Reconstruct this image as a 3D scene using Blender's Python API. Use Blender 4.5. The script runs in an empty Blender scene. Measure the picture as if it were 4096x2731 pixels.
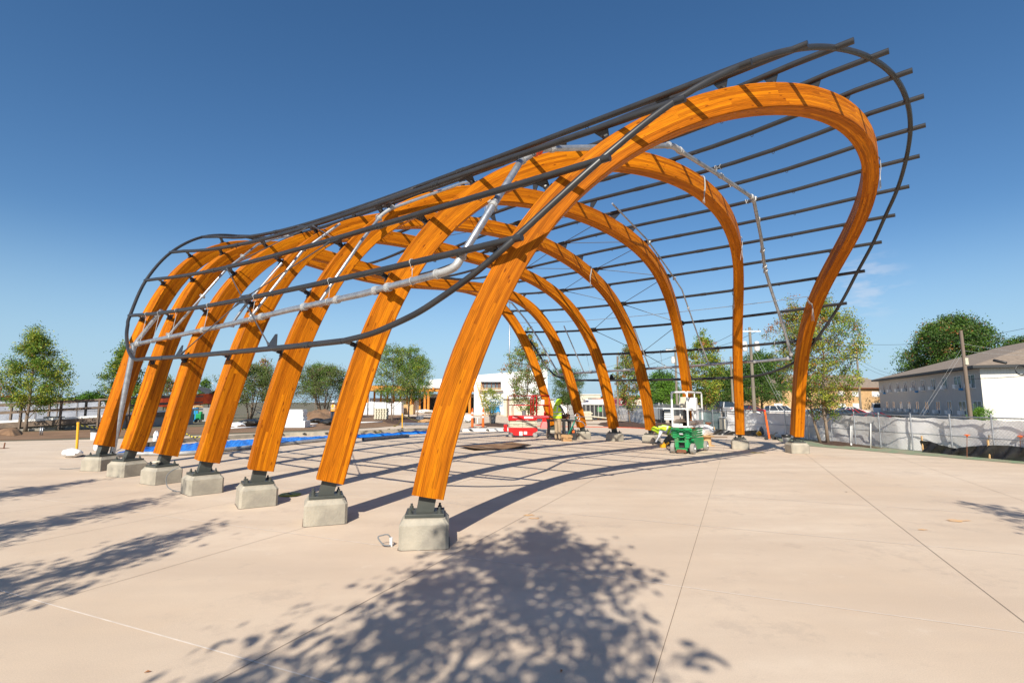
import bpy, math, random
import numpy as np
from mathutils import Vector, Matrix

# ---------------------------------------------------------------- camera, sky, sun
SC = bpy.context.scene
COL = SC.collection
R = math.radians
CAM_H, FPX = 1.62, 2048.0
PITCH = math.atan((1607 - 1365.5) / FPX)
cam_d = bpy.data.cameras.new('camera'); cam = bpy.data.objects.new('camera', cam_d); COL.objects.link(cam)
cam_d.sensor_width = 36; cam_d.lens = 18; cam_d.clip_start = 0.05; cam_d.clip_end = 3000
cam.location = (0, 0, CAM_H); cam.rotation_euler = (math.pi / 2 + PITCH, 0, 0)
SC.camera = cam
SUN_AZ, SUN_EL = 79.5, 37.0          # direction the light travels (from +X), height of the sun
world = bpy.data.worlds.new('World'); SC.world = world; world.use_nodes = True
wn = world.node_tree
sky = wn.nodes.new('ShaderNodeTexSky'); sky.sky_type = 'NISHITA'; sky.sun_disc = False
sky.sun_elevation = R(SUN_EL); sky.sun_rotation = R(90 - (SUN_AZ + 180))
sky.air_density = 1.0; sky.dust_density = 0.6; sky.ozone_density = 2.5; sky.altitude = 300
bg = wn.nodes['Background']; bg.inputs['Strength'].default_value = 0.092
hs = wn.nodes.new('ShaderNodeHueSaturation'); hs.inputs['Saturation'].default_value = 1.22
wn.links.new(sky.outputs[0], hs.inputs['Color'])
# pale blue haze in the lowest part of the sky, in place of the model's yellowish band
wtc = wn.nodes.new('ShaderNodeTexCoord'); wsp = wn.nodes.new('ShaderNodeSeparateXYZ'); wn.links.new(wtc.outputs['Generated'], wsp.inputs[0])
wmr = wn.nodes.new('ShaderNodeMapRange'); wmr.interpolation_type = 'SMOOTHSTEP'; wmr.inputs[1].default_value = 0.0; wmr.inputs[2].default_value = 0.30; wmr.inputs[3].default_value = 0.85; wmr.inputs[4].default_value = 0.0
wn.links.new(wsp.outputs[2], wmr.inputs[0])
wmx = wn.nodes.new('ShaderNodeMix'); wmx.data_type = 'RGBA'; wmx.inputs[7].default_value = (3.25, 5.0, 6.6, 1)
wn.links.new(wmr.outputs[0], wmx.inputs[0]); wn.links.new(hs.outputs[0], wmx.inputs[6]); 
# a few faint wisps of cloud low in the sky to the right
wnz = wn.nodes.new('ShaderNodeTexNoise'); wnz.inputs['Scale'].default_value = 22; wnz.inputs['Detail'].default_value = 6; wmp = wn.nodes.new('ShaderNodeMapping'); wmp.inputs['Scale'].default_value = (1, 1, 3.2)
wn.links.new(wtc.outputs['Generated'], wmp.inputs[0]); wn.links.new(wmp.outputs[0], wnz.inputs[0])
wd = wn.nodes.new('ShaderNodeVectorMath'); wd.operation = 'DISTANCE'; wd.inputs[1].default_value = Vector((.70, 1.0, .232)).normalized(); wn.links.new(wtc.outputs['Generated'], wd.inputs[0])
wm1 = wn.nodes.new('ShaderNodeMapRange'); wm1.interpolation_type = 'SMOOTHSTEP'; wm1.inputs[1].default_value = .015; wm1.inputs[2].default_value = .075; wm1.inputs[3].default_value = .32; wm1.inputs[4].default_value = 0; wn.links.new(wd.outputs['Value'], wm1.inputs[0])
wm2 = wn.nodes.new('ShaderNodeMapRange'); wm2.inputs[1].default_value = .46; wm2.inputs[2].default_value = .62; wn.links.new(wnz.outputs[0], wm2.inputs[0])
wmm = wn.nodes.new('ShaderNodeMath'); wmm.operation = 'MULTIPLY'; wn.links.new(wm1.outputs[0], wmm.inputs[0]); wn.links.new(wm2.outputs[0], wmm.inputs[1])
wcl = wn.nodes.new('ShaderNodeMix'); wcl.data_type = 'RGBA'; wcl.inputs[7].default_value = (6.5, 6.6, 7.2, 1); wn.links.new(wmm.outputs[0], wcl.inputs[0]); wn.links.new(wmx.outputs[2], wcl.inputs[6]); wn.links.new(wcl.outputs[2], bg.inputs[0])
sd = bpy.data.lights.new('sun', 'SUN'); sd.energy = 5.0; sd.angle = R(0.42); sd.color = (1.0, 0.93, 0.80)
sun = bpy.data.objects.new('sun', sd); COL.objects.link(sun)
sv = Vector((math.cos(R(SUN_AZ)) * math.cos(R(SUN_EL)), math.sin(R(SUN_AZ)) * math.cos(R(SUN_EL)), -math.sin(R(SUN_EL))))
sun.rotation_euler = sv.to_track_quat('-Z', 'Y').to_euler(); sun.location = (0, -20, 30)
SC.view_settings.view_transform = 'Standard'; SC.view_settings.look = 'None'
SC.view_settings.exposure = 0.41; SC.view_settings.gamma = 1.0; SC.view_settings.use_curve_mapping = False

# ---------------------------------------------------------------- helpers
def gp(u, v, z=0.0):
    """point of the level z seen at photo pixel (u, v) of the 4096 px wide photo"""
    x = (u - 2048) / FPX; y = (1365.5 - v) / FPX
    d = (x, math.cos(PITCH) - y * math.sin(PITCH), math.sin(PITCH) + y * math.cos(PITCH))
    t = (z - CAM_H) / d[2]
    return Vector((d[0] * t, d[1] * t, z))
def dp(u, v, Y):
    """point at distance Y ahead seen at pixel (u, v)"""
    x = (u - 2048) / FPX; y = (1365.5 - v) / FPX
    d = (x, math.cos(PITCH) - y * math.sin(PITCH), math.sin(PITCH) + y * math.cos(PITCH))
    t = Y / d[1]
    return Vector((d[0] * t, Y, CAM_H + d[2] * t))

class MB:
    """collects shapes into one mesh"""
    def __init__(s): s.v = []; s.f = []; s.m = []; s.uv = {}
    def add(s, vs, fs, m=0):
        b = len(s.v); s.v += [tuple(p) for p in vs]
        for f in fs: s.f.append(tuple(b + i for i in f)); s.m.append(m)
        return s
    def box(s, c, d, rot=None, m=0, top=1.0):
        x, y, z = d[0] / 2, d[1] / 2, d[2] / 2
        P = [Vector((sx * x * (top if sz > 0 else 1), sy * y * (top if sz > 0 else 1), sz * z)) for sz in (-1, 1) for sy in (-1, 1) for sx in (-1, 1)]
        if rot is not None:
            M = Matrix.Rotation(rot, 3, 'Z') if isinstance(rot, (int, float)) else rot
            P = [M @ p for p in P]
        P = [p + Vector(c) for p in P]
        return s.add(P, [(0, 2, 3, 1), (4, 5, 7, 6), (0, 1, 5, 4), (1, 3, 7, 5), (3, 2, 6, 7), (2, 0, 4, 6)], m)
    def tube(s, pts, r, n=8, m=0, cap=True):
        pts = [Vector(p) for p in pts]; rs = r if isinstance(r, (list, tuple)) else [r] * len(pts)
        rings = []; up = None
        for i, p in enumerate(pts):
            t = (pts[min(i + 1, len(pts) - 1)] - pts[max(i - 1, 0)]).normalized()
            if up is None:
                up = Vector((0, 0, 1)) if abs(t.z) < .9 else Vector((1, 0, 0))
            a = t.cross(up)
            if a.length < 1e-6: a = t.orthogonal()
            a.normalize(); b = a.cross(t); up = b
            rings.append([p + (a * math.cos(2 * math.pi * k / n) + b * math.sin(2 * math.pi * k / n)) * rs[i] for k in range(n)])
        fs = []
        for i in range(len(pts) - 1):
            for k in range(n):
                fs.append((i * n + k, i * n + (k + 1) % n, (i + 1) * n + (k + 1) % n, (i + 1) * n + k))
        if cap: fs.append(tuple(range(n - 1, -1, -1))); fs.append(tuple((len(pts) - 1) * n + k for k in range(n)))
        return s.add([q for g in rings for q in g], fs, m)
    def cyl(s, p0, p1, r0, r1=None, n=12, m=0): return s.tube([p0, p1], [r0, r0 if r1 is None else r1], n, m)
    def lathe(s, c, prof, n=16, m=0):
        vs = []; fs = []
        for (r, z) in prof:
            for k in range(n): vs.append((c[0] + r * math.cos(2 * math.pi * k / n), c[1] + r * math.sin(2 * math.pi * k / n), c[2] + z))
        for i in range(len(prof) - 1):
            for k in range(n): fs.append((i * n + k, i * n + (k + 1) % n, (i + 1) * n + (k + 1) % n, (i + 1) * n + k))
        fs.append(tuple(range(n - 1, -1, -1))); fs.append(tuple((len(prof) - 1) * n + k for k in range(n)))
        return s.add(vs, fs, m)
    def prism(s, pts, ext, m=0):
        n = len(pts); a = [Vector(p) for p in pts]; b = [p + Vector(ext) for p in a]
        return s.add(a + b, [tuple(range(n - 1, -1, -1)), tuple(range(n, 2 * n))] + [(i, (i + 1) % n, n + (i + 1) % n, n + i) for i in range(n)], m)
    def quad(s, a, b, c, d, m=0): return s.add([a, b, c, d], [(0, 1, 2, 3)], m)
    def grid(s, P, m=0):
        h, w = len(P), len(P[0])
        return s.add([q for r_ in P for q in r_], [(i * w + j, i * w + j + 1, (i + 1) * w + j + 1, (i + 1) * w + j) for i in range(h - 1) for j in range(w - 1)], m)
    def build(s, name, mats, parent=None, smooth=False, bevel=0, loc=None, sharp=None):
        me = bpy.data.meshes.new(name)
        off = Vector(loc) if loc is not None else None
        me.from_pydata([tuple(Vector(p) - off) for p in s.v] if off is not None else s.v, [], s.f)
        for m in (mats if isinstance(mats, (list, tuple)) else [mats]): me.materials.append(m)
        me.polygons.foreach_set('material_index', s.m)
        if smooth: me.polygons.foreach_set('use_smooth', [True] * len(s.f))
        me.update()
        if sharp is not None: me.set_sharp_from_angle(angle=R(sharp))
        o = bpy.data.objects.new(name, me); COL.objects.link(o)
        if off is not None: o.location = off
        if parent is not None:
            o.parent = parent
            o.matrix_parent_inverse = parent.matrix_basis.inverted() if not parent.parent else Matrix()
            if parent.parent is not None:
                pw = parent.parent.matrix_basis @ parent.matrix_parent_inverse @ parent.matrix_basis
                o.matrix_parent_inverse = pw.inverted()
        if bevel:
            b = o.modifiers.new('bevel', 'BEVEL'); b.width = bevel; b.segments = 2; b.limit_method = 'ANGLE'
        return o
def thing(name, label, cat, loc=(0, 0, 0), rz=0, group=None):
    o = bpy.data.objects.new(name, None); COL.objects.link(o); o.location = loc; o.rotation_euler = (0, 0, rz)
    o.empty_display_size = .2
    return tag(o, label, cat, group)
def tag(o, label, cat, group=None, kind=None):
    o['label'] = label; o['category'] = cat
    if group: o['group'] = group
    if kind: o['kind'] = kind
    return o
def struct(o): o['kind'] = 'structure'; return o
def copy_thing(o, loc, rz=None, label=None, parent=None):
    c = o.copy(); COL.objects.link(c)
    if parent is None:
        c.location = loc
        if rz is not None: c.rotation_euler = (0, 0, rz)
        if label: c['label'] = label
    else: c.parent = parent
    for ch in list(o.children): copy_thing(ch, None, parent=c)
    return c

# ---------------------------------------------------------------- materials
def mat(name, col, rough=.7, metal=0, col2=None, scale=6, bump=0, bscale=None, spec=None, coord='Object', stretch=None, detail=6, mixr=(.35, .65), dark=None, dscale=1.0):
    m = bpy.data.materials.new(name); m.use_nodes = True
    nt = m.node_tree; b = nt.nodes['Principled BSDF']
    b.inputs['Base Color'].default_value = (*col, 1); b.inputs['Roughness'].default_value = rough; b.inputs['Metallic'].default_value = metal
    if spec is not None: b.inputs['Specular IOR Level'].default_value = spec
    if col2 or bump or dark:
        tc = nt.nodes.new('ShaderNodeTexCoord'); mp = nt.nodes.new('ShaderNodeMapping')
        nt.links.new(tc.outputs[coord], mp.inputs[0])
        if stretch: mp.inputs['Scale'].default_value = stretch
    src = None
    if col2:
        n = nt.nodes.new('ShaderNodeTexNoise'); n.inputs['Scale'].default_value = scale; n.inputs['Detail'].default_value = detail; n.inputs['Roughness'].default_value = .6
        nt.links.new(mp.outputs[0], n.inputs[0])
        r_ = nt.nodes.new('ShaderNodeMapRange'); r_.inputs[1].default_value = mixr[0]; r_.inputs[2].default_value = mixr[1]
        nt.links.new(n.outputs[0], r_.inputs[0])
        mx = nt.nodes.new('ShaderNodeMix'); mx.data_type = 'RGBA'; mx.inputs[6].default_value = (*col, 1); mx.inputs[7].default_value = (*col2, 1)
        nt.links.new(r_.outputs[0], mx.inputs[0]); nt.links.new(mx.outputs[2], b.inputs['Base Color']); src = mx
    if dark:
        n = nt.nodes.new('ShaderNodeTexNoise'); n.inputs['Scale'].default_value = dscale; n.inputs['Detail'].default_value = 8
        nt.links.new(mp.outputs[0], n.inputs[0])
        r_ = nt.nodes.new('ShaderNodeMapRange'); r_.inputs[1].default_value = .55; r_.inputs[2].default_value = .72
        nt.links.new(n.outputs[0], r_.inputs[0])
        mx = nt.nodes.new('ShaderNodeMix'); mx.data_type = 'RGBA'; mx.inputs[6].default_value = (*col, 1); mx.inputs[7].default_value = (*dark, 1)
        if src: nt.links.new(src.outputs[2], mx.inputs[6])
        nt.links.new(r_.outputs[0], mx.inputs[0]); nt.links.new(mx.outputs[2], b.inputs['Base Color'])
    if bump:
        n = nt.nodes.new('ShaderNodeTexNoise'); n.inputs['Scale'].default_value = bscale or scale * 4; n.inputs['Detail'].default_value = 6
        nt.links.new(mp.outputs[0], n.inputs[0])
        bp = nt.nodes.new('ShaderNodeBump'); bp.inputs['Strength'].default_value = bump; bp.inputs['Distance'].default_value = .02
        nt.links.new(n.outputs[0], bp.inputs['Height']); nt.links.new(bp.outputs[0], b.inputs['Normal'])
    return m

def wood_material():
    m = bpy.data.materials.new('glulam_wood'); m.use_nodes = True
    nt = m.node_tree; b = nt.nodes['Principled BSDF']; N = nt.nodes.new; Lk = nt.links.new
    uv = N('ShaderNodeUVMap'); uv.uv_map = 'UVMap'
    sp = N('ShaderNodeSeparateXYZ'); Lk(uv.outputs[0], sp.inputs[0])
    # laminations: 38 mm strips running along the beam, each board about 3 m long
    def math_(op, a, b_=None, c=None):
        n = N('ShaderNodeMath'); n.operation = op
        for i, x in enumerate((a, b_, c)):
            if x is None: continue
            if isinstance(x, (int, float)): n.inputs[i].default_value = x
            else: Lk(x, n.inputs[i])
        return n.outputs[0]
    lam = math_('FLOOR', math_('DIVIDE', sp.outputs[1], .041))
    wn1 = N('ShaderNodeTexWhiteNoise'); wn1.noise_dimensions = '1D'; Lk(lam, wn1.inputs[1])
    along = math_('ADD', sp.outputs[0], math_('MULTIPLY', wn1.outputs[0], 7.0))
    brd = math_('FLOOR', math_('DIVIDE', along, 2.3))
    cmb = N('ShaderNodeCombineXYZ'); Lk(lam, cmb.inputs[0]); Lk(brd, cmb.inputs[1])
    wn2 = N('ShaderNodeTexWhiteNoise'); wn2.noise_dimensions = '2D'; Lk(cmb.outputs[0], wn2.inputs[0])
    ramp = N('ShaderNodeValToRGB'); cr = ramp.color_ramp
    cr.elements[0].position = 0; cr.elements[0].color = (.35, .092, .002, 1); cr.elements[1].position = 1; cr.elements[1].color = (.64, .205, .004, 1)
    e = cr.elements.new(.3); e.color = (.45, .126, .003, 1); e = cr.elements.new(.7); e.color = (.53, .158, .0035, 1)
    Lk(wn2.outputs[0], ramp.inputs[0])
    # grain
    off = N('ShaderNodeCombineXYZ'); Lk(math_('MULTIPLY', sp.outputs[0], .9), off.inputs[0]); Lk(math_('MULTIPLY', sp.outputs[1], 9), off.inputs[1]); Lk(math_('MULTIPLY', wn2.outputs[0], 40), off.inputs[2])
    g1 = N('ShaderNodeTexNoise'); g1.inputs['Scale'].default_value = 2.6; g1.inputs['Detail'].default_value = 8; g1.inputs['Roughness'].default_value = .65; g1.inputs['Distortion'].default_value = .9; Lk(off.outputs[0], g1.inputs[0])
    wv = N('ShaderNodeTexWave'); wv.bands_direction = 'Y'; wv.inputs['Scale'].default_value = 1.9; wv.inputs['Distortion'].default_value = 18; wv.inputs['Detail'].default_value = 3; wv.inputs['Detail Scale'].default_value = .6; Lk(off.outputs[0], wv.inputs[0])
    g3 = N('ShaderNodeTexNoise'); g3.inputs['Scale'].default_value = 1.1; g3.inputs['Detail'].default_value = 4; Lk(off.outputs[0], g3.inputs[0])
    gg = math_('ADD', math_('ADD', math_('MULTIPLY', g1.outputs[0], .5), math_('MULTIPLY', wv.outputs[0], .2)), math_('MULTIPLY', g3.outputs[0], .3))
    gr = N('ShaderNodeMapRange'); gr.inputs[1].default_value = .3; gr.inputs[2].default_value = .72; gr.inputs[3].default_value = .46; gr.inputs[4].default_value = 1.24; Lk(gg, gr.inputs[0])
    mul = N('ShaderNodeMix'); mul.data_type = 'RGBA'; mul.blend_type = 'MULTIPLY'; mul.inputs[0].default_value = 1
    Lk(ramp.outputs[0], mul.inputs[6]); Lk(gr.outputs[0], mul.inputs[7])
    # knots
    kc = N('ShaderNodeCombineXYZ'); Lk(math_('MULTIPLY', sp.outputs[0], 3.0), kc.inputs[0]); Lk(math_('MULTIPLY', sp.outputs[1], 10.5), kc.inputs[1])
    vo = N('ShaderNodeTexVoronoi'); vo.inputs['Scale'].default_value = 1.6; Lk(kc.outputs[0], vo.inputs[0])
    ks = N('ShaderNodeMapRange'); ks.inputs[1].default_value = .09; ks.inputs[2].default_value = .20; ks.inputs[3].default_value = 1; ks.inputs[4].default_value = 0
    Lk(vo.outputs['Distance'], ks.inputs[0])
    sepc = N('ShaderNodeSeparateColor'); Lk(vo.outputs['Color'], sepc.inputs[0])
    kk = math_('MULTIPLY', ks.outputs[0], math_('GREATER_THAN', sepc.outputs[0], .45))
    kk = math_('MULTIPLY', kk, .8)
    mk = N('ShaderNodeMix'); mk.data_type = 'RGBA'; mk.inputs[7].default_value = (.12, .022, .003, 1)
    Lk(kk, mk.inputs[0]); Lk(mul.outputs[2], mk.inputs[6])
    # dark glue lines
    fr = math_('FRACT', math_('DIVIDE', sp.outputs[1], .041)); gl = math_('LESS_THAN', fr, .05)
    m2 = N('ShaderNodeMix'); m2.data_type = 'RGBA'; m2.blend_type = 'MULTIPLY'; m2.inputs[7].default_value = (.93, .9, .88, 1)
    Lk(gl, m2.inputs[0]); Lk(mk.outputs[2], m2.inputs[6])
    Lk(m2.outputs[2], b.inputs['Base Color']); b.inputs['Roughness'].default_value = .55
    b.inputs['Specular IOR Level'].default_value = .10
    bp = N('ShaderNodeBump'); bp.inputs['Strength'].default_value = .12; bp.inputs['Distance'].default_value = .01; Lk(gg, bp.inputs['Height']); Lk(bp.outputs[0], b.inputs['Normal'])
    return m

M = {}
M['wood'] = wood_material()
M['steel'] = mat('dark_painted_steel', (.025, .025, .027), .40, .0, (.036, .036, .038), 3, spec=.5)
M['steel2'] = mat('grey_green_base_steel', (.048, .052, .046), .5, 0, (.07, .075, .066), 5)
M['galv'] = mat('galvanised_pipe', (.50, .52, .55), .36, .7, (.34, .36, .39), 9, bump=.05, stretch=(1, 1, 1), detail=8)
M['coupl'] = mat('pale_coupling_paint', (.50, .50, .49), .5, .3, (.40, .40, .40), 20)
M['galvd'] = mat('dull_galvanised_pipe', (.42, .43, .44), .5, .25, (.3, .31, .32), 7)
M['redcap'] = mat('orange_red_gasket', (.75, .09, .02), .5)
M['conc'] = mat('cast_concrete', (.42, .375, .30), .9, 0, (.30, .275, .225), 3.2, bump=.35, bscale=40, dark=(.25, .225, .19), dscale=2.6)
M['wire'] = mat('pale_cable', (.36, .36, .36), .5)
M['rod'] = mat('steel_rod', (.09, .09, .095), .4, .3)

# ---------------------------------------------------------------- ground and plaza
def ground_material():
    m = bpy.data.materials.new('plaza_concrete'); m.use_nodes = True
    nt = m.node_tree; b = nt.nodes['Principled BSDF']; N = nt.nodes.new; Lk = nt.links.new
    tc = N('ShaderNodeTexCoord')
    def noise(s, d=6, ro=.6, st=None):
        n = N('ShaderNodeTexNoise'); n.inputs['Scale'].default_value = s; n.inputs['Detail'].default_value = d; n.inputs['Roughness'].default_value = ro
        if st:
            mp = N('ShaderNodeMapping'); mp.inputs['Scale'].default_value = st; Lk(tc.outputs['Object'], mp.inputs[0]); Lk(mp.outputs[0], n.inputs[0])
        else: Lk(tc.outputs['Object'], n.inputs[0])
        return n.outputs[0]
    def rng(x, a, b_, c, d):
        r_ = N('ShaderNodeMapRange'); 
        for i, v in enumerate((a, b_, c, d)): r_.inputs[i + 1].default_value = v
        Lk(x, r_.inputs[0]); return r_.outputs[0]
    def mix(f, a, c2, bt='MIX'):
        x = N('ShaderNodeMix'); x.data_type = 'RGBA'; x.blend_type = bt
        if isinstance(f, float): x.inputs[0].default_value = f
        else: Lk(f, x.inputs[0])
        for k, q in ((6, a), (7, c2)):
            if isinstance(q, tuple): x.inputs[k].default_value = q
            else: Lk(q, x.inputs[k])
        return x.outputs[2]
    c = mix(rng(noise(.35, 5), .35, .65, 0, 1), (.62, .485, .36, 1), (.685, .565, .445, 1))
    c = mix(rng(noise(1.6, 10, .75, (1, 1.6, 1)), .42, .72, 0, .75), c, (.58, .46, .355, 1))
    c = mix(rng(noise(.5, 4, .5, (.35, 2.6, 1)), 0.40, .66, 0, .6), c, (.54, .425, .325, 1))
    c = mix(rng(noise(2.5, 6, .7), .62, .8, 0, .5), c, (.76, .66, .56, 1))
    g = rng(noise(120, 5, .85), .3, .7, .80, 1.12)
    x = N('ShaderNodeMix'); x.data_type = 'RGBA'; x.blend_type = 'MULTIPLY'; x.inputs[0].default_value = 1; Lk(c, x.inputs[6]); Lk(g, x.inputs[7]); c = x.outputs[2]
    sc_ = rng(noise(.8, 12, .8), .55, .62, 0, .34)
    c = mix(sc_, c, (.40, .32, .26, 1))
    # tiny dark specks and a few rusty stains
    vo = N('ShaderNodeTexVoronoi'); vo.inputs['Scale'].default_value = 1.1; Lk(tc.outputs['Object'], vo.inputs[0])
    c = mix(rng(vo.outputs['Distance'], .006, .018, .7, 0), c, (.12, .08, .06, 1))
    Lk(c, b.inputs['Base Color']); b.inputs['Roughness'].default_value = .85; b.inputs['Specular IOR Level'].default_value = .25
    bp = N('ShaderNodeBump'); bp.inputs['Strength'].default_value = .25; bp.inputs['Distance'].default_value = .01
    Lk(noise(90, 6, .8), bp.inputs['Height']); Lk(bp.outputs[0], b.inputs['Normal'])
    return m
M['plaza'] = ground_material()
M['field'] = mat('dry_ground', (.16, .125, .085), .95, 0, (.12, .115, .06), .15, dark=(.2, .15, .1), dscale=.4)
M['dirt'] = mat('bare_brown_dirt', (.25, .145, .078), .95, 0, (.17, .095, .05), .9, bump=1.0, bscale=6, dark=(.28, .17, .10), dscale=.5)
M['mulch'] = mat('dark_mulch', (.10, .05, .028), .95, 0, (.05, .026, .016), 6, bump=1.0, bscale=20)
M['turf'] = mat('pale_green_matting', (.17, .25, .15), .9, 0, (.28, .24, .17), 3, bump=.6, bscale=30)
M['asph'] = mat('street_asphalt', (.09, .088, .085), .9, 0, (.12, .115, .11), 1)
M['jointd'] = mat('saw_cut_joint', (.20, .15, .12), .95)
M['jointw'] = mat('pale_joint_filler', (.74, .66, .58), .9, 0, (.6, .52, .45), 8)

def gz(x, y):
    t = min(1, max(0, (x - 15.5 - .05 * y) / 9)); t = t * t * (3 - 2 * t)
    return -.02 - .80 * t * min(1, max(0, (y - 2) / 10))
gx = [-900, -300, -100, -40, 0, 8] + [12 + i for i in range(40)] + [60, 80, 120, 200, 400, 900]; gy = [-300, -60, 0, 4, 8] + list(range(10, 120, 5)) + [130, 160, 250, 500, 1500]
g = MB(); g.grid([[(x, y, gz(x, y)) for x in gx] for y in gy]); struct(g.build('ground', M['field'], smooth=True))
def poly_sheet(name, pts, z, m):
    b = MB(); b.add([(p[0], p[1], z) for p in pts], [tuple(range(len(pts)))]); return struct(b.build(name, m))
edge = [gp(-900, 1772), gp(0, 1765), gp(585, 1752), gp(797, 1741), gp(1010, 1733), gp(1223, 1727), gp(1499, 1711), gp(1700, 1692), gp(1950, 1690), gp(2200, 1693), gp(2400, 1697), gp(2575, 1712), gp(2700, 1738), gp(2870, 1733), gp(3060, 1738), gp(3130, 1768), gp(3235, 1783), gp(3586, 1813), gp(4096, 1850), gp(5200, 1960)]
plz = [(-60, 6), (-60, -40), (60, -40), (60, 10)]
pp = [(p[0], p[1]) for p in edge]
poly_sheet('plaza', pp + [(60, pp[-1][1]), (60, -40), (-60, -40), (-60, pp[0][1])], 0.0, M['plaza'])
# the dirt lawn on the left and the far paving behind the canopy
poly_sheet('dirt_ground', [(-60, 20), (-60, 27.4), (gp(0, 1727)[0], 27.4), gp(1300, 1690)[:2], gp(1500, 1650)[:2], (gp(1760, 1660)[0], 60), gp(1760, 1688)[:2], gp(1499, 1708)[:2], gp(797, 1735)[:2], gp(0, 1760)[:2]], -.012, M['dirt'])
poly_sheet('road', [gp(1650, 1688)[:2], gp(2450, 1694)[:2], gp(2700, 1690)[:2], (60, 75), (80, 120), (-40, 120), gp(1600, 1652)[:2]], -.008, M['plaza'])
poly_sheet('parking_lot', [(32, 44), (45, 30), (60, 34), (70, 50), (140, 85), (140, 104), (56, 104)], -.79, M['asph'])

# joints: two families of straight joints about 2.4 m apart
def joint(name, ang, c, t0, t1, w, m, z):
    d = Vector((math.cos(ang), math.sin(ang), 0)); n = Vector((-math.sin(ang), math.cos(ang), 0)); p = n * c
    b = MB(); k = 60
    P = [[p + d * (t0 + (t1 - t0) * i / k) + n * (w / 2 * s) + Vector((0, 0, z)) for s in (-1, 1)] for i in range(k + 1)]
    b.grid(P); o = b.build(name, m); return struct(o)
A1_, A2_ = R(66.33), R(156.5)
for k in range(-4, 7):
    joint('paving_joint', A1_, .53 + 2.365 * k - (.03 if k else 0), -12, 30 if k < 3 else 22, .0048, M['jointd'], .004)
for k in range(-8, 2):
    joint('paving_joint', A2_, -4.95 + 2.45 * k, -14, 16, .013, M['jointw'], .003)
ARCH = {
  1: [4.0762, 11.4119, 0.8057, 0.4732, 11.9224, -10.0248, 9.1643, -3.7487, 7.1308, 2.764, -8.1584, 4.3181, 1.0499, 0.0463, 2.3293],
  2: [2.7008, 12.6826, 0.8029, 0.4912, 12.3576, -7.021, 2.2536, -0.0543, 5.0838, 3.3488, -2.5075, 0.0867, 0.6736, -0.9058, 2.3667],
  3: [1.3056, 13.8902, 0.7962, 0.49, 11.9758, -6.0947, 2.2897, -0.506, 5.3617, 5.3822, -6.27, 1.5207, 0.3979, -0.6762, 1.4041],
  4: [-0.0108, 15.1087, 0.7906, 0.4928, 9.5913, 1.4206, -5.403, 2.2857, 5.7517, 12.9059, -21.6395, 9.01, 0.3782, -2.3265, 2.39],
  5: [-1.3881, 16.2392, 0.7787, 0.488, 11.8616, -2.2116, -4.7213, 3.0586, 5.9959, 1.0331, 2.8818, -3.7819, -0.1241, -1.0778, 0.4345],
  6: [-2.7061, 17.3246, 0.7731, 0.4888, 12.8134, -5.0115, -1.5693, 1.8918, 5.389, 2.8878, 4.7667, -7.4535, -0.2407, -2.0515, 0.7518],
  7: [-4.0045, 18.3992, 0.7771, 0.5037, 13.1233, -6.1923, 0.6054, 0.7182, 5.9753, 1.4662, 8.2575, -9.8077, -0.45, -2.5541, 1.248],
}
# ---------------------------------------------------------------- the timber canopy
BW, BT, ZB = .368, .286, .522
PSI = np.array([.087, .136, .183, .229, .272, .315, .358, .405, .4525, .5, .5475, .5955, .643, .688, .731, .775, .820, .866, .914])
def arch_curve(p, n=401):
    u = np.array([math.cos(p[2]), math.sin(p[2])]); f = np.array([u[1], -u[0]])
    t = np.linspace(-1, 1, n); s = 1 - t * t
    U = p[4] * t + p[5] * t**3 + p[6] * t**5 + p[7] * t**7
    Z = p[8] * s + p[9] * s**2 + p[10] * s**3 + p[11] * s**4
    fo = p[12] * s + p[13] * s**2 + p[14] * s**3
    return np.c_[p[0] + u[0] * U + f[0] * fo, p[1] + u[1] * U + f[1] * fo, p[3] + Z]
TAB = {}; FAZ = {1: 7, 2: 21, 3: 33.5, 4: 47, 5: 60, 6: 70, 7: 80}
for i, p in ARCH.items():
    C = arch_curve(p); T = np.gradient(C, axis=0); T /= np.linalg.norm(T, axis=1)[:, None]
    Nn = np.c_[T[:, 1], -T[:, 0], 0 * T[:, 0]]; Nn /= np.linalg.norm(Nn, axis=1)[:, None]
    za = np.clip((C[:, 2] - .9) / 1.2, 0, 1); za = za * za * (3 - 2 * za)       # the legs stand square on their blocks
    for side in (0, 1):
        th = R(FAZ[i]) if side == 0 else 2 * p[2] - R(FAZ[i])
        sel = slice(0, 200) if side == 0 else slice(201, 401)
        nb = np.array([math.sin(th), -math.cos(th), 0]); w_ = za[sel][:, None]
        Nn[sel] = Nn[sel] * w_ + nb * (1 - w_)
    Nn -= T * (Nn * T).sum(1)[:, None]; Nn /= np.linalg.norm(Nn, axis=1)[:, None]
    Rr = np.cross(T, Nn); Rr /= np.linalg.norm(Rr, axis=1)[:, None]
    if Rr[200, 2] < 0: Rr = -Rr
    d = np.r_[0, np.cumsum(np.linalg.norm(np.diff(C, axis=0), axis=1))]
    TAB[i] = (d / d[-1], C, Rr, Nn, T, d[-1])
def arch_at(i, psi, D):
    al, C, Rr, Nn, T, L = TAB[i]
    c = np.array([np.interp(psi, al, C[:, k]) for k in range(3)]); r = np.array([np.interp(psi, al, Rr[:, k]) for k in range(3)])
    return c + r * (BW / 2 + D)
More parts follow.
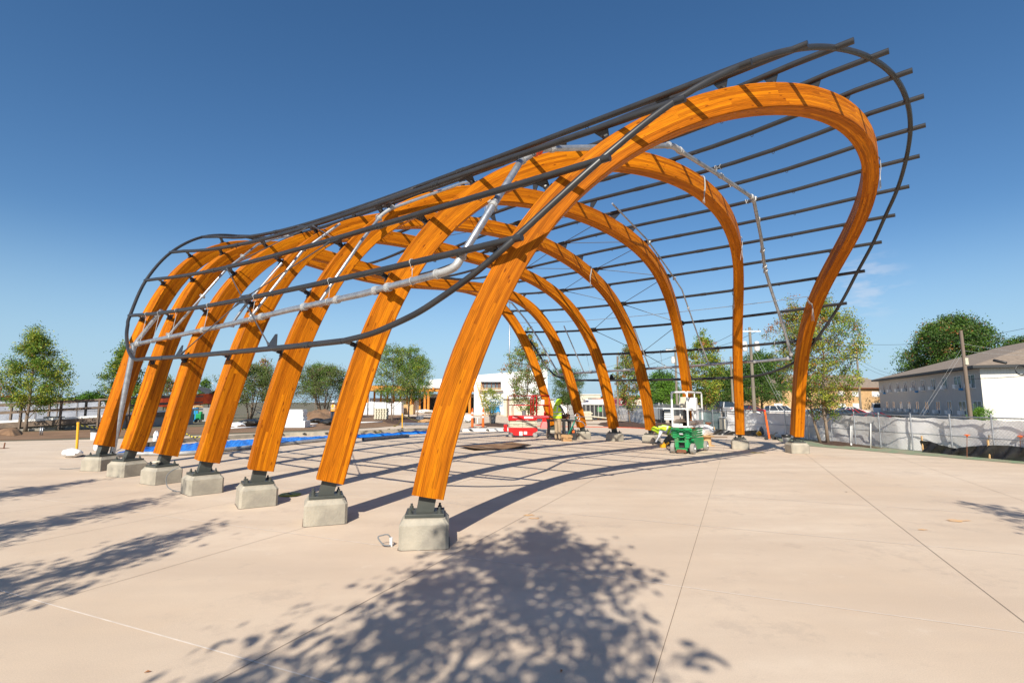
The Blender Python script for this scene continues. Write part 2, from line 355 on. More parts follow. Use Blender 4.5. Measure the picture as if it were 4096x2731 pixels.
def shell(psi, e, D=.2):
    if 1 <= e <= 7:
        P = np.array([arch_at(i, psi, D) for i in range(1, 8)])
        return Vector([float(np.polyval(np.polyfit(range(1, 8), P[:, k], 4), e)) for k in range(3)])
    i = 1 if e < 1 else 6; a = arch_at(i, psi, D); b = arch_at(i + 1, psi, D)
    base = shell(psi, 1.0, D) if e < 1 else shell(psi, 7.0, D)
    return base + Vector((b - a) * (e - (1 if e < 1 else 7)))
def V(a): return Vector([float(x) for x in a])

canopy = thing('timber_canopy', 'large open canopy of seven curved orange timber arches carrying dark steel pipes on concrete blocks', 'canopy', tuple(V(ARCH[4][:2] + [0])))
def make_arch(i):
    al, C, Rr, Nn, T, L = TAB[i]
    lo = int(np.argmax(C[:, 2] > ZB)); hi_ = 400 - int(np.argmax(C[::-1, 2] > ZB)); idx = np.unique(np.linspace(lo, hi_, 97).astype(int))
    vs, fs, uvs, ms = [], [], [], []
    c_ = .012
    prof = [(-BW/2 + c_, -BT/2), (-BW/2, -BT/2 + c_), (-BW/2, BT/2 - c_), (-BW/2 + c_, BT/2), (BW/2 - c_, BT/2), (BW/2, BT/2 - c_), (BW/2, -BT/2 + c_), (BW/2 - c_, -BT/2)]
    n = len(prof)
    for j in idx:
        for (a, b) in prof: vs.append(tuple(C[j] + Rr[j] * a + Nn[j] * b))
    # v coordinate: strips run across the depth on the side faces, across the width on the top and bottom
    def vcoord(k, q):
        a, b = prof[q % n]
        if k in (3, 4, 2): return (a + BW / 2) + .5 * i
        if k in (7, 0, 6): return (a + BW / 2) + 1.3 + .5 * i
        if k in (1,): return 3.1 + .041 * 2 + (b + BT / 2) * .9 + .7 * i
        return 5.2 + (b + BT / 2) * .9 + .7 * i
    for s in range(len(idx) - 1):
        u0, u1 = al[idx[s]] * L, al[idx[s + 1]] * L
        for k in range(n):
            k2 = (k + 1) % n
            fs.append((s * n + k, s * n + k2, (s + 1) * n + k2, (s + 1) * n + k))
            v0, v1 = vcoord(k, k), vcoord(k, k2)
            uvs += [(u0, v0), (u0, v1), (u1, v1), (u1, v0)]
    e = (len(idx) - 1) * n
    fs.append(tuple(range(n - 1, -1, -1))); uvs += [(0, .02 * q) for q in range(n)]
    fs.append(tuple(e + q for q in range(n))); uvs += [(0, .02 * q) for q in range(n)]
    me = bpy.data.meshes.new('arch'); me.from_pydata(vs, [], fs); me.materials.append(M['wood'])
    ul = me.uv_layers.new(name='UVMap'); ul.data.foreach_set('uv', [x for q in uvs for x in q])
    me.polygons.foreach_set('use_smooth', [True] * len(fs)); me.update(); me.set_sharp_from_angle(angle=R(30))
    o = bpy.data.objects.new('arch', me); COL.objects.link(o)
    o.parent = canopy; o.matrix_parent_inverse = canopy.matrix_basis.inverted()
    return o
arches = {i: make_arch(i) for i in range(1, 8)}

# concrete blocks with chamfered shoulders, base plate, bolts and the knife stub
def make_footing(i, side):
    al, C, Rr, Nn, T, L = TAB[i]
    j = int(np.argmax(C[:, 2] > ZB)) if side == 0 else 400 - int(np.argmax(C[::-1, 2] > ZB))
    c = V(C[j]); t = V(T[j]) * (1 if side == 0 else -1); nn = V(Nn[j]); rr = V(Rr[j])
    th = R(FAZ[i]) if side == 0 else 2 * ARCH[i][2] - R(FAZ[i]) + math.pi; dirx = Vector((math.cos(th), math.sin(th), 0)); diry = Vector((-dirx.y, dirx.x, 0))
    ctr = Vector((c.x, c.y, 0)) - t / t.z * (c.z - .33) * .8; ctr.z = 0
    RM = Matrix((dirx, diry, Vector((0, 0, 1)))).transposed()
    hw, ch, top = .275, .035, .325
    def ring(h, z, c_): return [(h, -h + c_, z), (h, h - c_, z), (h - c_, h, z), (-h + c_, h, z), (-h, h - c_, z), (-h, -h + c_, z), (-h + c_, -h, z), (h - c_, -h, z)]
    b = MB(); rings = [ring(hw, 0, ch), ring(hw, top - .065, ch), ring(hw - .038, top - .018, ch * .9), ring(hw - .042, top, ch * .9)]
    vs = [ctr + RM @ Vector(q) for r_ in rings for q in r_]; n = 8
    fs = [(r_ * n + k, r_ * n + (k + 1) % n, (r_ + 1) * n + (k + 1) % n, (r_ + 1) * n + k) for r_ in range(3) for k in range(n)] + [tuple(range(24, 32)), tuple(range(7, -1, -1))]
    b.add(vs, fs); f = b.build('footing', M['conc'], canopy, loc=ctr)
    jg = MB(); jg.add([ctr + RM @ Vector(q) for q in ring(hw + .012, .0045, ch)], [tuple(range(8))]); jg.build('joint_contact_shade', M['jointd'], f, loc=ctr)  # dark ring round the block: joint gap, with contact shade painted into it
    p = MB(); p.box(ctr + Vector((0, 0, top + .021)), (.44, .38, .036), RM); bp = p.build('base_plate', M['steel2'], f, bevel=.004, loc=ctr)
    s = MB(); bot = Vector((c.x, c.y, 0)) - t / t.z * (c.z - (top + .03)); bot.z = top + .03
    w1, w2 = .20, .12
    P0 = [bot + dirx * (w1/2 * a) + diry * (w2/2 * b_) for a, b_ in ((-1, -1), (1, -1), (1, 1), (-1, 1))]
    P1 = [c + t * .02 + rr * (w1/2 * -a * (1 if True else 1)) + nn * (w2/2 * b_) for a, b_ in ((-1, -1), (1, -1), (1, 1), (-1, 1))]
    P1 = [min(P1, key=lambda q: ((q - c) - (p0 - bot)).length) for p0 in P0]
    s.add(P0 + P1, [(3, 2, 1, 0), (4, 5, 6, 7), (0, 1, 5, 4), (1, 2, 6, 5), (2, 3, 7, 6), (3, 0, 4, 7)])
    s.build('post_stub', M['steel2'], f, loc=ctr)
    for a in (-1, 1):
        for b_ in (-1, 1):
            q = ctr + dirx * (.165 * a) + diry * (.125 * b_) + Vector((0, 0, top + .039))
            k = MB(); k.lathe(q, [(.036, 0), (.036, .008), (.024, .009), (.024, .034), (.014, .035), (.014, .062), (.012, .065)], 6 if i > 3 else 10)
            k.build('anchor_bolt', M['steel2'], f, loc=q)
    return f, ctr
FOOT = {}
for i in range(1, 8):
    for s in (0, 1): FOOT[(i, s)] = make_footing(i, s)

# purlin pipes
FE = {1: .74, 2: .54, 3: .52, 4: .55, 5: .60, 6: .64, 7: .68, 8: .70, 9: .71, 10: .71, 11: .70, 12: .67, 13: .63, 14: .56, 15: .50, 16: .49, 17: .67}
RE = {1: 7.32, 2: 7.5, 3: 7.55, 4: 7.61, 5: 7.70, 6: 7.75, 7: 7.75, 8: 7.7, 9: 7.65, 10: 7.6, 11: 7.6, 12: 7.55, 13: 7.5, 14: 7.45, 15: 7.35, 16: 7.2, 17: 7.02}
PR = .045
purl = {}
for k in range(0, 19):
    if k in (0, 18): e0, e1 = 2.0, 6.06
    else: e0, e1 = FE[k], RE[k]
    n = 28; pts = [shell(PSI[k], e0 + (e1 - e0) * q / n) for q in range(n + 1)]
    b = MB(); b.tube(pts, PR, 12); purl[k] = b.build('purlin_pipe', M['steel'], canopy, smooth=True, sharp=40)
    purl[k]['_pts'] = 0
# end hoops, following the shell
def smooth_path(P, n=10):
    P = [Vector(p) for p in P]; Q = [P[0] * 2 - P[1]] + P + [P[-1] * 2 - P[-2]]; o = []
    for i in range(1, len(Q) - 2):
        a, b, c, d = Q[i - 1:i + 3]
        for k in range(n):
            t = k / n
            o.append(.5 * ((2 * b) + (c - a) * t + (2 * a - 5 * b + 4 * c - d) * t * t + (3 * b - a - 3 * c + d) * t**3))
    o.append(P[-1]); return o
front = [(PSI[0], 2.0), (.0895, 1.70), (.094, 1.48), (.099, 1.30), (.106, 1.15), (.115, 1.0), (.1235, .90)] + [(PSI[k], FE[k] + (.055 if k < 3 else .06 if k < 6 else .075)) for k in range(1, 18)] + [(.894, 1.0), (.905, 1.26), (.912, 1.6), (PSI[18], 2.0)]
rear = [(PSI[0], 6.06), (.0865, 6.40), (.0955, 6.75), (.111, 7.05), (.124, 7.2)] + [(PSI[k], RE[k] - .03) for k in range(1, 18)] + [(.882, 6.96), (.895, 6.85), (.908, 6.65), (PSI[18], 6.06)]
for path in (front, rear):
    b = MB(); b.tube(smooth_path([shell(a, e) for a, e in path], 6), PR * .92, 12); b.build('end_hoop', M['steel'], canopy, smooth=True, sharp=40)

# bracket plates joining purlins to arches
for k in range(0, 19):
    for i in range(1, 8):
        if k in (0, 18) and i in (1, 7): continue
        if i >= 5 and 6 <= k <= 12: continue       # hidden behind the nearer arches
        al, C, Rr, Nn, T, L = TAB[i]
        top = shell(PSI[k], i); bot = V(arch_at(i, PSI[k], 0.0)); j = int(np.searchsorted(al, PSI[k])); r_ = V(Rr[j]); t = V(T[j]); nn = V(Nn[j])
        q1, q2 = shell(PSI[k], i - .03), shell(PSI[k], i + .03); d = (q2 - q1).normalized()
        big = (k % 2 == 1 and i == 4) or (k % 2 == 0 and i in (3, 5))
        hl = .20 if big else .12
        th = t * .008
        b = MB()
        P = [top - d * hl, top + d * hl, bot + nn * 0 + r_ * .05 + d * .045, bot + r_ * .05 - d * .045]
        b.prism([p - th for p in P], th * 2)
        b.box(bot + r_ * .012, (.02, .11, .13), Matrix((r_, nn, t)).transposed())
        b.cyl(bot + r_ * .05 - t * .03, bot + r_ * .05 + t * .03, .04, n=12)
        if big:   # gusset plate lying in the plane of the bracing
            w = d.cross(r_).normalized()
            P = [top - d * .2 - w * .03, top - d * .12 - w * .10, top + d * .12 - w * .10, top + d * .2 - w * .03, top + d * .2 + w * .03, top + d * .12 + w * .10, top - d * .12 + w * .10, top - d * .2 + w * .03]
            if k in (0, 18): P = [top - d * .17, top + d * .17, top + w * .26 * (1 if w.z > 0 else -1) + d * .03, top + w * .26 * (1 if w.z > 0 else -1) - d * .03]
            b.prism([p - r_ * .006 for p in P], r_ * .012)
        b.build('bracket', M['steel'], purl[k])
# splice collars with bolts on the pipes
for k in list(range(0, 19)):
    for e in ((2.45 + .16 * math.sin(k * 1.7)), (5.45 + .15 * math.sin(k * 2.3))):
        a, c = shell(PSI[k], e - .04), shell(PSI[k], e + .04); b = MB()
        b.tube([a, c], PR + .006, 12); d = (c - a).normalized(); s = d.orthogonal().normalized()
        for q in (.25, .75):
            for sg in (-1, 1): b.cyl(a.lerp(c, q) + s * sg * .03, a.lerp(c, q) + s * sg * .068, .012, n=6)
        b.build('splice_collar', M['steel'], purl[k])
# bracing rods
def rod(a, b_):
    b = MB(); d = (b_ - a).normalized(); a2, b2 = a + d * .16, b_ - d * .16
    b.tube([a2, b2], .011, 8)
    for p, s in ((a2, 1), (b2, -1)):
        b.tube([p - d * s * .06, p + d * s * .03, p + d * s * .12], [.024, .022, .012], 8)
    b.build('brace_rod', M['rod'], canopy)
for k in range(1, 18, 2):
    for kk in (k - 1, k + 1):
        for i in (3, 5): rod(shell(PSI[k], 4), shell(PSI[kk], i))
# loose spacer rod and the ends running across the right side
b = MB(); b.tube([shell(.795, e, -.02) for e in np.linspace(7.1, 1.06, 20)], .010, 6); b.build('tie_rod', M['galv'], canopy)
# eyelets under the pipes
for k in range(1, 18):
    for e in (1.45, 3.5, 5.6):
        p = shell(PSI[k], e, .2 - PR - .012); q = shell(PSI[k], e + .02, .2 - PR - .012); d = (q - p).normalized()
        b = MB(); up = (shell(PSI[k], e) - p).normalized(); s = d.cross(up)
        b.tube([p + (d * math.cos(a) + up * math.sin(a)) * .022 for a in np.linspace(0, 6.283, 11)], .006, 5, cap=False)
        b.build('eyelet', M['steel'], purl[k])

# ---------------------------------------------------------------- galvanised sprinkler pipework hung under the steel
pipework = thing('sprinkler_pipework', 'silver galvanised pipe loop with pale couplings hung beneath the dark steel pipes of the canopy', 'pipework', tuple(FOOT[(6, 0)][1]))
def pipe(path, r, D=.05, cps=(), name='pipe'):
    P = [shell(a, e, D) for a, e in path]; b = MB(); b.tube(P, r, 12); o = b.build(name, M['galv'], pipework, smooth=True, sharp=50)
    for s, t in cps:      # couplings: (segment, fraction)
        a, c = P[s], P[s + 1]; q = a.lerp(c, t); d = (c - a).normalized(); m_ = MB()
        m_.tube([q - d * .035, q - d * .03, q + d * .03, q + d * .035], [r + .004, r + .016, r + .016, r + .004], 12)
        n_ = d.orthogonal().normalized()
        for s_ in (-1, 1): m_.box(q + n_ * s_ * (r + .022), (.05, .03, .03), Matrix((d, n_, d.cross(n_))).transposed()); m_.cyl(q + n_ * s_ * (r + .03) - d.cross(n_) * .03, q + n_ * s_ * (r + .03) + d.cross(n_) * .03, .008, n=6)
        m_.build('coupling', M['coupl'], o)
    return o
def elbow(path, r, D, m='coupl'):
    b = MB(); P = smooth_path([shell(a, e, D) for a, e in path], 6); b.tube(P, r, 12)
    for q, w in ((P[0], P[1]), (P[-1], P[-2])):
        d = (w - q).normalized(); b.tube([q - d * .02, q - d * .018, q + d * .018, q + d * .02], [r + .002, r + .014, r + .014, r + .002], 12)
    b.build('elbow', M[m], pipework, smooth=True, sharp=45)
mr = .05
mainL = [(.104, 6.86), (.112, 5.29), (.116, 4.22), (.121, 3.14), (.1235, 2.14), (.125, 1.88), (.1275, 1.38)]
pipe(mainL, mr, .08, ((0, .12), (1, .5), (2, .6), (3, .25), (3, .7), (4, .6), (5, .05)))
elbow([(.1275, 1.40), (.1285, 1.31), (.131, 1.262), (.137, 1.262)], mr + .006, .08)
riser = [(.136, 1.262), (.174, 1.31), (.232, 1.6), (.25, 1.68)]
pipe(riser, mr, .08, ((1, .05),))
elbow([(.236, 1.62), (.25, 1.675), (.262, 1.70), (.27, 1.71)], mr + .003, .08)
elbow([(.2535, 1.680), (.258, 1.692)], mr + .008, .08, 'redcap')
top = [(.262, 1.70), (.408, 1.79)]
pipe(top, mr, .08, ((0, .06),))
elbow([(.405, 1.795), (.413, 1.793), (.424, 1.81)], mr + .006, .08)
down = [(.424, 1.812), (.509, 1.829), (.58, 1.735)]
pipe(down, mr * .92, .08, ((0, .04), (1, .0), (1, .93)))
down2 = [(.58, 1.735), (.673, 1.745), (.728, 1.694), (.745, 1.66), (.781, 1.54), (.833, 1.31), (.885, 1.10)]
pipe(down2, mr * .92, .08, ((0, .03), (1, .5), (2, .4), (2, .9), (5, .95)))
mainR = [(.888, 1.10), (.889, 1.55), (.889, 2.22), (.891, 2.94), (.893, 4.02), (.896, 5.0), (.899, 5.92), (.903, 6.46)]
pipe(mainR, mr * .95, .08, ((0, .1), (1, .2), (2, .3), (3, .5), (4, .5), (5, .5), (6, .9)))
pipe([(.103, 6.9), (.145, 6.4)], .048, .03, ((0, .02),))
pipe([(.114, 5.75), (.142, 5.43), (.191, 5.25), (.24, 5.35), (.27, 5.42)], .026, .04, ((0, .0), (1, .3), (2, .5)))
elbow([(.268, 5.42), (.275, 5.44), (.283, 5.46)], .034, .04)
pipe([(.28, 5.45), (.36, 5.5)], .03, .04)
pipe([(.1165, 3.88), (.191, 3.72), (.235, 3.7)], .026, .04, ((0, .1),))
pipe([(.115, 4.2), (.132, 4.11), (.18, 3.93)], .026, .04, ((0, .1),))
pipe([(.122, 2.73), (.146, 2.68), (.18, 2.71), (.215, 2.86)], .028, .04, ((0, .05), (2, .95)))
elbow([(.213, 2.86), (.222, 2.89), (.232, 2.9)], .033, .04)
pipe([(.23, 2.9), (.30, 2.85), (.36, 2.8)], .028, .04)
pipe([(.889, 2.52), (.837, 2.68), (.753, 2.80), (.699, 2.9), (.62, 2.92), (.5, 2.8)], .024, -.02, ((0, .0), (1, .6), (2, .5), (3, .9)))
pipe([(.892, 3.85), (.818, 3.92)], .024, .04, ((0, .0),))
pipe([(.897, 5.63), (.804, 5.61)], .024, .0, ((0, .0),))
pipe([(.902, 6.46), (.826, 6.66), (.788, 6.70), (.75, 6.66), (.66, 6.6)], .036, .04, ((0, .0), (1, .5), (2, .5)))
# riser to the ground at the back left
q0 = shell(.104, 6.80, .08); q1 = Vector((-.7695 * (q0.y - .1), q0.y - .1, 0))
b = MB(); b.tube([q0, q0.lerp(q1, .12), q1], .06, 14); b.build('riser_pipe', M['galv'], pipework, smooth=True, sharp=50)
# wire hangers from the pipes above
def hanger(k, e, path_psi, r=mr, D=.08):
    a = shell(PSI[k], e); c = shell(path_psi, e, D); d = (c - a); L = d.length; d.normalize()
    al = (shell(PSI[k], e + .05) - a).normalized(); s = d.cross(al).normalized()
    b = MB()
    b.tube([a + (s * math.cos(t) - d * math.sin(t)) * (PR + .008) for t in np.linspace(-.3, 3.44, 9)] , .008, 5)
    b.tube([a + s * (PR + .006), a + d * .11, a - s * (PR + .006)], .006, 5)
    b.tube([a + d * .11, c - d * (r + .02)], .006, 5)
    b.tube([c + (s * math.cos(t) + d * math.sin(t)) * (r + .004) for t in np.linspace(0, 6.283, 13)], .006, 5, cap=False)
    b.build('hanger', M['coupl'], pipework)
def pmain(e): return float(np.interp(-e, [-x[1] for x in mainL], [x[0] for x in mainL]))
for e in (6.6, 6.15, 5.6, 4.75, 3.75, 2.55, 1.62): hanger(1, e, pmain(e))
def pmr(e): return float(np.interp(e, [x[1] for x in mainR], [x[0] for x in mainR]))
for e in (1.35, 1.8, 2.7, 3.55, 4.5, 5.5): hanger(17, e, pmr(e))
for k, e in ((10, 1.83), (11, 1.80), (12, 1.74), (9, 1.8), (14, 1.72), (15, 1.6)):
    hanger(k, e, PSI[k] - .012, mr, .08)

# ================================================================ plants
def leaf_mat(name, col, tr=.3):
    m = bpy.data.materials.new(name); m.use_nodes = True; nt = m.node_tree; b = nt.nodes['Principled BSDF']; out = nt.nodes['Material Output']
    n = nt.nodes.new('ShaderNodeTexNoise'); n.inputs['Scale'].default_value = 2.5; n.inputs['Detail'].default_value = 4
    tc = nt.nodes.new('ShaderNodeTexCoord'); nt.links.new(tc.outputs['Object'], n.inputs[0])
    mx = nt.nodes.new('ShaderNodeMix'); mx.data_type = 'RGBA'; mx.inputs[6].default_value = tuple(c * .62 for c in col) + (1,); mx.inputs[7].default_value = tuple(min(1, c * 1.4) for c in col) + (1,)
    nt.links.new(n.outputs[0], mx.inputs[0]); nt.links.new(mx.outputs[2], b.inputs['Base Color']); b.inputs['Roughness'].default_value = .55; b.inputs['Specular IOR Level'].default_value = .3
    t = nt.nodes.new('ShaderNodeBsdfTranslucent'); nt.links.new(mx.outputs[2], t.inputs[0])
    ms = nt.nodes.new('ShaderNodeMixShader'); ms.inputs[0].default_value = tr
    nt.links.new(b.outputs[0], ms.inputs[1]); nt.links.new(t.outputs[0], ms.inputs[2]); nt.links.new(ms.outputs[0], out.inputs[0]); return m
LG = leaf_mat('leaf_green', (.13, .235, .03)); LD = leaf_mat('leaf_dark_green', (.055, .115, .022)); LY = leaf_mat('leaf_yellow_green', (.36, .38, .045))
LO = leaf_mat('leaf_rust', (.40, .17, .06)); LV = leaf_mat('leaf_olive', (.15, .185, .06)); LP = leaf_mat('leaf_dusty_pink', (.21, .15, .10)); LB = leaf_mat('leaf_bright_green', (.14, .30, .025))
BARK = mat('bark', (.27, .205, .15), .9, 0, (.17, .125, .09), 8, bump=.6, bscale=30, stretch=(1, 1, .25))
BARKD = mat('bark_dark', (.12, .09, .07), .95, 0, (.07, .05, .04), 8, bump=.6, bscale=25)
def prof(kind, h):
    if kind == 'oval': return math.sin(math.pi * min(1, max(0, h * .86 + .12))) ** .8
    if kind == 'cone': return (1 - h) ** .62 * min(1, .45 + h * 4)
    if kind == 'round': return math.sqrt(max(0, 1 - (2 * h - 1) ** 2)) * .98 + .05
    if kind == 'vase': return .35 + .65 * math.sin(math.pi * min(1, .25 + h * .62)) if h < .93 else .5
    if kind == 'dome': return math.sqrt(max(0, 1 - h * h)) + .04
def tree(name, label, base, H, zc, r, kind, mats, wts, seed, n_leaf, ls, trunk_r=.06, limbs=26, stems=1, spread=.2, clump=.28, group=None, bark=None, cx=0, fill=.35, cat='tree', squash=1.0):
    rg = np.random.default_rng(seed); rd = random.Random(seed)
    base = Vector(base); root = thing(name, label, cat, tuple(base), 0, group)
    tb = MB(); ends = []
    stemtops = []
    for s in range(stems):
        a = 2 * math.pi * (s + rd.random() * .5) / stems; off = Vector((math.cos(a), math.sin(a), 0)) * (spread if stems > 1 else 0)
        pts = []; top = H * (.93 if stems == 1 else .8)
        for q in range(9):
            t = q / 8; pts.append(base + off * (.25 + t * 1.6 if stems > 1 else 0) + Vector((cx * t + .05 * math.sin(q * 1.3 + seed) * min(1, H / 6), .05 * math.cos(q * 1.7 + seed), top * t)))
        tb.tube(pts, [trunk_r * (1.25 if q == 0 else 1) * (1 - .85 * (q / 8)) for q in range(9)], 7); stemtops.append(pts)
    for j in range(limbs):
        pts = stemtops[j % stems]; h = (j + .5) / limbs; z0 = zc + (H - zc) * h * .86
        t = max(0, min(.98, (z0 - .12 * H * (1 - h)) / (pts[-1].z - base.z))); q = t * 8; p0 = pts[int(q)].lerp(pts[min(8, int(q) + 1)], q - int(q))
        a = j * 2.39996 + rd.uniform(-.35, .35); rr = r * prof(kind, h) * rd.uniform(.72, 1.0)
        e = base + Vector((cx * h + math.cos(a) * rr, math.sin(a) * rr * squash, z0 + rd.uniform(.0, .12) * H * .5 + rr * .22))
        e.z = min(e.z, base.z + H)
        mid = p0.lerp(e, .5) + Vector((0, 0, -.04 * rr)); tr = max(.006, trunk_r * .34 * (1 - .6 * h))
        tb.tube([p0, mid, e], [tr, tr * .6, tr * .2], 5)
        for k in range(5):
            t2 = rd.uniform(.35, 1.0); b0 = p0.lerp(e, t2)
            w = Vector((rd.gauss(0, 1), rd.gauss(0, 1), rd.gauss(.25, .8))).normalized() * rr * rd.uniform(.15, .38)
            tb.tube([b0, b0 + w], [tr * .35, tr * .1], 4, cap=False); ends.append(tuple(b0 + w)); ends.append(tuple(b0 + w * .5))
        ends.append(tuple(e)); ends.append(tuple(p0.lerp(e, .75)))
    ends.append(tuple(stemtops[0][-1] + Vector((0, 0, .06 * H)))); ends.append(tuple(stemtops[0][-1] + Vector((0, 0, .03 * H))))
    # a few clumps through the inside of the crown
    for q in range(int(limbs * fill * 3)):
        h = rd.random(); a = rd.uniform(0, 6.283); rr = r * prof(kind, h) * math.sqrt(rd.random()) * .85
        ends.append((base.x + cx * h + rr * math.cos(a), base.y + rr * math.sin(a) * squash, base.z + zc + (H - zc) * h))
    E = np.array(ends); n = int(n_leaf * (1.9 if group != SHG else 1.0)); ls = ls * (.76 if group != SHG else 1.0); ci = rg.integers(0, len(E), n)
    wts = np.array(wts, float) / sum(wts); cm = rg.choice(len(mats), len(E), p=wts)
    cs = rg.uniform(.55, 1.35, len(E)) * clump
    P = E[ci] + rg.normal(0, 1, (n, 3)) * cs[ci, None] * np.array([.62, .62, .45])
    a = rg.normal(0, 1, (n, 3)); a /= np.linalg.norm(a, axis=1)[:, None]
    b = np.cross(a, rg.normal(0, 1, (n, 3))); b /= np.linalg.norm(b, axis=1)[:, None]
    sz = ls * rg.uniform(.6, 1.3, n)[:, None]
    V4 = np.stack([P - a * sz * .6, P + b * sz * .36, P + a * sz * .6, P - b * sz * .36], 1).reshape(-1, 3)
    mi = np.where(rg.random(n) < .78, cm[ci], rg.choice(len(mats), n, p=wts))
    me = bpy.data.meshes.new('crown'); me.vertices.add(4 * n); me.vertices.foreach_set('co', V4.ravel())
    me.loops.add(4 * n); me.loops.foreach_set('vertex_index', np.arange(4 * n)); me.polygons.add(n); me.polygons.foreach_set('loop_start', np.arange(0, 4 * n, 4))
    for m_ in mats: me.materials.append(m_)
    me.polygons.foreach_set('material_index', mi.astype(np.int32)); me.update(calc_edges=True)
    o = bpy.data.objects.new('crown', me); COL.objects.link(o); o.parent = root; o.matrix_parent_inverse = root.matrix_basis.inverted()
    tb.build('trunk', bark or BARK, root, smooth=True)
    return root
def at_px(u, Y, z=0): p = dp(u, 1600, Y); return Vector((p.x, Y, z))
def hz(v, Y): return CAM_H + (1607 - v) / 2048 * Y
SHG = 'plaza trees outside the picture that throw shadows into it'
young = 'young trees planted round the plaza'
tree('maple_tree', 'rounded green and yellow young tree in front of the timber ramp at the far left', gp(104, 1724), 5.9, 1.25, 2.1, 'cone', [LG, LY, LD, LO], [5, 4.2, 1.2, .3], 3, 13500, .095, .085, 34, clump=.30, group=young)
tree('slim_tree', 'thin pale yellow-green sapling just behind the ramp beside the large left tree', at_px(232, 36), 5.0, 1.3, .95, 'oval', [LY, LG], [2, 2], 5, 1300, .12, .04, 18, group=young)
tree('maple_tree', 'tall green tree rising behind the two rearmost left legs of the canopy', at_px(488, 33), 5.6, 1.3, 1.65, 'cone', [LG, LY, LD], [4, 2.4, 2], 7, 8500, .11, .07, 30, clump=.28, group=young)
tree('round_tree', 'small dark round tree on the left horizon', at_px(362, 95, -.1), 3.3, .2, 2.1, 'round', [LB, LD], [2, 2], 8, 2500, .28, .1, 18, clump=.6)
tree('slim_tree', 'brownish leafy tree seen between the second and third left legs', at_px(668, 55), 4.4, 1.1, .95, 'oval', [LV, LO, LG], [4, 1.4, 1.5], 9, 2600, .13, .05, 20, group=young)
tree('slim_tree', 'small green tree seen above the orange mesh between left legs', at_px(815, 62), 4.5, 1.6, 1.0, 'oval', [LG, LD], [3, 2], 10, 2300, .14, .05, 20, group=young)
tree('crepe_myrtle', 'dense grey-green multi-stemmed tree left of the white foam stack', gp(1000, 1676), 5.35, 1.35, 2.8, 'dome', [LV, LP, LG, LD], [5, 1.4, 1.6, 1], 11, 13000, .12, .07, 34, 5, .55, clump=.42, squash=.9)
tree('crepe_myrtle', 'wide grey-green multi-stemmed tree with bare lower stems right of the white foam stack', gp(1288, 1671), 5.4, 1.5, 3.6, 'dome', [LV, LP, LG, LD], [5, 1.5, 1.4, 1], 12, 17000, .12, .08, 38, 6, .75, clump=.45, squash=.9)
tree('slim_tree', 'wispy rust-tinged tree poking above the grey-green tree between left legs', at_px(1050, 60), 7.0, 3.2, 1.15, 'oval', [LO, LG], [2, 1.2], 13, 900, .17, .05, 18, group=young)
tree('slim_tree', 'wispy bright green tree top showing above the grey-green trees', at_px(1262, 66), 6.6, 3.2, 1.3, 'oval', [LB, LG], [2, 1.2], 14, 1300, .18, .05, 18, group=young)
tree('elm_tree', 'feathery green tree with a grey staked trunk, leftmost of the three beside the crate', gp(1567, 1687), 6.3, 1.75, 1.75, 'vase', [LV, LG, LY], [3, 3, .8], 15, 6500, .11, .075, 34, clump=.30, group=young)
tree('elm_tree', 'feathery green tree standing right in front of the pale crate', gp(1636, 1678), 6.9, 2.0, 1.75, 'vase', [LG, LV, LY], [4, 2, .8], 16, 6800, .12, .07, 34, clump=.32, group=young)
tree('elm_tree', 'feathery green tree half hidden by the front left timber leg', gp(1672, 1664), 7.0, 2.1, 1.9, 'vase', [LV, LG, LB], [3, 3, 1], 17, 5200, .13, .07, 30, clump=.36, group=young)
tree('potted_tree', 'very small yellow-green tree above the grey rubbish bin', gp(1962, 1700), 2.55, .9, .85, 'round', [LY, LG, LV], [3, 2, 1.5], 18, 1800, .085, .03, 20, clump=.2, group=young)
tree('slim_tree', 'tall sparse brown-green tree rising behind the red lift', gp(2112, 1688), 7.6, 1.0, 2.0, 'oval', [LV, LG, LO, LY], [4, 2, 1.4, 1.2], 19, 7500, .13, .06, 38, clump=.26, group=young)
tree('oak_tree', 'dark olive tree right behind the standing worker', gp(2270, 1668), 5.5, 1.4, 2.0, 'round', [LD, LV], [3, 2.5], 20, 8500, .12, .07, 30, clump=.34, group=young)
tree('slim_tree', 'thinning brown-green tree with pale limbs before the grey screened fence', gp(2518, 1700), 5.7, 1.25, 1.15, 'oval', [LV, LO, LY, LG], [4, 1.6, 1.5, 2], 21, 5200, .11, .06, 34, clump=.22, group=young)
tree('slim_tree', 'yellow-green tree rising behind the green lift', at_px(2822, 37), 6.8, 1.3, 1.45, 'oval', [LG, LY, LO], [4, 3, 1], 22, 8500, .12, .06, 34, clump=.28, group=young)
tree('oak_tree', 'dark dense broad tree beyond the fences in the middle distance', at_px(2645, 92, -.3), 7.6, 1.2, 3.4, 'dome', [LD, LB], [3, 1], 23, 6000, .26, .12, 24, clump=.75, group='street trees beyond the fence')
tree('oak_tree', 'bright green bushy tree just left of the green lift beyond the fence', at_px(2665, 80, -.3), 5.4, .9, 2.7, 'dome', [LB, LG, LD], [3, 2, 2], 24, 5000, .22, .1, 22, clump=.6, group='street trees beyond the fence')
tree('oak_tree', 'large dark oak behind the wooden transformer pole', at_px(3045, 92, -.7), 11.2, 2.3, 5.4, 'dome', [LD, LG], [4, 1.5], 25, 15000, .28, .22, 34, clump=.85, bark=BARKD, group='street trees beyond the fence')
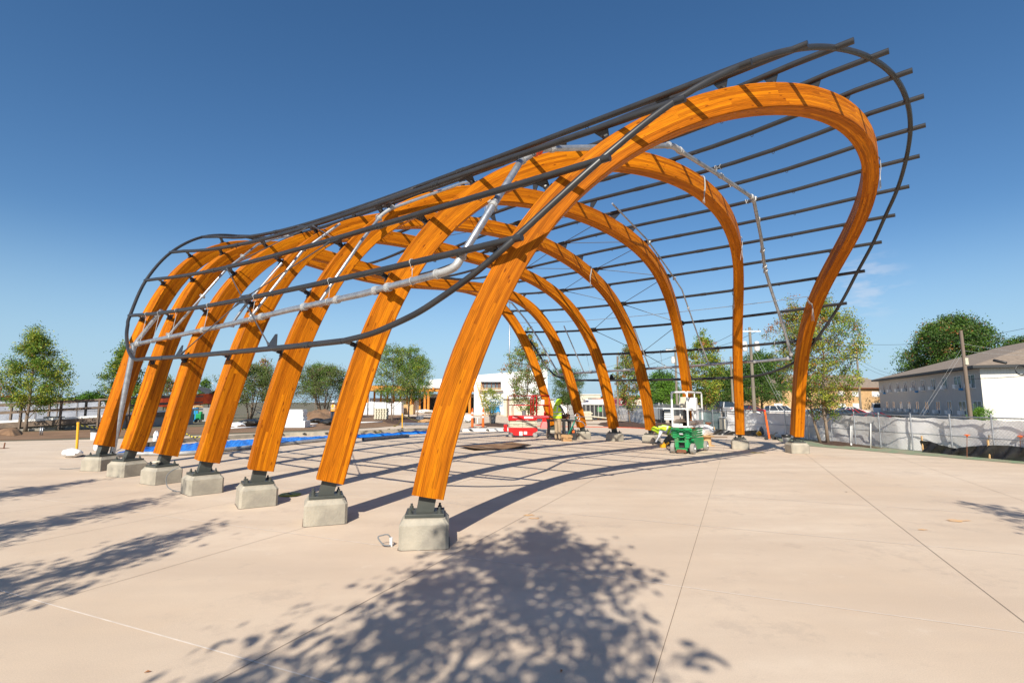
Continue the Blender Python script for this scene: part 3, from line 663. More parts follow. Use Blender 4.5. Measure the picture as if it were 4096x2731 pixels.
tree('oak_tree', 'dark oak left of the wooden transformer pole', at_px(2905, 98, -.7), 8.8, 1.6, 4.2, 'dome', [LD, LG, LV], [4, 1.5, 1], 26, 9000, .28, .2, 28, clump=.85, bark=BARKD, group='street trees beyond the fence')
tree('pear_tree', 'tall airy green and yellow tree with a pale trunk beside the front right leg', gp(3306, 1777), 6.0, 1.45, 1.7, 'oval', [LG, LY, LO, LV], [3.6, 4.4, .9, 2], 27, 12500, .075, .06, 44, clump=.20, group=young, cx=.12)
tree('pear_tree', 'rust-tinged tree with a darker trunk directly behind the front right leg', gp(3279, 1773), 5.9, 1.45, 1.5, 'oval', [LO, LY, LV, LG], [3.2, 2, 2, 2], 28, 6500, .07, .05, 38, clump=.19, group=young, cx=-.75)
tree('shade_tree', 'huge broad dark green tree with rust-brown seed clusters behind the grey apartment block', at_px(3836, 96, -.7), 18.4, 5, 8.7, 'dome', [LG, LD, LO, LV], [2.4, 7, .6, 1], 29, 30000, .36, .4, 60, clump=1.15, bark=BARKD, group='street trees beyond the fence', fill=.7)
tree('shade_tree', 'dark green tree at the right edge behind the apartment roof', at_px(4110, 100, -.7), 14.6, 4, 6.5, 'dome', [LG, LD, LO], [2.5, 6, .6], 30, 14000, .36, .35, 40, clump=1.1, bark=BARKD, group='street trees beyond the fence', fill=.7)
tree('bush', 'bright green vine-like bush at the foot of the right utility pole', at_px(3915, 31, -.4), 1.75, .3, .75, 'dome', [LB, LG], [3, 1], 31, 2200, .075, .02, 18, 3, .15, clump=.2, cat='bush')
# trees just outside the picture whose shadows lie on the paving
sh = 'plaza trees outside the picture that throw shadows into it'
tree('maple_tree', 'tree behind the viewer casting the big dappled shadow in the foreground', (-1.92, -3.8, 0), 8.4, 2.3, 2.65, 'cone', [LG, LY, LD], [4, 2, 2], 41, 9500, .10, .07, 60, clump=.23, group=sh, cx=.45)
tree('maple_tree', 'tree casting the leaf shadow nearest the left edge of the foreground', (-5.65, -2.0, 0), 7.1, 2.0, 1.3, 'cone', [LG, LY], [2, 1], 42, 3400, .085, .07, 34, clump=.2, group=sh)
tree('maple_tree', 'tree casting the middle leaf shadow at the left edge', (-7.55, .3, 0), 7.1, 1.8, 1.35, 'cone', [LG, LY], [2, 1], 43, 3600, .085, .07, 34, clump=.2, group=sh)
tree('maple_tree', 'tree casting the farthest leaf shadow at the left edge', (-10.35, 2.0, 0), 7.1, 1.6, 1.4, 'cone', [LG, LY], [2, 1], 44, 4500, .085, .07, 34, clump=.2, group=sh)
tree('slim_tree', 'tree casting the small leaf shadow at the right edge', (5.7, -1.0, 0), 7.3, 4.6, .75, 'oval', [LG, LY], [2, 1], 45, 900, .085, .05, 18, clump=.16, group=sh)
# far woods along the horizon
rg = np.random.default_rng(77); n = 26000
def woods(name, x0, x1, y0, y1, h, n, s, mats):
    X = rg.uniform(x0, x1, n); Yv = rg.uniform(y0, y1, n)
    hh = h * (.62 + .38 * np.sin(X * .07 + 1) * np.sin(X * .023) + .18 * np.sin(X * .31)); Z = -1 + (hh + 1) * rg.random(n) ** .6
    P = np.c_[X, Yv, Z]; a = rg.normal(0, 1, (n, 3)); a /= np.linalg.norm(a, axis=1)[:, None]; b = np.cross(a, rg.normal(0, 1, (n, 3))); b /= np.linalg.norm(b, axis=1)[:, None]
    sz = s * rg.uniform(.6, 1.4, n)[:, None]; V4 = np.stack([P - a * sz, P + b * sz * .7, P + a * sz, P - b * sz * .7], 1).reshape(-1, 3)
    me = bpy.data.meshes.new(name); me.from_pydata(V4.tolist(), [], [(4 * i, 4 * i + 1, 4 * i + 2, 4 * i + 3) for i in range(n)])
    for m_ in mats: me.materials.append(m_)
    me.polygons.foreach_set('material_index', rg.integers(0, len(mats), n).astype(np.int32)); me.update()
    o = bpy.data.objects.new(name, me); COL.objects.link(o); return o
tag(woods('far_trees', -420, -190, 300, 350, 4.5, 9000, 1.6, [LD, LV]), 'low dark line of far woods on the left horizon', 'woods', kind='stuff')
tag(woods('far_trees', 30, 150, 270, 320, 7.5, 9000, 1.5, [LD, LV, LG]), 'dark line of far woods above the shop roofs in the centre', 'woods', kind='stuff')
tag(woods('far_trees', 150, 480, 300, 350, 5.5, 9000, 1.6, [LD, LV]), 'line of far woods on the right horizon behind the brick apartments', 'woods', kind='stuff')

# ================================================================ fences
M['fabric'] = mat('pale_grey_fabric', (.84, .83, .82), .7, 0, (.72, .71, .72), 1.4, bump=.5, bscale=7, detail=4)
M['fabricb'] = mat('blue_grey_fabric', (.36, .38, .44), .8, 0, (.27, .29, .35), 1.2, bump=.4, bscale=6)
M['fabricg'] = mat('dark_mesh_fabric', (.05, .055, .06), .8, 0, (.09, .10, .105), 2, bump=.3)
M['teal'] = mat('teal_mesh_fabric', (.12, .19, .19), .8, 0, (.2, .27, .27), 2.5)
M['blackp'] = mat('black_plastic_film', (.012, .012, .013), .35, 0, (.03, .03, .03), 4, bump=.8, bscale=9)
M['timber'] = mat('weathered_timber', (.20, .145, .105), .9, 0, (.12, .09, .07), 5, bump=.4)
M['newwood'] = mat('new_timber', (.62, .40, .19), .8, 0, (.5, .30, .13), 5)
M['white'] = mat('white_paint', (.78, .78, .76), .6, 0, (.68, .68, .66), 4)
M['whitep'] = mat('white_plastic', (.80, .80, .80), .45, 0, (.65, .65, .66), 5, bump=.5, bscale=8)
M['orange'] = mat('orange_plastic', (.80, .13, .012), .5)
M['yellow'] = mat('yellow_plastic', (.80, .40, .02), .5)
M['rubber'] = mat('black_rubber', (.02, .02, .02), .7, 0, (.04, .04, .04), 9)
M['red'] = mat('red_machine_paint', (.62, .012, .012), .35, 0, (.50, .012, .012), 3)
M['green'] = mat('green_machine_paint', (.012, .33, .10), .4, 0, (.02, .25, .08), 4, dark=(.12, .16, .09), dscale=5)
M['cream'] = mat('cream_machine_paint', (.62, .58, .45), .45, 0, (.55, .50, .38), 6)
M['blue'] = mat('blue_tarp', (.008, .13, .62), .38, 0, (.02, .25, .80), 1.5, bump=1.0, bscale=5)
M['bluem'] = mat('blue_machine_paint', (.02, .25, .55), .4)
M['black'] = mat('black_metal', (.018, .018, .02), .5, 0, (.04, .04, .04), 5)
M['grey'] = mat('grey_plastic', (.16, .17, .18), .6)
M['card'] = mat('cardboard', (.44, .26, .12), .85, 0, (.38, .22, .10), 6)
M['tyre'] = mat('grey_tyre', (.33, .31, .28), .8, 0, (.22, .21, .19), 8)
M['chrome'] = mat('bare_aluminium', (.6, .6, .6), .35, .8)
M['glass'] = mat('dark_glass', (.025, .035, .045), .08, 0, spec=.8)
M['glassl'] = mat('pale_glass', (.22, .27, .30), .1, 0, (.12, .15, .17), 2, spec=.8)
M['stucco'] = mat('white_render', (.80, .80, .79), .8, 0, (.76, .76, .75), .6)
M['beige'] = mat('beige_block', (.62, .56, .45), .85, 0, (.56, .50, .40), 1)
M['cmu'] = mat('grey_block', (.32, .31, .29), .9, 0, (.25, .24, .23), 3)
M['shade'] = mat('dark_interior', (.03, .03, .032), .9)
M['rust'] = mat('rusty_steel', (.25, .09, .04), .8, 0, (.12, .05, .03), 8)
def link_mat():
    m = bpy.data.materials.new('chain_link'); m.use_nodes = True; nt = m.node_tree; N = nt.nodes.new; Lk = nt.links.new; b = nt.nodes['Principled BSDF']
    b.inputs['Base Color'].default_value = (.42, .42, .42, 1); b.inputs['Metallic'].default_value = .3; b.inputs['Roughness'].default_value = .5
    uv = N('ShaderNodeUVMap'); uv.uv_map = 'UVMap'; s = N('ShaderNodeSeparateXYZ'); Lk(uv.outputs[0], s.inputs[0]); o = []
    def mm(op, a, c=None):
        n_ = N('ShaderNodeMath'); n_.operation = op
        for i, x in enumerate((a, c)):
            if x is None: continue
            if isinstance(x, (int, float)): n_.inputs[i].default_value = x
            else: Lk(x, n_.inputs[i])
        return n_.outputs[0]
    for op in ('ADD', 'SUBTRACT'):
        f = mm('FRACT', mm('DIVIDE', mm(op, mm('MULTIPLY', s.outputs[0], 1.0), s.outputs[1]), .095)); o.append(mm('GREATER_THAN', mm('ABSOLUTE', mm('SUBTRACT', f, .5)), .465))
    a = mm('MAXIMUM', o[0], o[1]); t = N('ShaderNodeBsdfTransparent'); ms = N('ShaderNodeMixShader'); Lk(a, ms.inputs[0]); Lk(t.outputs[0], ms.inputs[1]); Lk(b.outputs[0], ms.inputs[2]); Lk(ms.outputs[0], nt.nodes['Material Output'].inputs[0]); return m
M['link'] = link_mat()
def along(pts, s):
    for a, b in zip(pts, pts[1:]):
        L = (b - a).length
        if s <= L: return a.lerp(b, s / L), (b - a).normalized()
        s -= L
    return pts[-1], (pts[-1] - pts[-2]).normalized()
def fence(name, label, pts, H, fab='fabric', step=3.0, link=True, fold=.05, seed=1, rail=True, postr=.025, pm='galv', toward=None, fabtop=.06, cat='fence'):
    pts = [Vector(p) for p in pts]; tot = sum((b - a).length for a, b in zip(pts, pts[1:])); root = thing(name, label, cat, tuple(pts[0]))
    rd = random.Random(seed); side = None
    n = max(2, int(tot / .12)); rows = 12; P = []; ph = rd.uniform(0, 9)
    def offn(d): 
        nn = Vector((d.y, -d.x, 0)); return nn if nn.dot(Vector((0, 0, 0)) - pts[0]) > 0 else -nn
    for r_ in range(rows + 1):
        row = []
        for i in range(n + 1):
            s = tot * i / n; p, d = along(pts, s); z = H - fabtop - (H - fabtop - .03) * r_ / rows
            w = math.sin(s * 2.1 + ph) * math.sin(s * .37 + ph)
            zz = z / H
            f = fold * (math.sin((s * 2.3 + zz * 3.4 * (1 if math.sin(s * .45) > 0 else -1)) * 2.3 + ph) * .42 + math.sin((s - zz * 1.5) * 9.1 + ph * 2) * .2 + math.sin((s * 1.1 + zz * 2.3) * 13 + ph) * .1 + w * .12) * (.35 + math.sin(math.pi * min(1, max(0, zz))) * .9)
            nn = offn(d); sag = .03 * math.sin(s * 2 * math.pi / step) ** 2 * (1 if r_ == 0 else 0)
            row.append(p - nn * (.07 + abs(fold) * .9) + nn * f + Vector((0, 0, z - sag)))
        P.append(row)
    b = MB(); b.grid(P); b.build('screen_fabric', M[fab], root, smooth=True)
    if link:
        vs = []; fs = []; uv = []
        s = 0; acc = 0
        for a, c in zip(pts, pts[1:]):
            L = (c - a).length; k = len(vs); nn = offn((c - a).normalized())
            vs += [a - nn * .004 + Vector((0, 0, .03)), c - nn * .004 + Vector((0, 0, .03)), c - nn * .004 + Vector((0, 0, H)), a - nn * .004 + Vector((0, 0, H))]; fs.append((k, k + 1, k + 2, k + 3)); uv += [(acc, 0), (acc + L, 0), (acc + L, H), (acc, H)]; acc += L
        me = bpy.data.meshes.new('chain_link'); me.from_pydata([tuple(v) for v in vs], [], fs); me.materials.append(M['link']); ul = me.uv_layers.new(name='UVMap'); ul.data.foreach_set('uv', [x for q in uv for x in q]); me.update()
        o = bpy.data.objects.new('chain_link', me); COL.objects.link(o); o.parent = root; o.matrix_parent_inverse = root.matrix_basis.inverted()
    k = 0; s = 0
    while s <= tot + .01:
        p, d = along(pts, min(s, tot)); b = MB(); b.cyl(p, p + Vector((0, 0, H + .05)), postr, n=8); b.lathe(p + Vector((0, 0, H + .05)), [(postr + .006, 0), (postr + .006, .015), (.005, .04)], 8); b.build('post', M[pm], root, smooth=False); s += step
    b = MB(); b.tube([p + Vector((0, 0, H)) for p in pts], .018, 8)
    if rail: b.tube([p + Vector((0, 0, H * .5)) for p in pts], .014, 6)
    b.build('rail', M[pm], root); return root
FB = [gp(2905, 1733), gp(3003, 1740), gp(3120, 1750), gp(3300, 1766), gp(3464, 1784), gp(3586, 1799), gp(3730, 1811), gp(3900, 1829), gp(4096, 1850), gp(4400, 1885), gp(5200, 1990)]
fence('chain_link_fence', 'long chain-link fence hung with wrinkled pale grey fabric along the right edge of the plaza', FB, 1.17, step=1.25, seed=3, fold=.05)
fence('chain_link_fence', 'chain-link fence with pale grey fabric behind the thinning tree left of the green lift', [gp(2440, 1672), gp(2470, 1679), gp(2573, 1694)], 1.15, step=2.2, seed=5)
fence('mesh_fence', 'dark mesh fence panel with a faint sign behind the kneeling worker', [gp(2606, 1682), gp(2654, 1704)], 1.15, fab='fabricg', step=3.0, seed=6, fold=.01)
fence('mesh_fence', 'long dark mesh fence in the middle distance behind the screened fence', [at_px(2452, 62), at_px(2700, 62), at_px(2860, 55)], 1.3, fab='fabricg', step=3.0, seed=7, fold=.02, link=False)
fence('mesh_fence', 'teal screened fence panel behind the green lift', [gp(2770, 1716), gp(2826, 1718), gp(2882, 1722)], 1.12, fab='teal', step=1.4, seed=8, fold=.02)
fence('chain_link_fence', 'bare-looking grey chain-link gate section beside the white cabinet', [gp(2886, 1724), gp(2960, 1734)], 1.15, fab='fabricg', step=1.3, seed=9, fold=.01)
fence('screen_fence', 'blue-grey screened fence behind the timber ramp at the left', [at_px(-300, 44), at_px(0, 44), at_px(420, 46)], 1.75, step=3.0, seed=10, fold=.03, pm='timber', fab='fabricb')
fence('screen_fence', 'white corrugated-looking fence far behind the standing worker', [at_px(2215, 66), at_px(2345, 64)], 1.6, step=2.4, seed=11, fold=.03, link=False)
# wrought iron railing by the car park
rt = thing('iron_railing', 'black iron railing in front of the parked cars', 'railing', tuple(at_px(2800, 58, -.5)))
b = MB(); p0, p1 = at_px(2780, 60, -.6), at_px(3170, 56, -.6)
b.tube([p0 + Vector((0, 0, 1.45)), p1 + Vector((0, 0, 1.45))], .025, 6); b.tube([p0 + Vector((0, 0, .25)), p1 + Vector((0, 0, .25))], .025, 6)
for q in range(76): p = p0.lerp(p1, q / 75); b.cyl(p, p + Vector((0, 0, 1.6)), .014, n=4)
b.build('railing_bars', M['black'], rt)
# black silt fences
def silt(label, pts, H, seed, stakes=()):
    rd = random.Random(seed); pts = [Vector(p) for p in pts]; tot = sum((b_ - a).length for a, b_ in zip(pts, pts[1:])); root = thing('silt_fence', label, 'silt fence', tuple(pts[0]))
    n = int(tot / .06); P = []
    for r_ in range(7):
        row = []
        for i in range(n + 1):
            s = tot * i / n; p, d = along(pts, s); nn = Vector((d.y, -d.x, 0)); env = .55 + .45 * abs(math.sin(s * 1.15 + seed)); z = H * env * (1 - r_ / 6) + .005
            row.append(p + nn * (.05 * math.sin(s * 9 + r_ * .8 + seed) + .04 * math.sin(s * 23 + r_) + .06 * (r_ / 6)) + Vector((0, 0, z)))
        P.append(row)
    b = MB(); b.grid(P); b.build('film', M['blackp'], root, smooth=True)
    for s in stakes:
        p, d = along(pts, s); b = MB(); b.box(p + Vector((0, 0, H * .65)), (.035, .035, H * 1.3)); b.build('stake', M['newwood'], root)
silt('black plastic silt fence sagging on short stakes at the right edge of the paving', [gp(3690, 1812), gp(3868, 1830), gp(4096, 1850), gp(4500, 1895)], .42, 2, (.02, 1.9, 3.2, 4.4))
silt('crumpled black plastic silt fence below the white cabinet', [gp(2850, 1738), gp(2960, 1741), gp(3030, 1745)], .30, 5, (.1, 1.4))
# turf matting strip and mulch beds
def patch(name, pts, h, m, seed, kind='structure', label=None, cat=None, res=26):
    """low irregular mound bounded by a polygon"""
    rd = random.Random(seed); pts = [Vector((p[0], p[1], 0)) for p in pts]; c = sum(pts, Vector()) / len(pts); ring = []
    Q = smooth_path(pts + [pts[0]], 6)[:-1]; P = []
    for k in range(7):
        t = k / 6; row = []
        for i, q in enumerate(Q + [Q[0]]):
            i = i % len(Q); w = 1 + .05 * math.sin(i * 1.7 + seed) + .04 * math.sin(i * 3.1); p = c.lerp(q, t * w if t > 0 else 0)
            row.append(Vector((p.x, p.y, .004 + h * (1 - t ** 3) * (.75 + .3 * math.sin(p.x * 3.1 + seed) * math.cos(p.y * 2.3)) if t < 1 else -.005)))
        P.append(row)
    b = MB(); b.grid(P); o = b.build(name, m, smooth=True)
    o['kind'] = kind
    if label: o['label'] = label; o['category'] = cat
    return o
strip = MB(); e1 = [gp(3118, 1762), gp(3150, 1776), gp(3235, 1784), gp(3400, 1797), gp(3586, 1813), gp(3750, 1826), gp(4096, 1856), gp(4500, 1900)]
e2 = [gp(3105, 1752), gp(3190, 1757), gp(3300, 1768), gp(3464, 1786), gp(3600, 1801), gp(3760, 1815), gp(4110, 1852), gp(4500, 1893)]
strip.grid([[p + Vector((0, 0, .008)) for p in e1], [(p + q) / 2 + Vector((0, 0, .05)) for p, q in zip(e1, e2)], [p + Vector((0, 0, .02)) + (p - q).normalized() * .22 for p, q in zip(e2, e1)]])
struct(strip.build('turf_strip', M['turf'], smooth=True))
patch('mulch_bed', [gp(3205, 1765), gp(3235, 1774), gp(3330, 1786), gp(3430, 1793), gp(3560, 1803), gp(3480, 1785), gp(3330, 1767)], .10, M['mulch'], 3)
patch('mulch_bed', [gp(2385, 1695), gp(2420, 1705), gp(2500, 1709), gp(2580, 1709), gp(2590, 1700), gp(2520, 1690), gp(2430, 1688)], .22, M['mulch'], 4)
patch('mulch_bed', [gp(1900, 1698), gp(1960, 1706), gp(2040, 1707), gp(2030, 1697), gp(1950, 1692)], .12, M['mulch'], 5)
patch('mulch_bed', [gp(2585, 1706), gp(2640, 1716), gp(2680, 1716), gp(2680, 1700), gp(2620, 1696)], .25, M['mulch'], 6)
patch('dirt_mound', [gp(-60, 1728), gp(20, 1740), gp(60, 1742), gp(90, 1732), gp(40, 1722)], .28, M['dirt'], 7)
patch('dirt_mound', [gp(1180, 1685), gp(1260, 1690), gp(1330, 1686), gp(1370, 1672), gp(1260, 1664)], .95, M['dirt'], 8)
patch('dirt_mound', [gp(1520, 1682), gp(1600, 1698), gp(1700, 1694), gp(1760, 1684), gp(1700, 1668), gp(1600, 1668)], .22, M['mulch'], 9)

# ================================================================ far buildings
def rect_face(b, a, d, u0, u1, z0, z1, n, off, m=0, th=.05):
    """box on a wall: origin a, direction d, outward normal n"""
    c = a + d * ((u0 + u1) / 2) + n * (off + th / 2) + Vector((0, 0, (z0 + z1) / 2)); RM = Matrix((d, n, Vector((0, 0, 1)))).transposed()
    b.box(c, (u1 - u0, th, z1 - z0), RM, m)
M['greyb'] = mat('painted_grey_brick', (.54, .505, .46), .85, 0, (.48, .455, .42), 3)
M['whiteb'] = mat('white_painted_brick', (.82, .79, .72), .85, 0, (.77, .74, .67), 3)
M['roofs'] = mat('brown_shingles', (.20, .155, .12), .95, 0, (.30, .235, .18), 3.5, bump=.6, bscale=12, stretch=(1, 1, 3))
M['fascia'] = mat('dark_fascia', (.03, .032, .035), .6)
M['tanb'] = mat('tan_brick', (.60, .39, .20), .9, 0, (.50, .32, .16), 2)
for mm_, sx, sz in (('greyb', .22, .075), ('whiteb', .22, .075), ('tanb', .22, .075)):
    nt = M[mm_].node_tree; bs = nt.nodes['Principled BSDF']; bt = nt.nodes.new('ShaderNodeTexBrick'); tc = nt.nodes.new('ShaderNodeTexCoord'); sp = nt.nodes.new('ShaderNodeSeparateXYZ'); cb = nt.nodes.new('ShaderNodeCombineXYZ'); ad = nt.nodes.new('ShaderNodeMath')
    nt.links.new(tc.outputs['Object'], sp.inputs[0]); nt.links.new(sp.outputs[0], ad.inputs[0]); nt.links.new(sp.outputs[1], ad.inputs[1]); nt.links.new(ad.outputs[0], cb.inputs[0]); nt.links.new(sp.outputs[2], cb.inputs[1])
    nt.links.new(cb.outputs[0], bt.inputs[0]); bt.inputs['Scale'].default_value = 1; bt.inputs['Brick Width'].default_value = .25; bt.inputs['Row Height'].default_value = .09; bt.inputs['Mortar Size'].default_value = .012
    col = bs.inputs['Base Color'].links[0].from_socket; mx = nt.nodes.new('ShaderNodeMix'); mx.data_type = 'RGBA'; mx.blend_type = 'MULTIPLY'; mx.inputs[7].default_value = (.80, .78, .75, 1); nt.links.new(bt.outputs['Fac'], mx.inputs[0]); nt.links.new(col, mx.inputs[6]); nt.links.new(mx.outputs[2], bs.inputs['Base Color'])
GZ = -.8
def hip_building():
    A = at_px(3932, 47, GZ); B = at_px(3520, 77.5, GZ); d = (B - A).normalized(); L = (B - A).length
    n = Vector((-d.y, d.x, 0)); n = n if n.dot(-A) > 0 else -n; back = -n; W = 22; H = 5.55
    root = thing('apartment_block', 'grey and white brick apartment block with brown hipped roof and window air conditioners', 'building', tuple(A))
    b = MB(); P = [A, B, B + back * W, A + back * W]; b.add([p + Vector((0, 0, 0)) for p in P] + [p + Vector((0, 0, H)) for p in P], [(0, 1, 5, 4), (2, 3, 7, 6), (1, 2, 6, 5)], 0)
    b.add([P[3], P[0], P[0] + Vector((0, 0, H)), P[3] + Vector((0, 0, H))], [(0, 1, 2, 3)], 1); b.build('wall', [M['greyb'], M['whiteb']], root)
    o_ = .75; Q = [A - d * o_ + n * o_, B + d * o_ + n * o_, B + d * o_ + back * (W + o_), A - d * o_ + back * (W + o_)]; Z = Vector((0, 0, H + .18)); rh = Vector((0, 0, 3.6))
    r1, r2 = A + d * 10 + back * (W / 2) + Z + rh, B - d * 10 + back * (W / 2) + Z + rh
    b = MB(); b.add([q + Z for q in Q] + [r1, r2], [(0, 1, 5, 4), (1, 2, 5), (2, 3, 4, 5), (3, 0, 4)]); b.build('roof', M['roofs'], root)
    b = MB(); b.add([q + Vector((0, 0, H - .06)) for q in Q] + [q + Vector((0, 0, H + .175)) for q in Q], [(0, 1, 5, 4), (1, 2, 6, 5), (2, 3, 7, 6), (3, 0, 4, 7), (3, 2, 1, 0)]); b.build('fascia', M['fascia'], root)
    b = MB(); vb = A + back * (W / 2 - 1) - d * .3; 
    g_ = A + back * 9 + d * 3.2 + Z
    b.prism([g_ + Vector((0, 0, .9)), g_ + back * 5 + Vector((0, 0, .9)), g_ + back * 2.5 + Vector((0, 0, 2.4))], d * 3); b.build('gable_vent', M['cmu'], root)
    c = A + d * 9.5 + back * 9 + Z; b = MB(); b.lathe(c + Vector((0, 0, 2.2)), [(.35, 0), (.35, .9), (.5, 1.0), (.5, 1.25), (.15, 1.5)], 12); b.build('roof_vent', M['grey'], root)
    def uof(px):   # distance along the long wall of pixel column px
        x = (px - 2048) / 2048.0; return (x * A.y - A.x) / (d.x - x * d.y)
    up = [3350 + q / 2.413 for q in (437, 497, 573, 646, 725, 815, 918, 1028, 1152, 1283)]; lo = [3350 + q / 2.413 for q in (453, 515, 586, 663, 742, 832, 940, 1050, 1175, 1322)]
    for row, (z0, z1) in ((up, (3.75, 4.95)), (lo, (1.15, 2.45))):
        for k, px in enumerate(row):
            u = uof(px); w = .62 if k < 8 else .85
            f = MB(); 
            for a0, a1, c0, c1 in ((-w, w, z0 - .06, z0), (-w, w, z1, z1 + .05), (-w, -w + .05, z0, z1), (w - .05, w, z0, z1), (-.03, .03, z0, z1)): rect_face(f, A, d, u + a0, u + a1, c0, c1, n, .0, th=.045)
            fo = f.build('window', M['white'], root); p_ = MB(); rect_face(p_, A, d, u - w + .05, u + w - .05, z0, z1, n, .004, th=.01); p_.build('pane', M['glassl'], fo)
            ac = MB(); rect_face(ac, A, d, u - (.42 if k % 3 else .1), u + (.18 if k % 3 else .5), z0 + .01, z0 + .40, n, .05, th=.38); ac.build('air_conditioner', M['white'], fo)
    for px in (3535, 3664, 3843): b = MB(); u = uof(px); rect_face(b, A, d, u - .12, u + .12, 3.55, 3.75, n, 0, th=.3); b.build('wall_lamp', M['bluem'], root)
hip_building()
def brick_apartments():
    Y = 108; A = at_px(3035, Y, GZ); B = at_px(3600, Y + 6, GZ); d = (B - A).normalized(); n = Vector((d.y, -d.x, 0)); L = (B - A).length; H = 5.4
    root = thing('brick_apartments', 'long tan brick apartment building with white window blinds behind the parked cars', 'building', tuple(A))
    b = MB(); b.add([A, B, B - n * 12, A - n * 12] + [p + Vector((0, 0, H)) for p in (A, B, B - n * 12, A - n * 12)], [(0, 1, 5, 4), (1, 2, 6, 5), (3, 0, 4, 7), (2, 3, 7, 6)]); b.build('wall', M['tanb'], root)
    Z = Vector((0, 0, H)); o_ = .6; Q = [A - d * o_ + n * o_, B + d * o_ + n * o_, B + d * o_ - n * (12 + o_), A - d * o_ - n * (12 + o_)]
    b = MB(); b.add([q + Z for q in Q] + [A + d * 5 - n * 6 + Z + Vector((0, 0, 3.1)), B - d * 5 - n * 6 + Z + Vector((0, 0, 3.1))], [(0, 1, 5, 4), (1, 2, 5), (2, 3, 4, 5), (3, 0, 4), (3, 2, 1, 0)]); b.build('roof', M['roofs'], root)
    b = MB(); rect_face(b, A, d, -o_, L + o_, H - .1, H + .12, n, o_, th=.06); b.build('eave_board', M['rust'], root)
    for u in (4.5, 9.5, 15.2, 19.8, 23.5, 28.5):
        for z0 in (.95, 3.55):
            f = MB(); rect_face(f, A, d, u - .95, u + .95, z0, z0 + 1.15, n, 0, th=.05); fo = f.build('window', M['white'], root)
            p_ = MB(); rect_face(p_, A, d, u - .9, u + .9, z0 + .05, z0 + 1.1, n, .052, th=.01); p_.build('blind', M['whitep'], fo)
brick_apartments()
def pavilion_building():
    Y = 74; root = thing('market_building', 'unfinished low building with orange timber posts, flat white roof and round white drum', 'building', tuple(at_px(1700, Y)))
    x = lambda px, yy=Y: dp(px, 1600, yy).x
    b = MB(); x0, x1 = x(1660), x(1975)
    b.box(((x0 + x1) / 2, Y + 6, hz(1552, Y) + .2), (x1 - x0, 14, .42)); b.build('roof_slab', M['white'], root)
    b = MB(); b.lathe((x(1782), Y + 6, hz(1548, Y)), [(3.4, 0), (3.4, 1.15), (3.1, 1.28), (.5, 1.32)], 40); b.build('roof_drum', M['stucco'], root, smooth=True, sharp=40)
    b = MB(); b.box(((x0 + x1) / 2, Y - .6, hz(1562, Y)), (x1 - x0, .22, .42))
    for q in range(9): b.box((x0 + (x1 - x0) * q / 8, Y - 1.1, hz(1556, Y)), (.22, 1.0, .3))
    b.build('timber_beam', M['wood2'], root)
    b = MB(); b.box(((x0 + x1) / 2, Y + 3, hz(1582, Y)), (x1 - x0, .3, .55)); b.build('lintel', M['cmu'], root)
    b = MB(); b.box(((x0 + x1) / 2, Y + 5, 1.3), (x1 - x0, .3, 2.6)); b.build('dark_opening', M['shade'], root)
    for px in (1646, 1702, 1716, 1800, 1880, 1910): b = MB(); b.cyl((x(px), Y - .5, 0), (x(px), Y - .5, hz(1566, Y)), .19, n=12); b.build('timber_post', M['wood2'], root, smooth=True, sharp=40)
    # left wing: framing and white sheeting below an orange deck edge
    xa, xb = x(1440), x(1660)
    b = MB(); b.box(((xa + xb) / 2, Y + 5, hz(1552, Y)), (xb - xa, 8, .75)); b.build('deck_edge', M['wood2'], root)
    b = MB(); b.box(((xa + xb) / 2, Y + 5, 1.1), (xb - xa, .2, 2.2)); b.build('sheeting', M['white'], root)
    b = MB()
    for q in range(9): b.box((xa + (xb - xa) * q / 8, Y + 4, 1.6), (.25, .25, 3.2))
    b.build('wall_studs', M['wood2'], root)
M['wood2'] = mat('bright_orange_timber', (.62, .24, .03), .7, 0, (.5, .17, .02), 2)
pavilion_building()
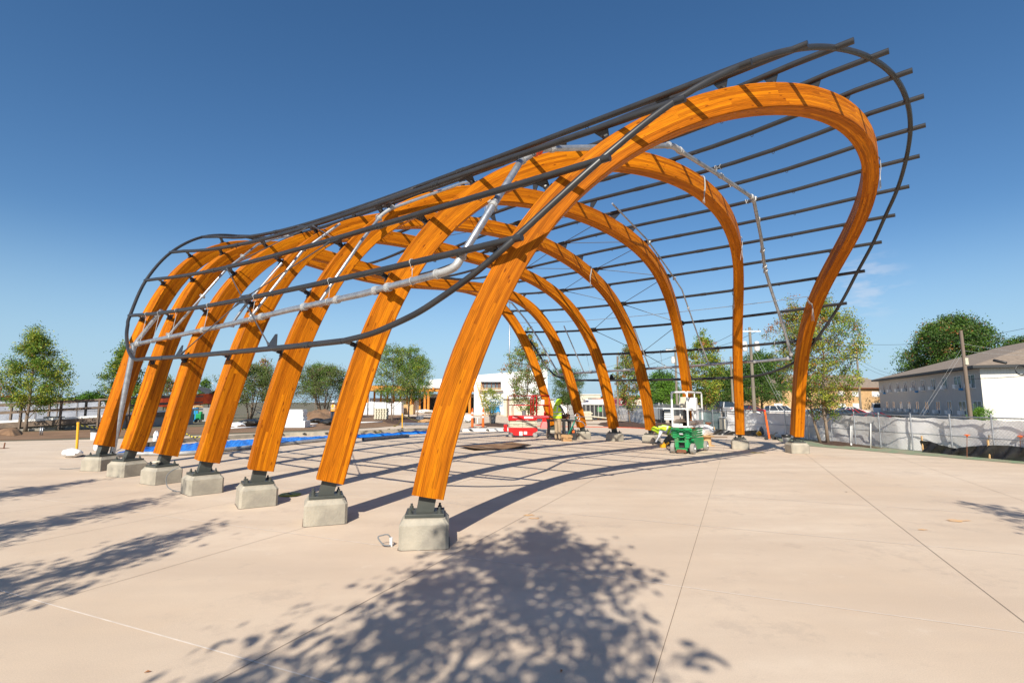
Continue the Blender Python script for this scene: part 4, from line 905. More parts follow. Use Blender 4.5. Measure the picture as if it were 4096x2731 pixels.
def white_building():
    Y = 66; root = thing('white_hall', 'plain white rendered building with one wide dark upper window behind the front left timber leg', 'building', tuple(at_px(2050, Y)))
    x = lambda px: dp(px, 1600, Y).x
    x0, x1 = x(1896), x(2190); za, zb = hz(1502, Y), hz(1476, Y)
    b = MB(); P = [(x0, Y, 0), (x1, Y, 0), (x1, Y + 20, 0), (x0, Y + 20, 0)]
    wx0, wx1, wz0, wz1 = x(1922), x(2004), hz(1558, Y), hz(1527, Y)
    zt = lambda xx: za + (zb - za) * (xx - x0) / (x1 - x0)
    b.add([(x0, Y, 0), (wx0, Y, 0), (wx0, Y, zt(wx0)), (x0, Y, za)], [(0, 1, 2, 3)]); b.add([(wx1, Y, 0), (x1, Y, 0), (x1, Y, zb), (wx1, Y, zt(wx1))], [(0, 1, 2, 3)])
    b.add([(wx0, Y, 0), (wx1, Y, 0), (wx1, Y, wz0), (wx0, Y, wz0)], [(0, 1, 2, 3)]); b.add([(wx0, Y, wz1), (wx1, Y, wz1), (wx1, Y, zt(wx1)), (wx0, Y, zt(wx0))], [(0, 1, 2, 3)])
    b.add([(x1, Y, 0), (x1, Y + 20, 0), (x1, Y + 20, zb), (x1, Y, zb)], [(0, 1, 2, 3)]); b.add([(x0, Y + 20, 0), (x0, Y, 0), (x0, Y, za), (x0, Y + 20, za)], [(0, 1, 2, 3)])
    b.add([(x0, Y, za), (x1, Y, zb), (x1, Y + 20, zb), (x0, Y + 20, za)], [(0, 1, 2, 3)])
    b.build('wall', M['stucco'], root)
    b = MB(); b.box(((wx0 + wx1) / 2, Y + .5, (wz0 + wz1) / 2), (wx1 - wx0, .05, wz1 - wz0)); w = b.build('window', M['glassl'], root)
    b = MB()
    for q in (0, .07, .14, .3, .52, .72, .86, .93, 1): b.box((wx0 + (wx1 - wx0) * q, Y + .4, (wz0 + wz1) / 2), (.09, .1, wz1 - wz0))
    b.build('mullions', M['rust'], w)
    b = MB(); b.box(((wx0 + wx1) / 2, Y - .3, wz0 - .12), (wx1 - wx0 + .5, .5, .06)); b.box(((wx0 + wx1) / 2, Y - .5, wz0 + .12), (wx1 - wx0 + .5, .05, .1)); b.build('plank_guard', M['newwood'], root)
    b = MB(); b.box(((x0 + x1) / 2 , Y - .06, 0), (.01, .01, .01)); 
white_building()
def simple_block(name, label, px0, px1, Y, v0, depth, m, parts=(), z0=0, cat='building'):
    x0, x1 = dp(px0, 1600, Y).x, dp(px1, 1600, Y).x; H = hz(v0, Y) - z0; c = (x0 + x1) / 2; root = thing(name, label, cat, (c, Y, z0))
    b = MB(); b.box((c, Y + depth / 2, z0 + H / 2), (x1 - x0, depth, H)); b.build('wall', m, root)
    b = MB(); b.box((c, Y + depth / 2, z0 + H + .07), (x1 - x0 + .3, depth + .3, .14)); b.build('roof_edge', parts[0] if parts else M['cmu'], root)
    for (pa, pb, va, vb, mm_, nm) in parts[1:]:
        b = MB(); xa, xb = dp(pa, 1600, Y).x, dp(pb, 1600, Y).x; za, zb = hz(va, Y), hz(vb, Y); b.box(((xa + xb) / 2, Y - .04, (za + zb) / 2), (xb - xa, .08, abs(zb - za))); b.build(nm, mm_, root)
    return root
M['darksign'] = mat('navy_sign', (.02, .03, .12), .6); M['pink'] = mat('pink_container', (.55, .05, .13), .6); M['redroof'] = mat('orange_red_roof', (.60, .11, .04), .7)
simple_block('beige_shed', 'low beige block building with a grey cap behind the red lift', 2014, 2215, 60, 1598, 6, M['beige'], (M['cmu'], (2084, 2098, 1612, 1620, M['grey'], 'vent')))
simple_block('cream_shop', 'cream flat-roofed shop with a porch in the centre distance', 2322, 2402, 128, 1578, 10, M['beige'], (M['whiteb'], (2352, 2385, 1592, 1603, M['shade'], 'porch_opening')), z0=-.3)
simple_block('white_trailer', 'long white container above the black waste container', 2344, 2412, 84, 1600, 3, M['white'], (M['white'], (2344, 2354, 1602, 1607, M['darksign'], 'sign')), cat='container')
simple_block('red_roof_shop', 'pale shop with an orange-red roof edge beyond the fences', 2396, 2585, 112, 1595, 9, M['beige'], (M['redroof'], (2461, 2466, 1600, 1612, M['darksign'], 'sign')), z0=-.3)
simple_block('pink_container', 'pink container with a white panel behind the brown pole', 2470, 2512, 92, 1600, 3, M['pink'], (M['pink'], (2480, 2490, 1602, 1612, M['white'], 'panel')), cat='container')
simple_block('pale_shop', 'low pale shopfront behind the bushy green tree', 2606, 2780, 120, 1604, 8, M['whiteb'], (M['redroof'],), z0=-.3)
# ladder of laths leaning on the roof, light mast, street lamp
ld = thing('timber_ladder', 'pale timber lath ladder leaning on the white roof edge', 'ladder', tuple(at_px(1938, 60)))
b = MB(); a0, a1 = at_px(1942, 60), at_px(1905, 63, hz(1530, 62))
s_ = Vector((.55, 0, 0))
for s in (0, 1): b.tube([a0 + s_ * s, a1 + s_ * s], .06, 6)
b.build('side_rails', M['newwood'], ld); b = MB()
for q in range(15): p = a0.lerp(a1, q / 14); b.tube([p, p + s_], .045, 5)
b.build('rungs', M['newwood'], ld)
b = MB(); mp_ = at_px(2038, 88, 0); b.tube([mp_, mp_ + Vector((0, 0, hz(1200, 88)))], [.16, .09], 10); o = b.build('light_mast', M['galv'], smooth=True, loc=mp_); tag(o, 'very tall thin grey mast rising behind the white hall', 'mast')
sl = thing('street_lamp', 'small curved-arm street lamp between the left legs of the canopy', 'street lamp', tuple(at_px(858, 75)))
b = MB(); p = at_px(858, 75); t = hz(1556, 75); b.tube([p, p + Vector((0, 0, t)), p + Vector((-.3, 0, t + .7)), p + Vector((-.8, 0, t + 1.0))], .05, 6); b.build('pole', M['galv'], sl)
b = MB(); b.box(p + Vector((-1.0, 0, t + 1.0)), (.5, .2, .12)); b.build('lamp_head', M['white'], sl)

# ================================================================ utility poles and wires
M['pole'] = mat('grey_wood_pole', (.25, .215, .165), .9, 0, (.17, .14, .11), 6, bump=.5, stretch=(1, 1, .1))
M['poleb'] = mat('brown_wood_pole', (.24, .18, .14), .9, 0, (.15, .115, .09), 6, bump=.5, stretch=(1, 1, .1))
POLE = {}
def upole(key, label, u, vt, Y, r, arms=(), cans=(), z0=-.6, m='pole', lean=0.0):
    p = at_px(u, Y, z0); t = dp(lean or u, vt, Y); t.y = Y; root = thing('utility_pole', label, 'utility pole', tuple(p), group='wooden utility poles')
    b = MB(); b.tube([p, p.lerp(t, .5), t], [r * 1.2, r, r * .82], 10); b.build('pole', M[m], root, smooth=True, sharp=50)
    for (v, x0, x1) in arms:
        z = hz(v, Y); a = MB(); a.box((t.x + (x0 + x1) / 2, Y - r, z), (x1 - x0, .1, .11)); ao = a.build('crossarm', M['white'], root)
        for q in range(4):
            i_ = MB(); i_.lathe((t.x + x0 + (x1 - x0) * (q + .3) / 3.6, Y - r, z + .05), [(.03, 0), (.05, .06), (.03, .1), (.05, .14), (.02, .18)], 8); i_.build('insulator', M['grey'], ao)
    for (v, x) in cans:
        z = hz(v, Y); c = MB(); c.lathe((t.x + x, Y - .05, z - .45), [(.17, 0), (.2, .03), (.2, .75), (.22, .77), (.22, .82), (.08, .9)], 14); co = c.build('transformer', M['white'], root, smooth=True, sharp=40)
        c = MB()
        for q in range(10): a_ = q * .628; c.box((t.x + x + .23 * math.cos(a_), Y - .05 + .23 * math.sin(a_), z - .1), (.02, .06, .5), a_)
        c.build('cooling_fins', M['white'], co)
    POLE[key] = t; return root
upole('A', 'grey wooden utility pole with crossarm and two white transformers between the right legs', 3016, 1309, 46, .14, ((1325, -1.15, .9),), ((1385, -.55), (1385, .55)), lean=2998)
upole('B', 'distant wooden pole with a transformer left of the green lift', 2708, 1385, 68, .15, ((1400, -1.3, .3),), ((1440, -.35),), lean=2700)
upole('C', 'distant wooden pole just left of the second right leg', 2932, 1426, 72, .15, (), (), lean=2922)
upole('D', 'distant wooden pole behind the airy tree on the right', 3440, 1376, 84, .16, ((1380, -.3, 1.7),), ((1430, -.3),), lean=3424)
upole('E', 'brown wooden utility pole in front of the grey apartment block', 3876, 1322, 29, .10, (), (), z0=-.5, m='poleb', lean=3843)
upole('F', 'dark brown pole before the orange-red roofed shop', 2470, 1425, 58, .13, (), (), m='poleb')
upole('G', 'thin leaning grey pole in the centre distance', 2460, 1560, 100, .12, (), ())
upole('H', 'wooden pole cut off by the left edge of the picture', 2, 1545, 60, .12, (), ())
b = MB(); t = POLE['E']; q = MB(); q.box((t.x + .06, 28.9, hz(1446, 29)), (.17, .06, .38)); o = q.build('sign_plate', M['cream']); o.parent = bpy.data.objects['utility_pole.004']; o.matrix_parent_inverse = o.parent.matrix_basis.inverted()
def wire(name, label, a, c, sag, r=.012, m='black'):
    b = MB(); b.tube([a.lerp(c, q / 16) + Vector((0, 0, -sag * 4 * (q / 16) * (1 - q / 16))) for q in range(17)], r, 5); o = b.build(name, M[m]); return tag(o, label, 'cable')
e = POLE['E']
wire('overhead_cable', 'thick black cable running right from the brown pole', e + Vector((0, 0, -2.75)), dp(4400, 1462, 25), .15, .016)
bb = MB(); s0 = dp(3972, 1440, 27.4); s1 = dp(4028, 1452, 26.9); bb.tube([s0, s0.lerp(s1, .06), s0.lerp(s1, .94), s1], [.04, .075, .075, .04], 10); tag(bb.build('splice_case', M['black'], smooth=True, sharp=50), 'black cylindrical splice case on the cable above the apartment roof', 'splice case')
bb = MB(); cc = dp(4086, 1480, 26.5); bb.tube([cc + Vector((.32 * math.cos(a), 0, .26 * math.sin(a))) for a in np.linspace(0, 6.283, 25)], .022, 6, cap=False); bb.tube([cc + Vector((.28 * math.cos(a), .03, .23 * math.sin(a))) for a in np.linspace(0, 6.283, 25)], .02, 6, cap=False); tag(bb.build('cable_coil', M['black']), 'coiled loop of black cable hanging at the right edge', 'cable coil')
wire('overhead_cable', 'thin pale wire running right from the brown pole above the roof', e + Vector((0, 0, -.75)), dp(4400, 1420, 26), .2, .006, 'wire')
wire('overhead_cable', 'thin pale wire just under the upper one at the brown pole', e + Vector((0, 0, -1.15)), dp(4400, 1412, 26), .2, .006, 'wire')
wire('overhead_cable', 'wire rising from the distant pole to the upper right edge across the big tree', POLE['D'] + Vector((.4, 0, 0)), dp(4300, 1265, 60), 1.2, .022)
wire('guy_wire', 'pale guy wire slanting down left from the brown pole', e + Vector((0, 0, -.95)), dp(3677, 1662, 30), 0, .0055, 'wire')
wire('guy_wire', 'second pale guy wire slanting from the brown pole', e + Vector((0, 0, -1.25)), dp(3690, 1662, 29), 0, .0055, 'wire')
wire('guy_wire', 'pale guy wire slanting down from the transformer pole', POLE['A'] + Vector((.1, 0, -2.2)), dp(3140, 1650, 42), 0, .008, 'wire')
wire('guy_wire', 'second guy wire slanting down from the transformer pole', POLE['A'] + Vector((.1, 0, -1.6)), dp(3152, 1650, 42), 0, .008, 'wire')
for k, (a, c, s) in enumerate(((POLE['A'] + Vector((-1, 0, -.3)), POLE['B'] + Vector((-1, 0, -.3)), .8), (POLE['A'] + Vector((.8, 0, -.3)), POLE['B'] + Vector((0, 0, -.3)), .8), (POLE['B'] + Vector((-1, 0, -.3)), dp(2040, 1500, 90), 1.4), (POLE['B'] + Vector((0, 0, -1.2)), dp(2040, 1530, 90), 1.6), (POLE['D'] + Vector((0, 0, -2.3)), dp(3600, 1500, 90), .6), (POLE['D'] + Vector((0, 0, -3.)), dp(3600, 1512, 90), .6))):
    wire('overhead_cable', ['wire from the transformer pole to the next pole, outer one', 'wire from the transformer pole to the next pole, inner one', 'upper far wire crossing the sky between the right legs', 'lower far wire crossing the sky between the right legs', 'service wire from the distant right pole to the apartments, upper', 'service wire from the distant right pole to the apartments, lower'][k], a, c, s, .018)

# ================================================================ timber ramp at the left
rp = [(-34, 27.6, .34), (gp(0, 1720)[0] - 1, 29.3, .46), (-24.2, 31.2, .86), (-23.8, 35.0, 1.05), (-23.4, 37.5, 1.12)]
rp = [Vector(p) for p in rp]
ramp = thing('timber_ramp', 'long raised white-decked walkway with weathered timber rails at the left edge', 'ramp', (-27, 30, 0))
b = MB(); dd = Vector((-.35, 2.2, 0))
for a, c in zip(rp, rp[1:]): b.add([a, c, c + dd, a + dd, a - Vector((0, 0, .12)), c - Vector((0, 0, .12)), c + dd - Vector((0, 0, .12)), a + dd - Vector((0, 0, .12))], [(0, 1, 2, 3), (0, 4, 5, 1), (3, 2, 6, 7)])
b.build('deck', M['white'], ramp)
b = MB()
for a, c in zip(rp, rp[1:]): b.add([a - Vector((0, 0, .12)) - dd * .02, c - Vector((0, 0, .12)) - dd * .02, c - Vector((0, 0, .42)) - dd * .02, a - Vector((0, 0, .42)) - dd * .02], [(0, 3, 2, 1)])
b.build('edge_board', M['timber'], ramp)
b = MB()
for a, c in zip(rp, rp[1:]): b.add([Vector((a.x, a.y + .5, a.z - .1)), Vector((c.x, c.y + .5, c.z - .1)), Vector((c.x, c.y + .5, 0)), Vector((a.x, a.y + .5, 0))], [(0, 3, 2, 1)])
b.build('block_wall', M['cmu'], ramp)
for side in (0, 1):
    off = dd * side; s = .4; tot = sum((c - a).length for a, c in zip(rp, rp[1:]))
    while s < tot:
        p, d = along(rp, s); p = p + off; q = MB(); q.box((p.x, p.y - .06, (p.z + 1.0) / 2), (.10, .10, p.z + 1.0)); q.build('post', M['timber'], ramp); s += 1.9
    q = MB()
    for h in (.98, .52): 
        for a, c in zip(rp, rp[1:]): 
            A_, C_ = a + off + Vector((0, -.12, h)), c + off + Vector((0, -.12, h)); q.add([A_, C_, C_ + Vector((0, 0, -.1)), A_ + Vector((0, 0, -.1)), A_ + Vector((0, .04, 0)), C_ + Vector((0, .04, 0)), C_ + Vector((0, .04, -.1)), A_ + Vector((0, .04, -.1))], [(0, 3, 2, 1), (4, 5, 6, 7), (0, 1, 5, 4), (3, 7, 6, 2)])
    q.build('guard_rail', M['timber'], ramp)
q = MB(); p = gp(215, 1716); q.box(p + Vector((0, 0, .1)), (1.0, .6, .2)); q.box(p + Vector((-.05, 0, .48)), (.85, .5, .55)); q.build('concrete_pier', M['conc'], ramp)
# kerb beyond the dirt
b = MB(); 
for a, c in ((gp(-200, 1731), gp(160, 1722)), (gp(160, 1722), gp(480, 1703))): b.add([a, c, c + Vector((0, .35, 0)), a + Vector((0, .35, 0)), a + Vector((0, 0, .1)), c + Vector((0, 0, .1)), c + Vector((0, .35, .1)), a + Vector((0, .35, .1))], [(4, 5, 6, 7), (0, 1, 5, 4)])
struct(b.build('kerb', M['conc']))
# orange mesh barrier
M['omesh'] = mat('orange_mesh', (.70, .10, .02), .7, 0, (.5, .06, .02), 4)
om = thing('mesh_barrier', 'bright orange safety mesh on dark posts behind the left legs', 'barrier', tuple(at_px(640, 46)))
P0, P1, P2 = at_px(618, 44, 1.15), at_px(720, 46, 1.25), at_px(870, 50, 1.5)
b = MB(); b.grid([[p + Vector((0, .04 * math.sin(i * 2), z + .03 * math.sin(i * 1.3))) for i, p in enumerate([P0.lerp(P1, q / 6) for q in range(6)] + [P1.lerp(P2, q / 8) for q in range(9)])] for z in (0, .45, .95)]); b.build('mesh', M['omesh'], om)
for q in range(8): p = P0.lerp(P2, q / 7); b = MB(); b.box((p.x, p.y - .08, p.z / 2 + .5), (.06, .06, p.z + 1.1)); b.build('post', M['black'], om)
# dark shade net above
b = MB(); a0, a1, a2 = at_px(780, 49, hz(1545, 49)), at_px(830, 49, hz(1577, 49)), at_px(872, 49, hz(1553, 49)); b.grid([[a0, a0.lerp(a1, .5) + Vector((0, 0, -.15)), a1, a1.lerp(a2, .5), a2], [p + Vector((0, 1.2, -.05 + .25 * (i % 2))) for i, p in enumerate([a0, a0.lerp(a1, .5), a1, a1.lerp(a2, .5), a2])]]); tag(b.build('shade_net', M['fabricg']), 'sagging dark net strung above the orange mesh', 'net')

# ================================================================ trench cover and kerb under the left legs
ck = [gp(560, 1790), gp(725, 1771), gp(904, 1758), gp(1129, 1744), gp(1308, 1740), gp(1500, 1733), gp(1712, 1723)]
ck = smooth_path(ck, 6)
b = MB(); b.grid([[p + Vector((0, 0, 0)) for p in ck], [p + Vector((0, 0, .17)) for p in ck], [p + Vector((.08, .36, .17)) for p in ck], [p + Vector((.08, .36, 0)) for p in ck]]); kb = b.build('seat_kerb', M['conc']); tag(kb, 'low curved concrete seat kerb with small black clips behind the blue tarpaulin', 'kerb')
ck2 = smooth_path([gp(1850, 1726), gp(1950, 1725), gp(2050, 1722)], 6)
b = MB(); b.grid([[p for p in ck2], [p + Vector((0, 0, .15)) for p in ck2], [p + Vector((.05, .5, .15)) for p in ck2], [p + Vector((.05, .5, 0)) for p in ck2]]); b.quad(ck2[0], ck2[0] + Vector((0, 0, .15)), ck2[0] + Vector((.05, .5, .15)), ck2[0] + Vector((.05, .5, 0))); kb2 = b.build('seat_kerb', M['white']); tag(kb2, 'short pale kerb section left of the red lift', 'kerb')
for kbo, path, ks in ((kb, ck, range(3, len(ck) - 1, 3)), (kb2, ck2, range(2, len(ck2), 4))):
    for i in ks:
        q = MB(); q.box(path[i] + Vector((0, -.03, .09)), (.17, .06, .05)); q.box(path[i] + Vector((0, -.05, .11)), (.06, .08, .06)); q.build('clip', M['black'], kbo)
tf = smooth_path([gp(440, 1832), gp(547, 1822), gp(772, 1818), gp(997, 1795), gp(1295, 1765), gp(1454, 1750), gp(1712, 1733)], 8)
tb_ = smooth_path([gp(560, 1800), gp(640, 1790), gp(810, 1774), gp(1000, 1761), gp(1300, 1748), gp(1500, 1741), gp(1712, 1728)], 8)
rows = []; rd = random.Random(4)
NN = 9
dense = lambda path: [path[int(q)].lerp(path[min(len(path) - 1, int(q) + 1)], q - int(q)) for q in np.linspace(0, len(path) - 1.001, 190)]
F_, B_ = dense(tf), dense(tb_)
for k in range(NN):
    t = k / (NN - 1); row = []
    for i, (a, c) in enumerate(zip(F_, B_)):
        p = a.lerp(c, t); h = .03 + .07 * math.sin(math.pi * t) ** .6 * (1 + .35 * math.sin(i * .5 + t * 3) * math.sin(i * .23) + .2 * math.sin(i * 1.3 + t * 7)) + (.03 * rd.random() if 0 < k < NN - 1 else 0)
        row.append(Vector((p.x, p.y, h if 0 < k < NN - 1 else .012)))
    rows.append(row)
b = MB(); b.grid(rows); tag(b.build('tarpaulin', M['blue'], smooth=False), 'long crumpled bright blue tarpaulin laid in a curve behind the left legs', 'tarpaulin')
b = MB(); b.tube([Vector((p.x, p.y - .12, .07)) for p in tf[:int(len(tf) * .72)]], .065, 10); tag(b.build('galvanised_pipe', M['galvd'], smooth=True), 'long galvanised pipe lying along the near edge of the blue tarpaulin', 'pipe')
a, c = gp(1452, 1764), gp(1633, 1747)
b = MB(); n_ = 18; d = (c - a).normalized()
b.tube([a + Vector((0, 0, .075)), c + Vector((0, 0, .075))], .072, n_, cap=False); b.tube([c + Vector((0, 0, .075)), a + Vector((0, 0, .075))], .062, n_, cap=False); tag(b.build('galvanised_pipe', M['galvd'], smooth=True), 'open-ended galvanised pipe on the paving by the right end of the tarpaulin', 'pipe')
M['ply'] = mat('stained_plywood', (.25, .14, .065), .85, 0, (.17, .09, .045), 2.5, dark=(.32, .22, .13), dscale=1.5)
c0, c1, c2, c3 = gp(1833, 1791), gp(1896, 1803), gp(2128, 1792), gp(2045, 1780)
P = []
for i in range(7):
    row = []
    for j in range(11):
        u, v = j / 10, i / 6; p = c0.lerp(c1, v).lerp(c3.lerp(c2, v), u); p = p + Vector((0, 0, .03 + .07 * abs(u - .45) ** 2 * 4 + .05 * (1 - v) * math.sin(u * 3))); row.append(p)
    P.append(row)
b = MB(); b.grid(P); b.grid([[p + Vector((0, 0, -.015)) for p in reversed(r_)] for r_ in P])
tag(b.build('plywood_sheet', M['ply'], smooth=True), 'warped brown plywood sheet lying on the paving before the red lift', 'board')

# ================================================================ text on objects
def text(s, size, o3, right, up, m, parent, name='lettering', depth=.002, center=True):
    cu = bpy.data.curves.new(name, 'FONT'); cu.body = s; cu.size = size; cu.extrude = depth / 2; cu.align_x = 'CENTER' if center else 'LEFT'; cu.align_y = 'CENTER'; cu.resolution_u = 3
    tmp = bpy.data.objects.new(name, cu); COL.objects.link(tmp); bpy.context.view_layer.update(); me = bpy.data.meshes.new_from_object(tmp.evaluated_get(bpy.context.evaluated_depsgraph_get())); bpy.data.objects.remove(tmp)
    r_, u_ = Vector(right).normalized(), Vector(up).normalized(); n_ = r_.cross(u_); MM = Matrix((r_, u_, n_)).transposed().to_4x4(); MM.translation = Vector(o3); me.transform(MM)
    me.materials.clear(); me.materials.append(m); o = bpy.data.objects.new(name, me); COL.objects.link(o)
    o.parent = parent; w = parent.matrix_basis.copy()
    if parent.parent: w = parent.parent.matrix_basis @ parent.matrix_parent_inverse @ parent.matrix_basis
    o.matrix_parent_inverse = w.inverted(); return o
M['ink'] = mat('black_ink', (.03, .03, .035), .6); M['wink'] = mat('white_lettering', (.8, .8, .8), .6)

# ================================================================ red scissor lift
def wheel(b0, c, ax, r, w, root, side=1):
    ax = Vector(ax).normalized(); t = MB(); t.tube([c - ax * w / 2, c - ax * (w / 2 - .015), c + ax * (w / 2 - .015), c + ax * w / 2], [r - .015, r, r, r - .015], 20); to = t.build('wheel', M[b0], root, smooth=True, sharp=40)
    h = MB(); h.tube([c + ax * side * (w / 2), c + ax * side * (w / 2 + .012)], [r * .58, r * .5], 16); h.tube([c + ax * side * (w / 2 + .012), c + ax * side * (w / 2 + .03)], r * .14, 8); h.build('hub', M['chrome'], to); return to
def red_lift():
    O = gp(2030, 1749); Y0 = O.y; k = Y0 / 2048; X = lambda u: (u - 2048) * k * 1.0; Zv = lambda v: CAM_H - (v - 1607) * k
    root = thing('scissor_lift', 'compact bright red scissor lift with its platform lowered, standing behind the plywood sheet', 'scissor lift', (X(2090), Y0 + .4, 0))
    x0, x1 = X(2033), X(2149); yc = Y0 + .42; D = .76; f = Y0 + .04
    def bx(name, xa, xb, za, zb, m, y0=f, y1=f + D, bev=.01, par=root):
        b = MB(); b.box(((xa + xb) / 2, (y0 + y1) / 2, (za + zb) / 2), (xb - xa, y1 - y0, zb - za)); return b.build(name, M[m], par, bevel=bev)
    ch = MB(); zt = Zv(1708); P = [(x0, f, zt), (x1, f, zt), (x1, f, .30), (x1 - .02, f, .27), (x1 - .16, f, .22), (x1 - .22, f, .08), (x0 + .24, f, .08), (x0 + .2, f, .2), (x0 + .02, f, .26)]
    ch.prism([P[i] for i in range(len(P))], (0, D, 0)); chs = ch.build('chassis', M['red'], root, bevel=.008)
    for px in (2083, 2101): 
        hh = .19 if px == 2083 else .13; b = MB(); b.box((X(px), f - .003, Zv(1731) + (.0 if px == 2083 else .03)), (.15, .004, hh)); b.build('sticker', M['white'], chs)
    for x in (X(2043), X(2139)):
        for y, s in ((f + .02, -1), (f + D - .04, 1)): wheel('tyre', Vector((x, y, .112)), (0, 1, 0), .112, .10, root, s)
    b = MB(); b.box((X(2022), f + .3, .42), (.16, .45, .32)); b.cyl((X(2024), f + .07, .43), (X(2024), f + .072, .43), .035, n=10); b.build('side_box', M['red'], root, bevel=.01)
    sc0 = MB(); zz = [Zv(1708), Zv(1702), Zv(1695), Zv(1688), Zv(1682)]
    for i in range(4):
        b = MB(); b.box(((x0 + x1) / 2, f + .05 + .03 * (i % 2), (zz[i] + zz[i + 1]) / 2 + .003), (x1 - x0 - .04, .05, zz[i + 1] - zz[i] - .012)); so = b.build('scissor_arm', M['cream'], root, bevel=.004)
        b = MB(); b.box(((x0 + x1) / 2, f + D - .08, (zz[i] + zz[i + 1]) / 2 + .003), (x1 - x0 - .04, .05, zz[i + 1] - zz[i] - .012)); b.build('scissor_arm', M['cream'], root, bevel=.004)
        for px in (2038, 2090, 2143): c = MB(); c.cyl((X(px), f + .04, (zz[i] + zz[i + 1]) / 2), (X(px), f + .012, (zz[i] + zz[i + 1]) / 2), .014, n=8); c.build('pin', M['black'], so)
    za, zb = Zv(1679), Zv(1661); pf = bx('platform', x0, X(2148), za, zb, 'red', f - .01, f + D)
    bx('platform_sill', x0 + .02, X(2140), Zv(1681), za, 'red', f + .01, f + D - .03)
    bx('extension_deck', X(2148), X(2197), Zv(1672), zb, 'red', f + .03, f + D - .04)
    zr, zm = Zv(1582), Zv(1620); rr = .018
    def rail(name, pts, m='red', r=rr): b = MB(); b.tube(pts, r, 8); return b.build(name, M[m], root, smooth=True)
    for y in (f + .01, f + D - .02):
        rail('guard_rail', [(x0 + .02, y, zb), (x0 + .02, y, zr - .05), (x0 + .06, y, zr), (X(2196), y, zr)]); rail('guard_rail', [(x0 + .02, y, zm), (X(2196), y, zm)])
        rail('guard_rail', [(X(2147), y, zb), (X(2147), y, zr - .06), (X(2143), y, zr)]); rail('guard_rail', [(X(2196), y, zr), (X(2196), y, Zv(1672))])
        rail('guard_rail', [(X(2124), y, zb), (X(2124), y, zr - .12), (X(2129), y, zr - .03), (X(2134), y, zr)])
        rail('guard_rail', [(X(2133), y, zb), (X(2133), y, zr - .1), (X(2138), y, zr - .02)])
    rail('guard_rail', [(X(2196), f, zr), (X(2196), f + D, zr)]); rail('guard_rail', [(X(2196), f, zm), (X(2196), f + D, zm)])
    rail('entry_post', [(X(2029), f + .1, Zv(1668)), (X(2029), f + .1, zr - .03), (X(2033), f + .1, zr)], 'yellow', .02)
    rail('entry_post', [(X(2029), f + D - .1, Zv(1668)), (X(2029), f + D - .1, zr)], 'yellow', .02)
    b = MB(); b.box((X(2176), f + .2, Zv(1598)), (.22, .16, .24)); b.box((X(2171), f + .15, Zv(1610)), (.12, .1, .22)); b.build('control_box', M['black'], root, bevel=.02)
    b = MB(); b.box((X(2170), f + .02, Zv(1608)), (.15, .01, .22)); b.build('notice', M['white'], root)
    b = MB(); b.lathe((X(2179), f + .2, zb), [(.045, 0), (.045, .13), (.02, .17), (.02, .2)], 10); b.build('fire_extinguisher', M['red'], root)
    b = MB(); b.lathe((X(2096), f + .4, zb), [(.085, 0), (.10, .22), (.11, .225)], 14); b.build('bucket', M['grey'], root)
    b = MB()
    for q in range(3): b.tube([(X(2048) + .04 * q, f + .2, zb), (X(2046) + .04 * q, f + .2, zb + .35), (X(2052) + .05 * q, f + .22, zb + .5 + .02 * q)], .01, 6)
    b.build('hose', M['omesh'], root)
    wz = f - .013
    text('Micro1', .088, (X(2061), wz, Zv(1668)), (1, 0, 0), (0, 0, 1), M['wink'], pf, depth=.004)
    b = MB(); b.box((X(2114), wz, Zv(1668)), (.42, .003, .095)); pl = b.build('number_plate', M['white'], pf, bevel=.01); text('11551185', .082, (X(2114), wz - .004, Zv(1668)), (1, 0, 0), (0, 0, 1), M['ink'], pl)
    b = MB(); b.box((X(2089), f + .005, Zv(1678)), (.56, .012, .05)); pl = b.build('web_plate', M['white'], pf); text('www.unitedrentals.com', .046, (X(2089), f - .003, Zv(1678)), (1, 0, 0), (0, 0, 1), M['ink'], pl)
    text('United Rentals', .05, (X(2064), f + .018, Zv(1695)), (1, 0, 0), (0, 0, 1), M['ink'], so); text('1-800-UR RENTS', .052, (X(2116), f + .018, Zv(1698)), (1, 0, 0), (0, 0, 1), M['ink'], so)
red_lift()
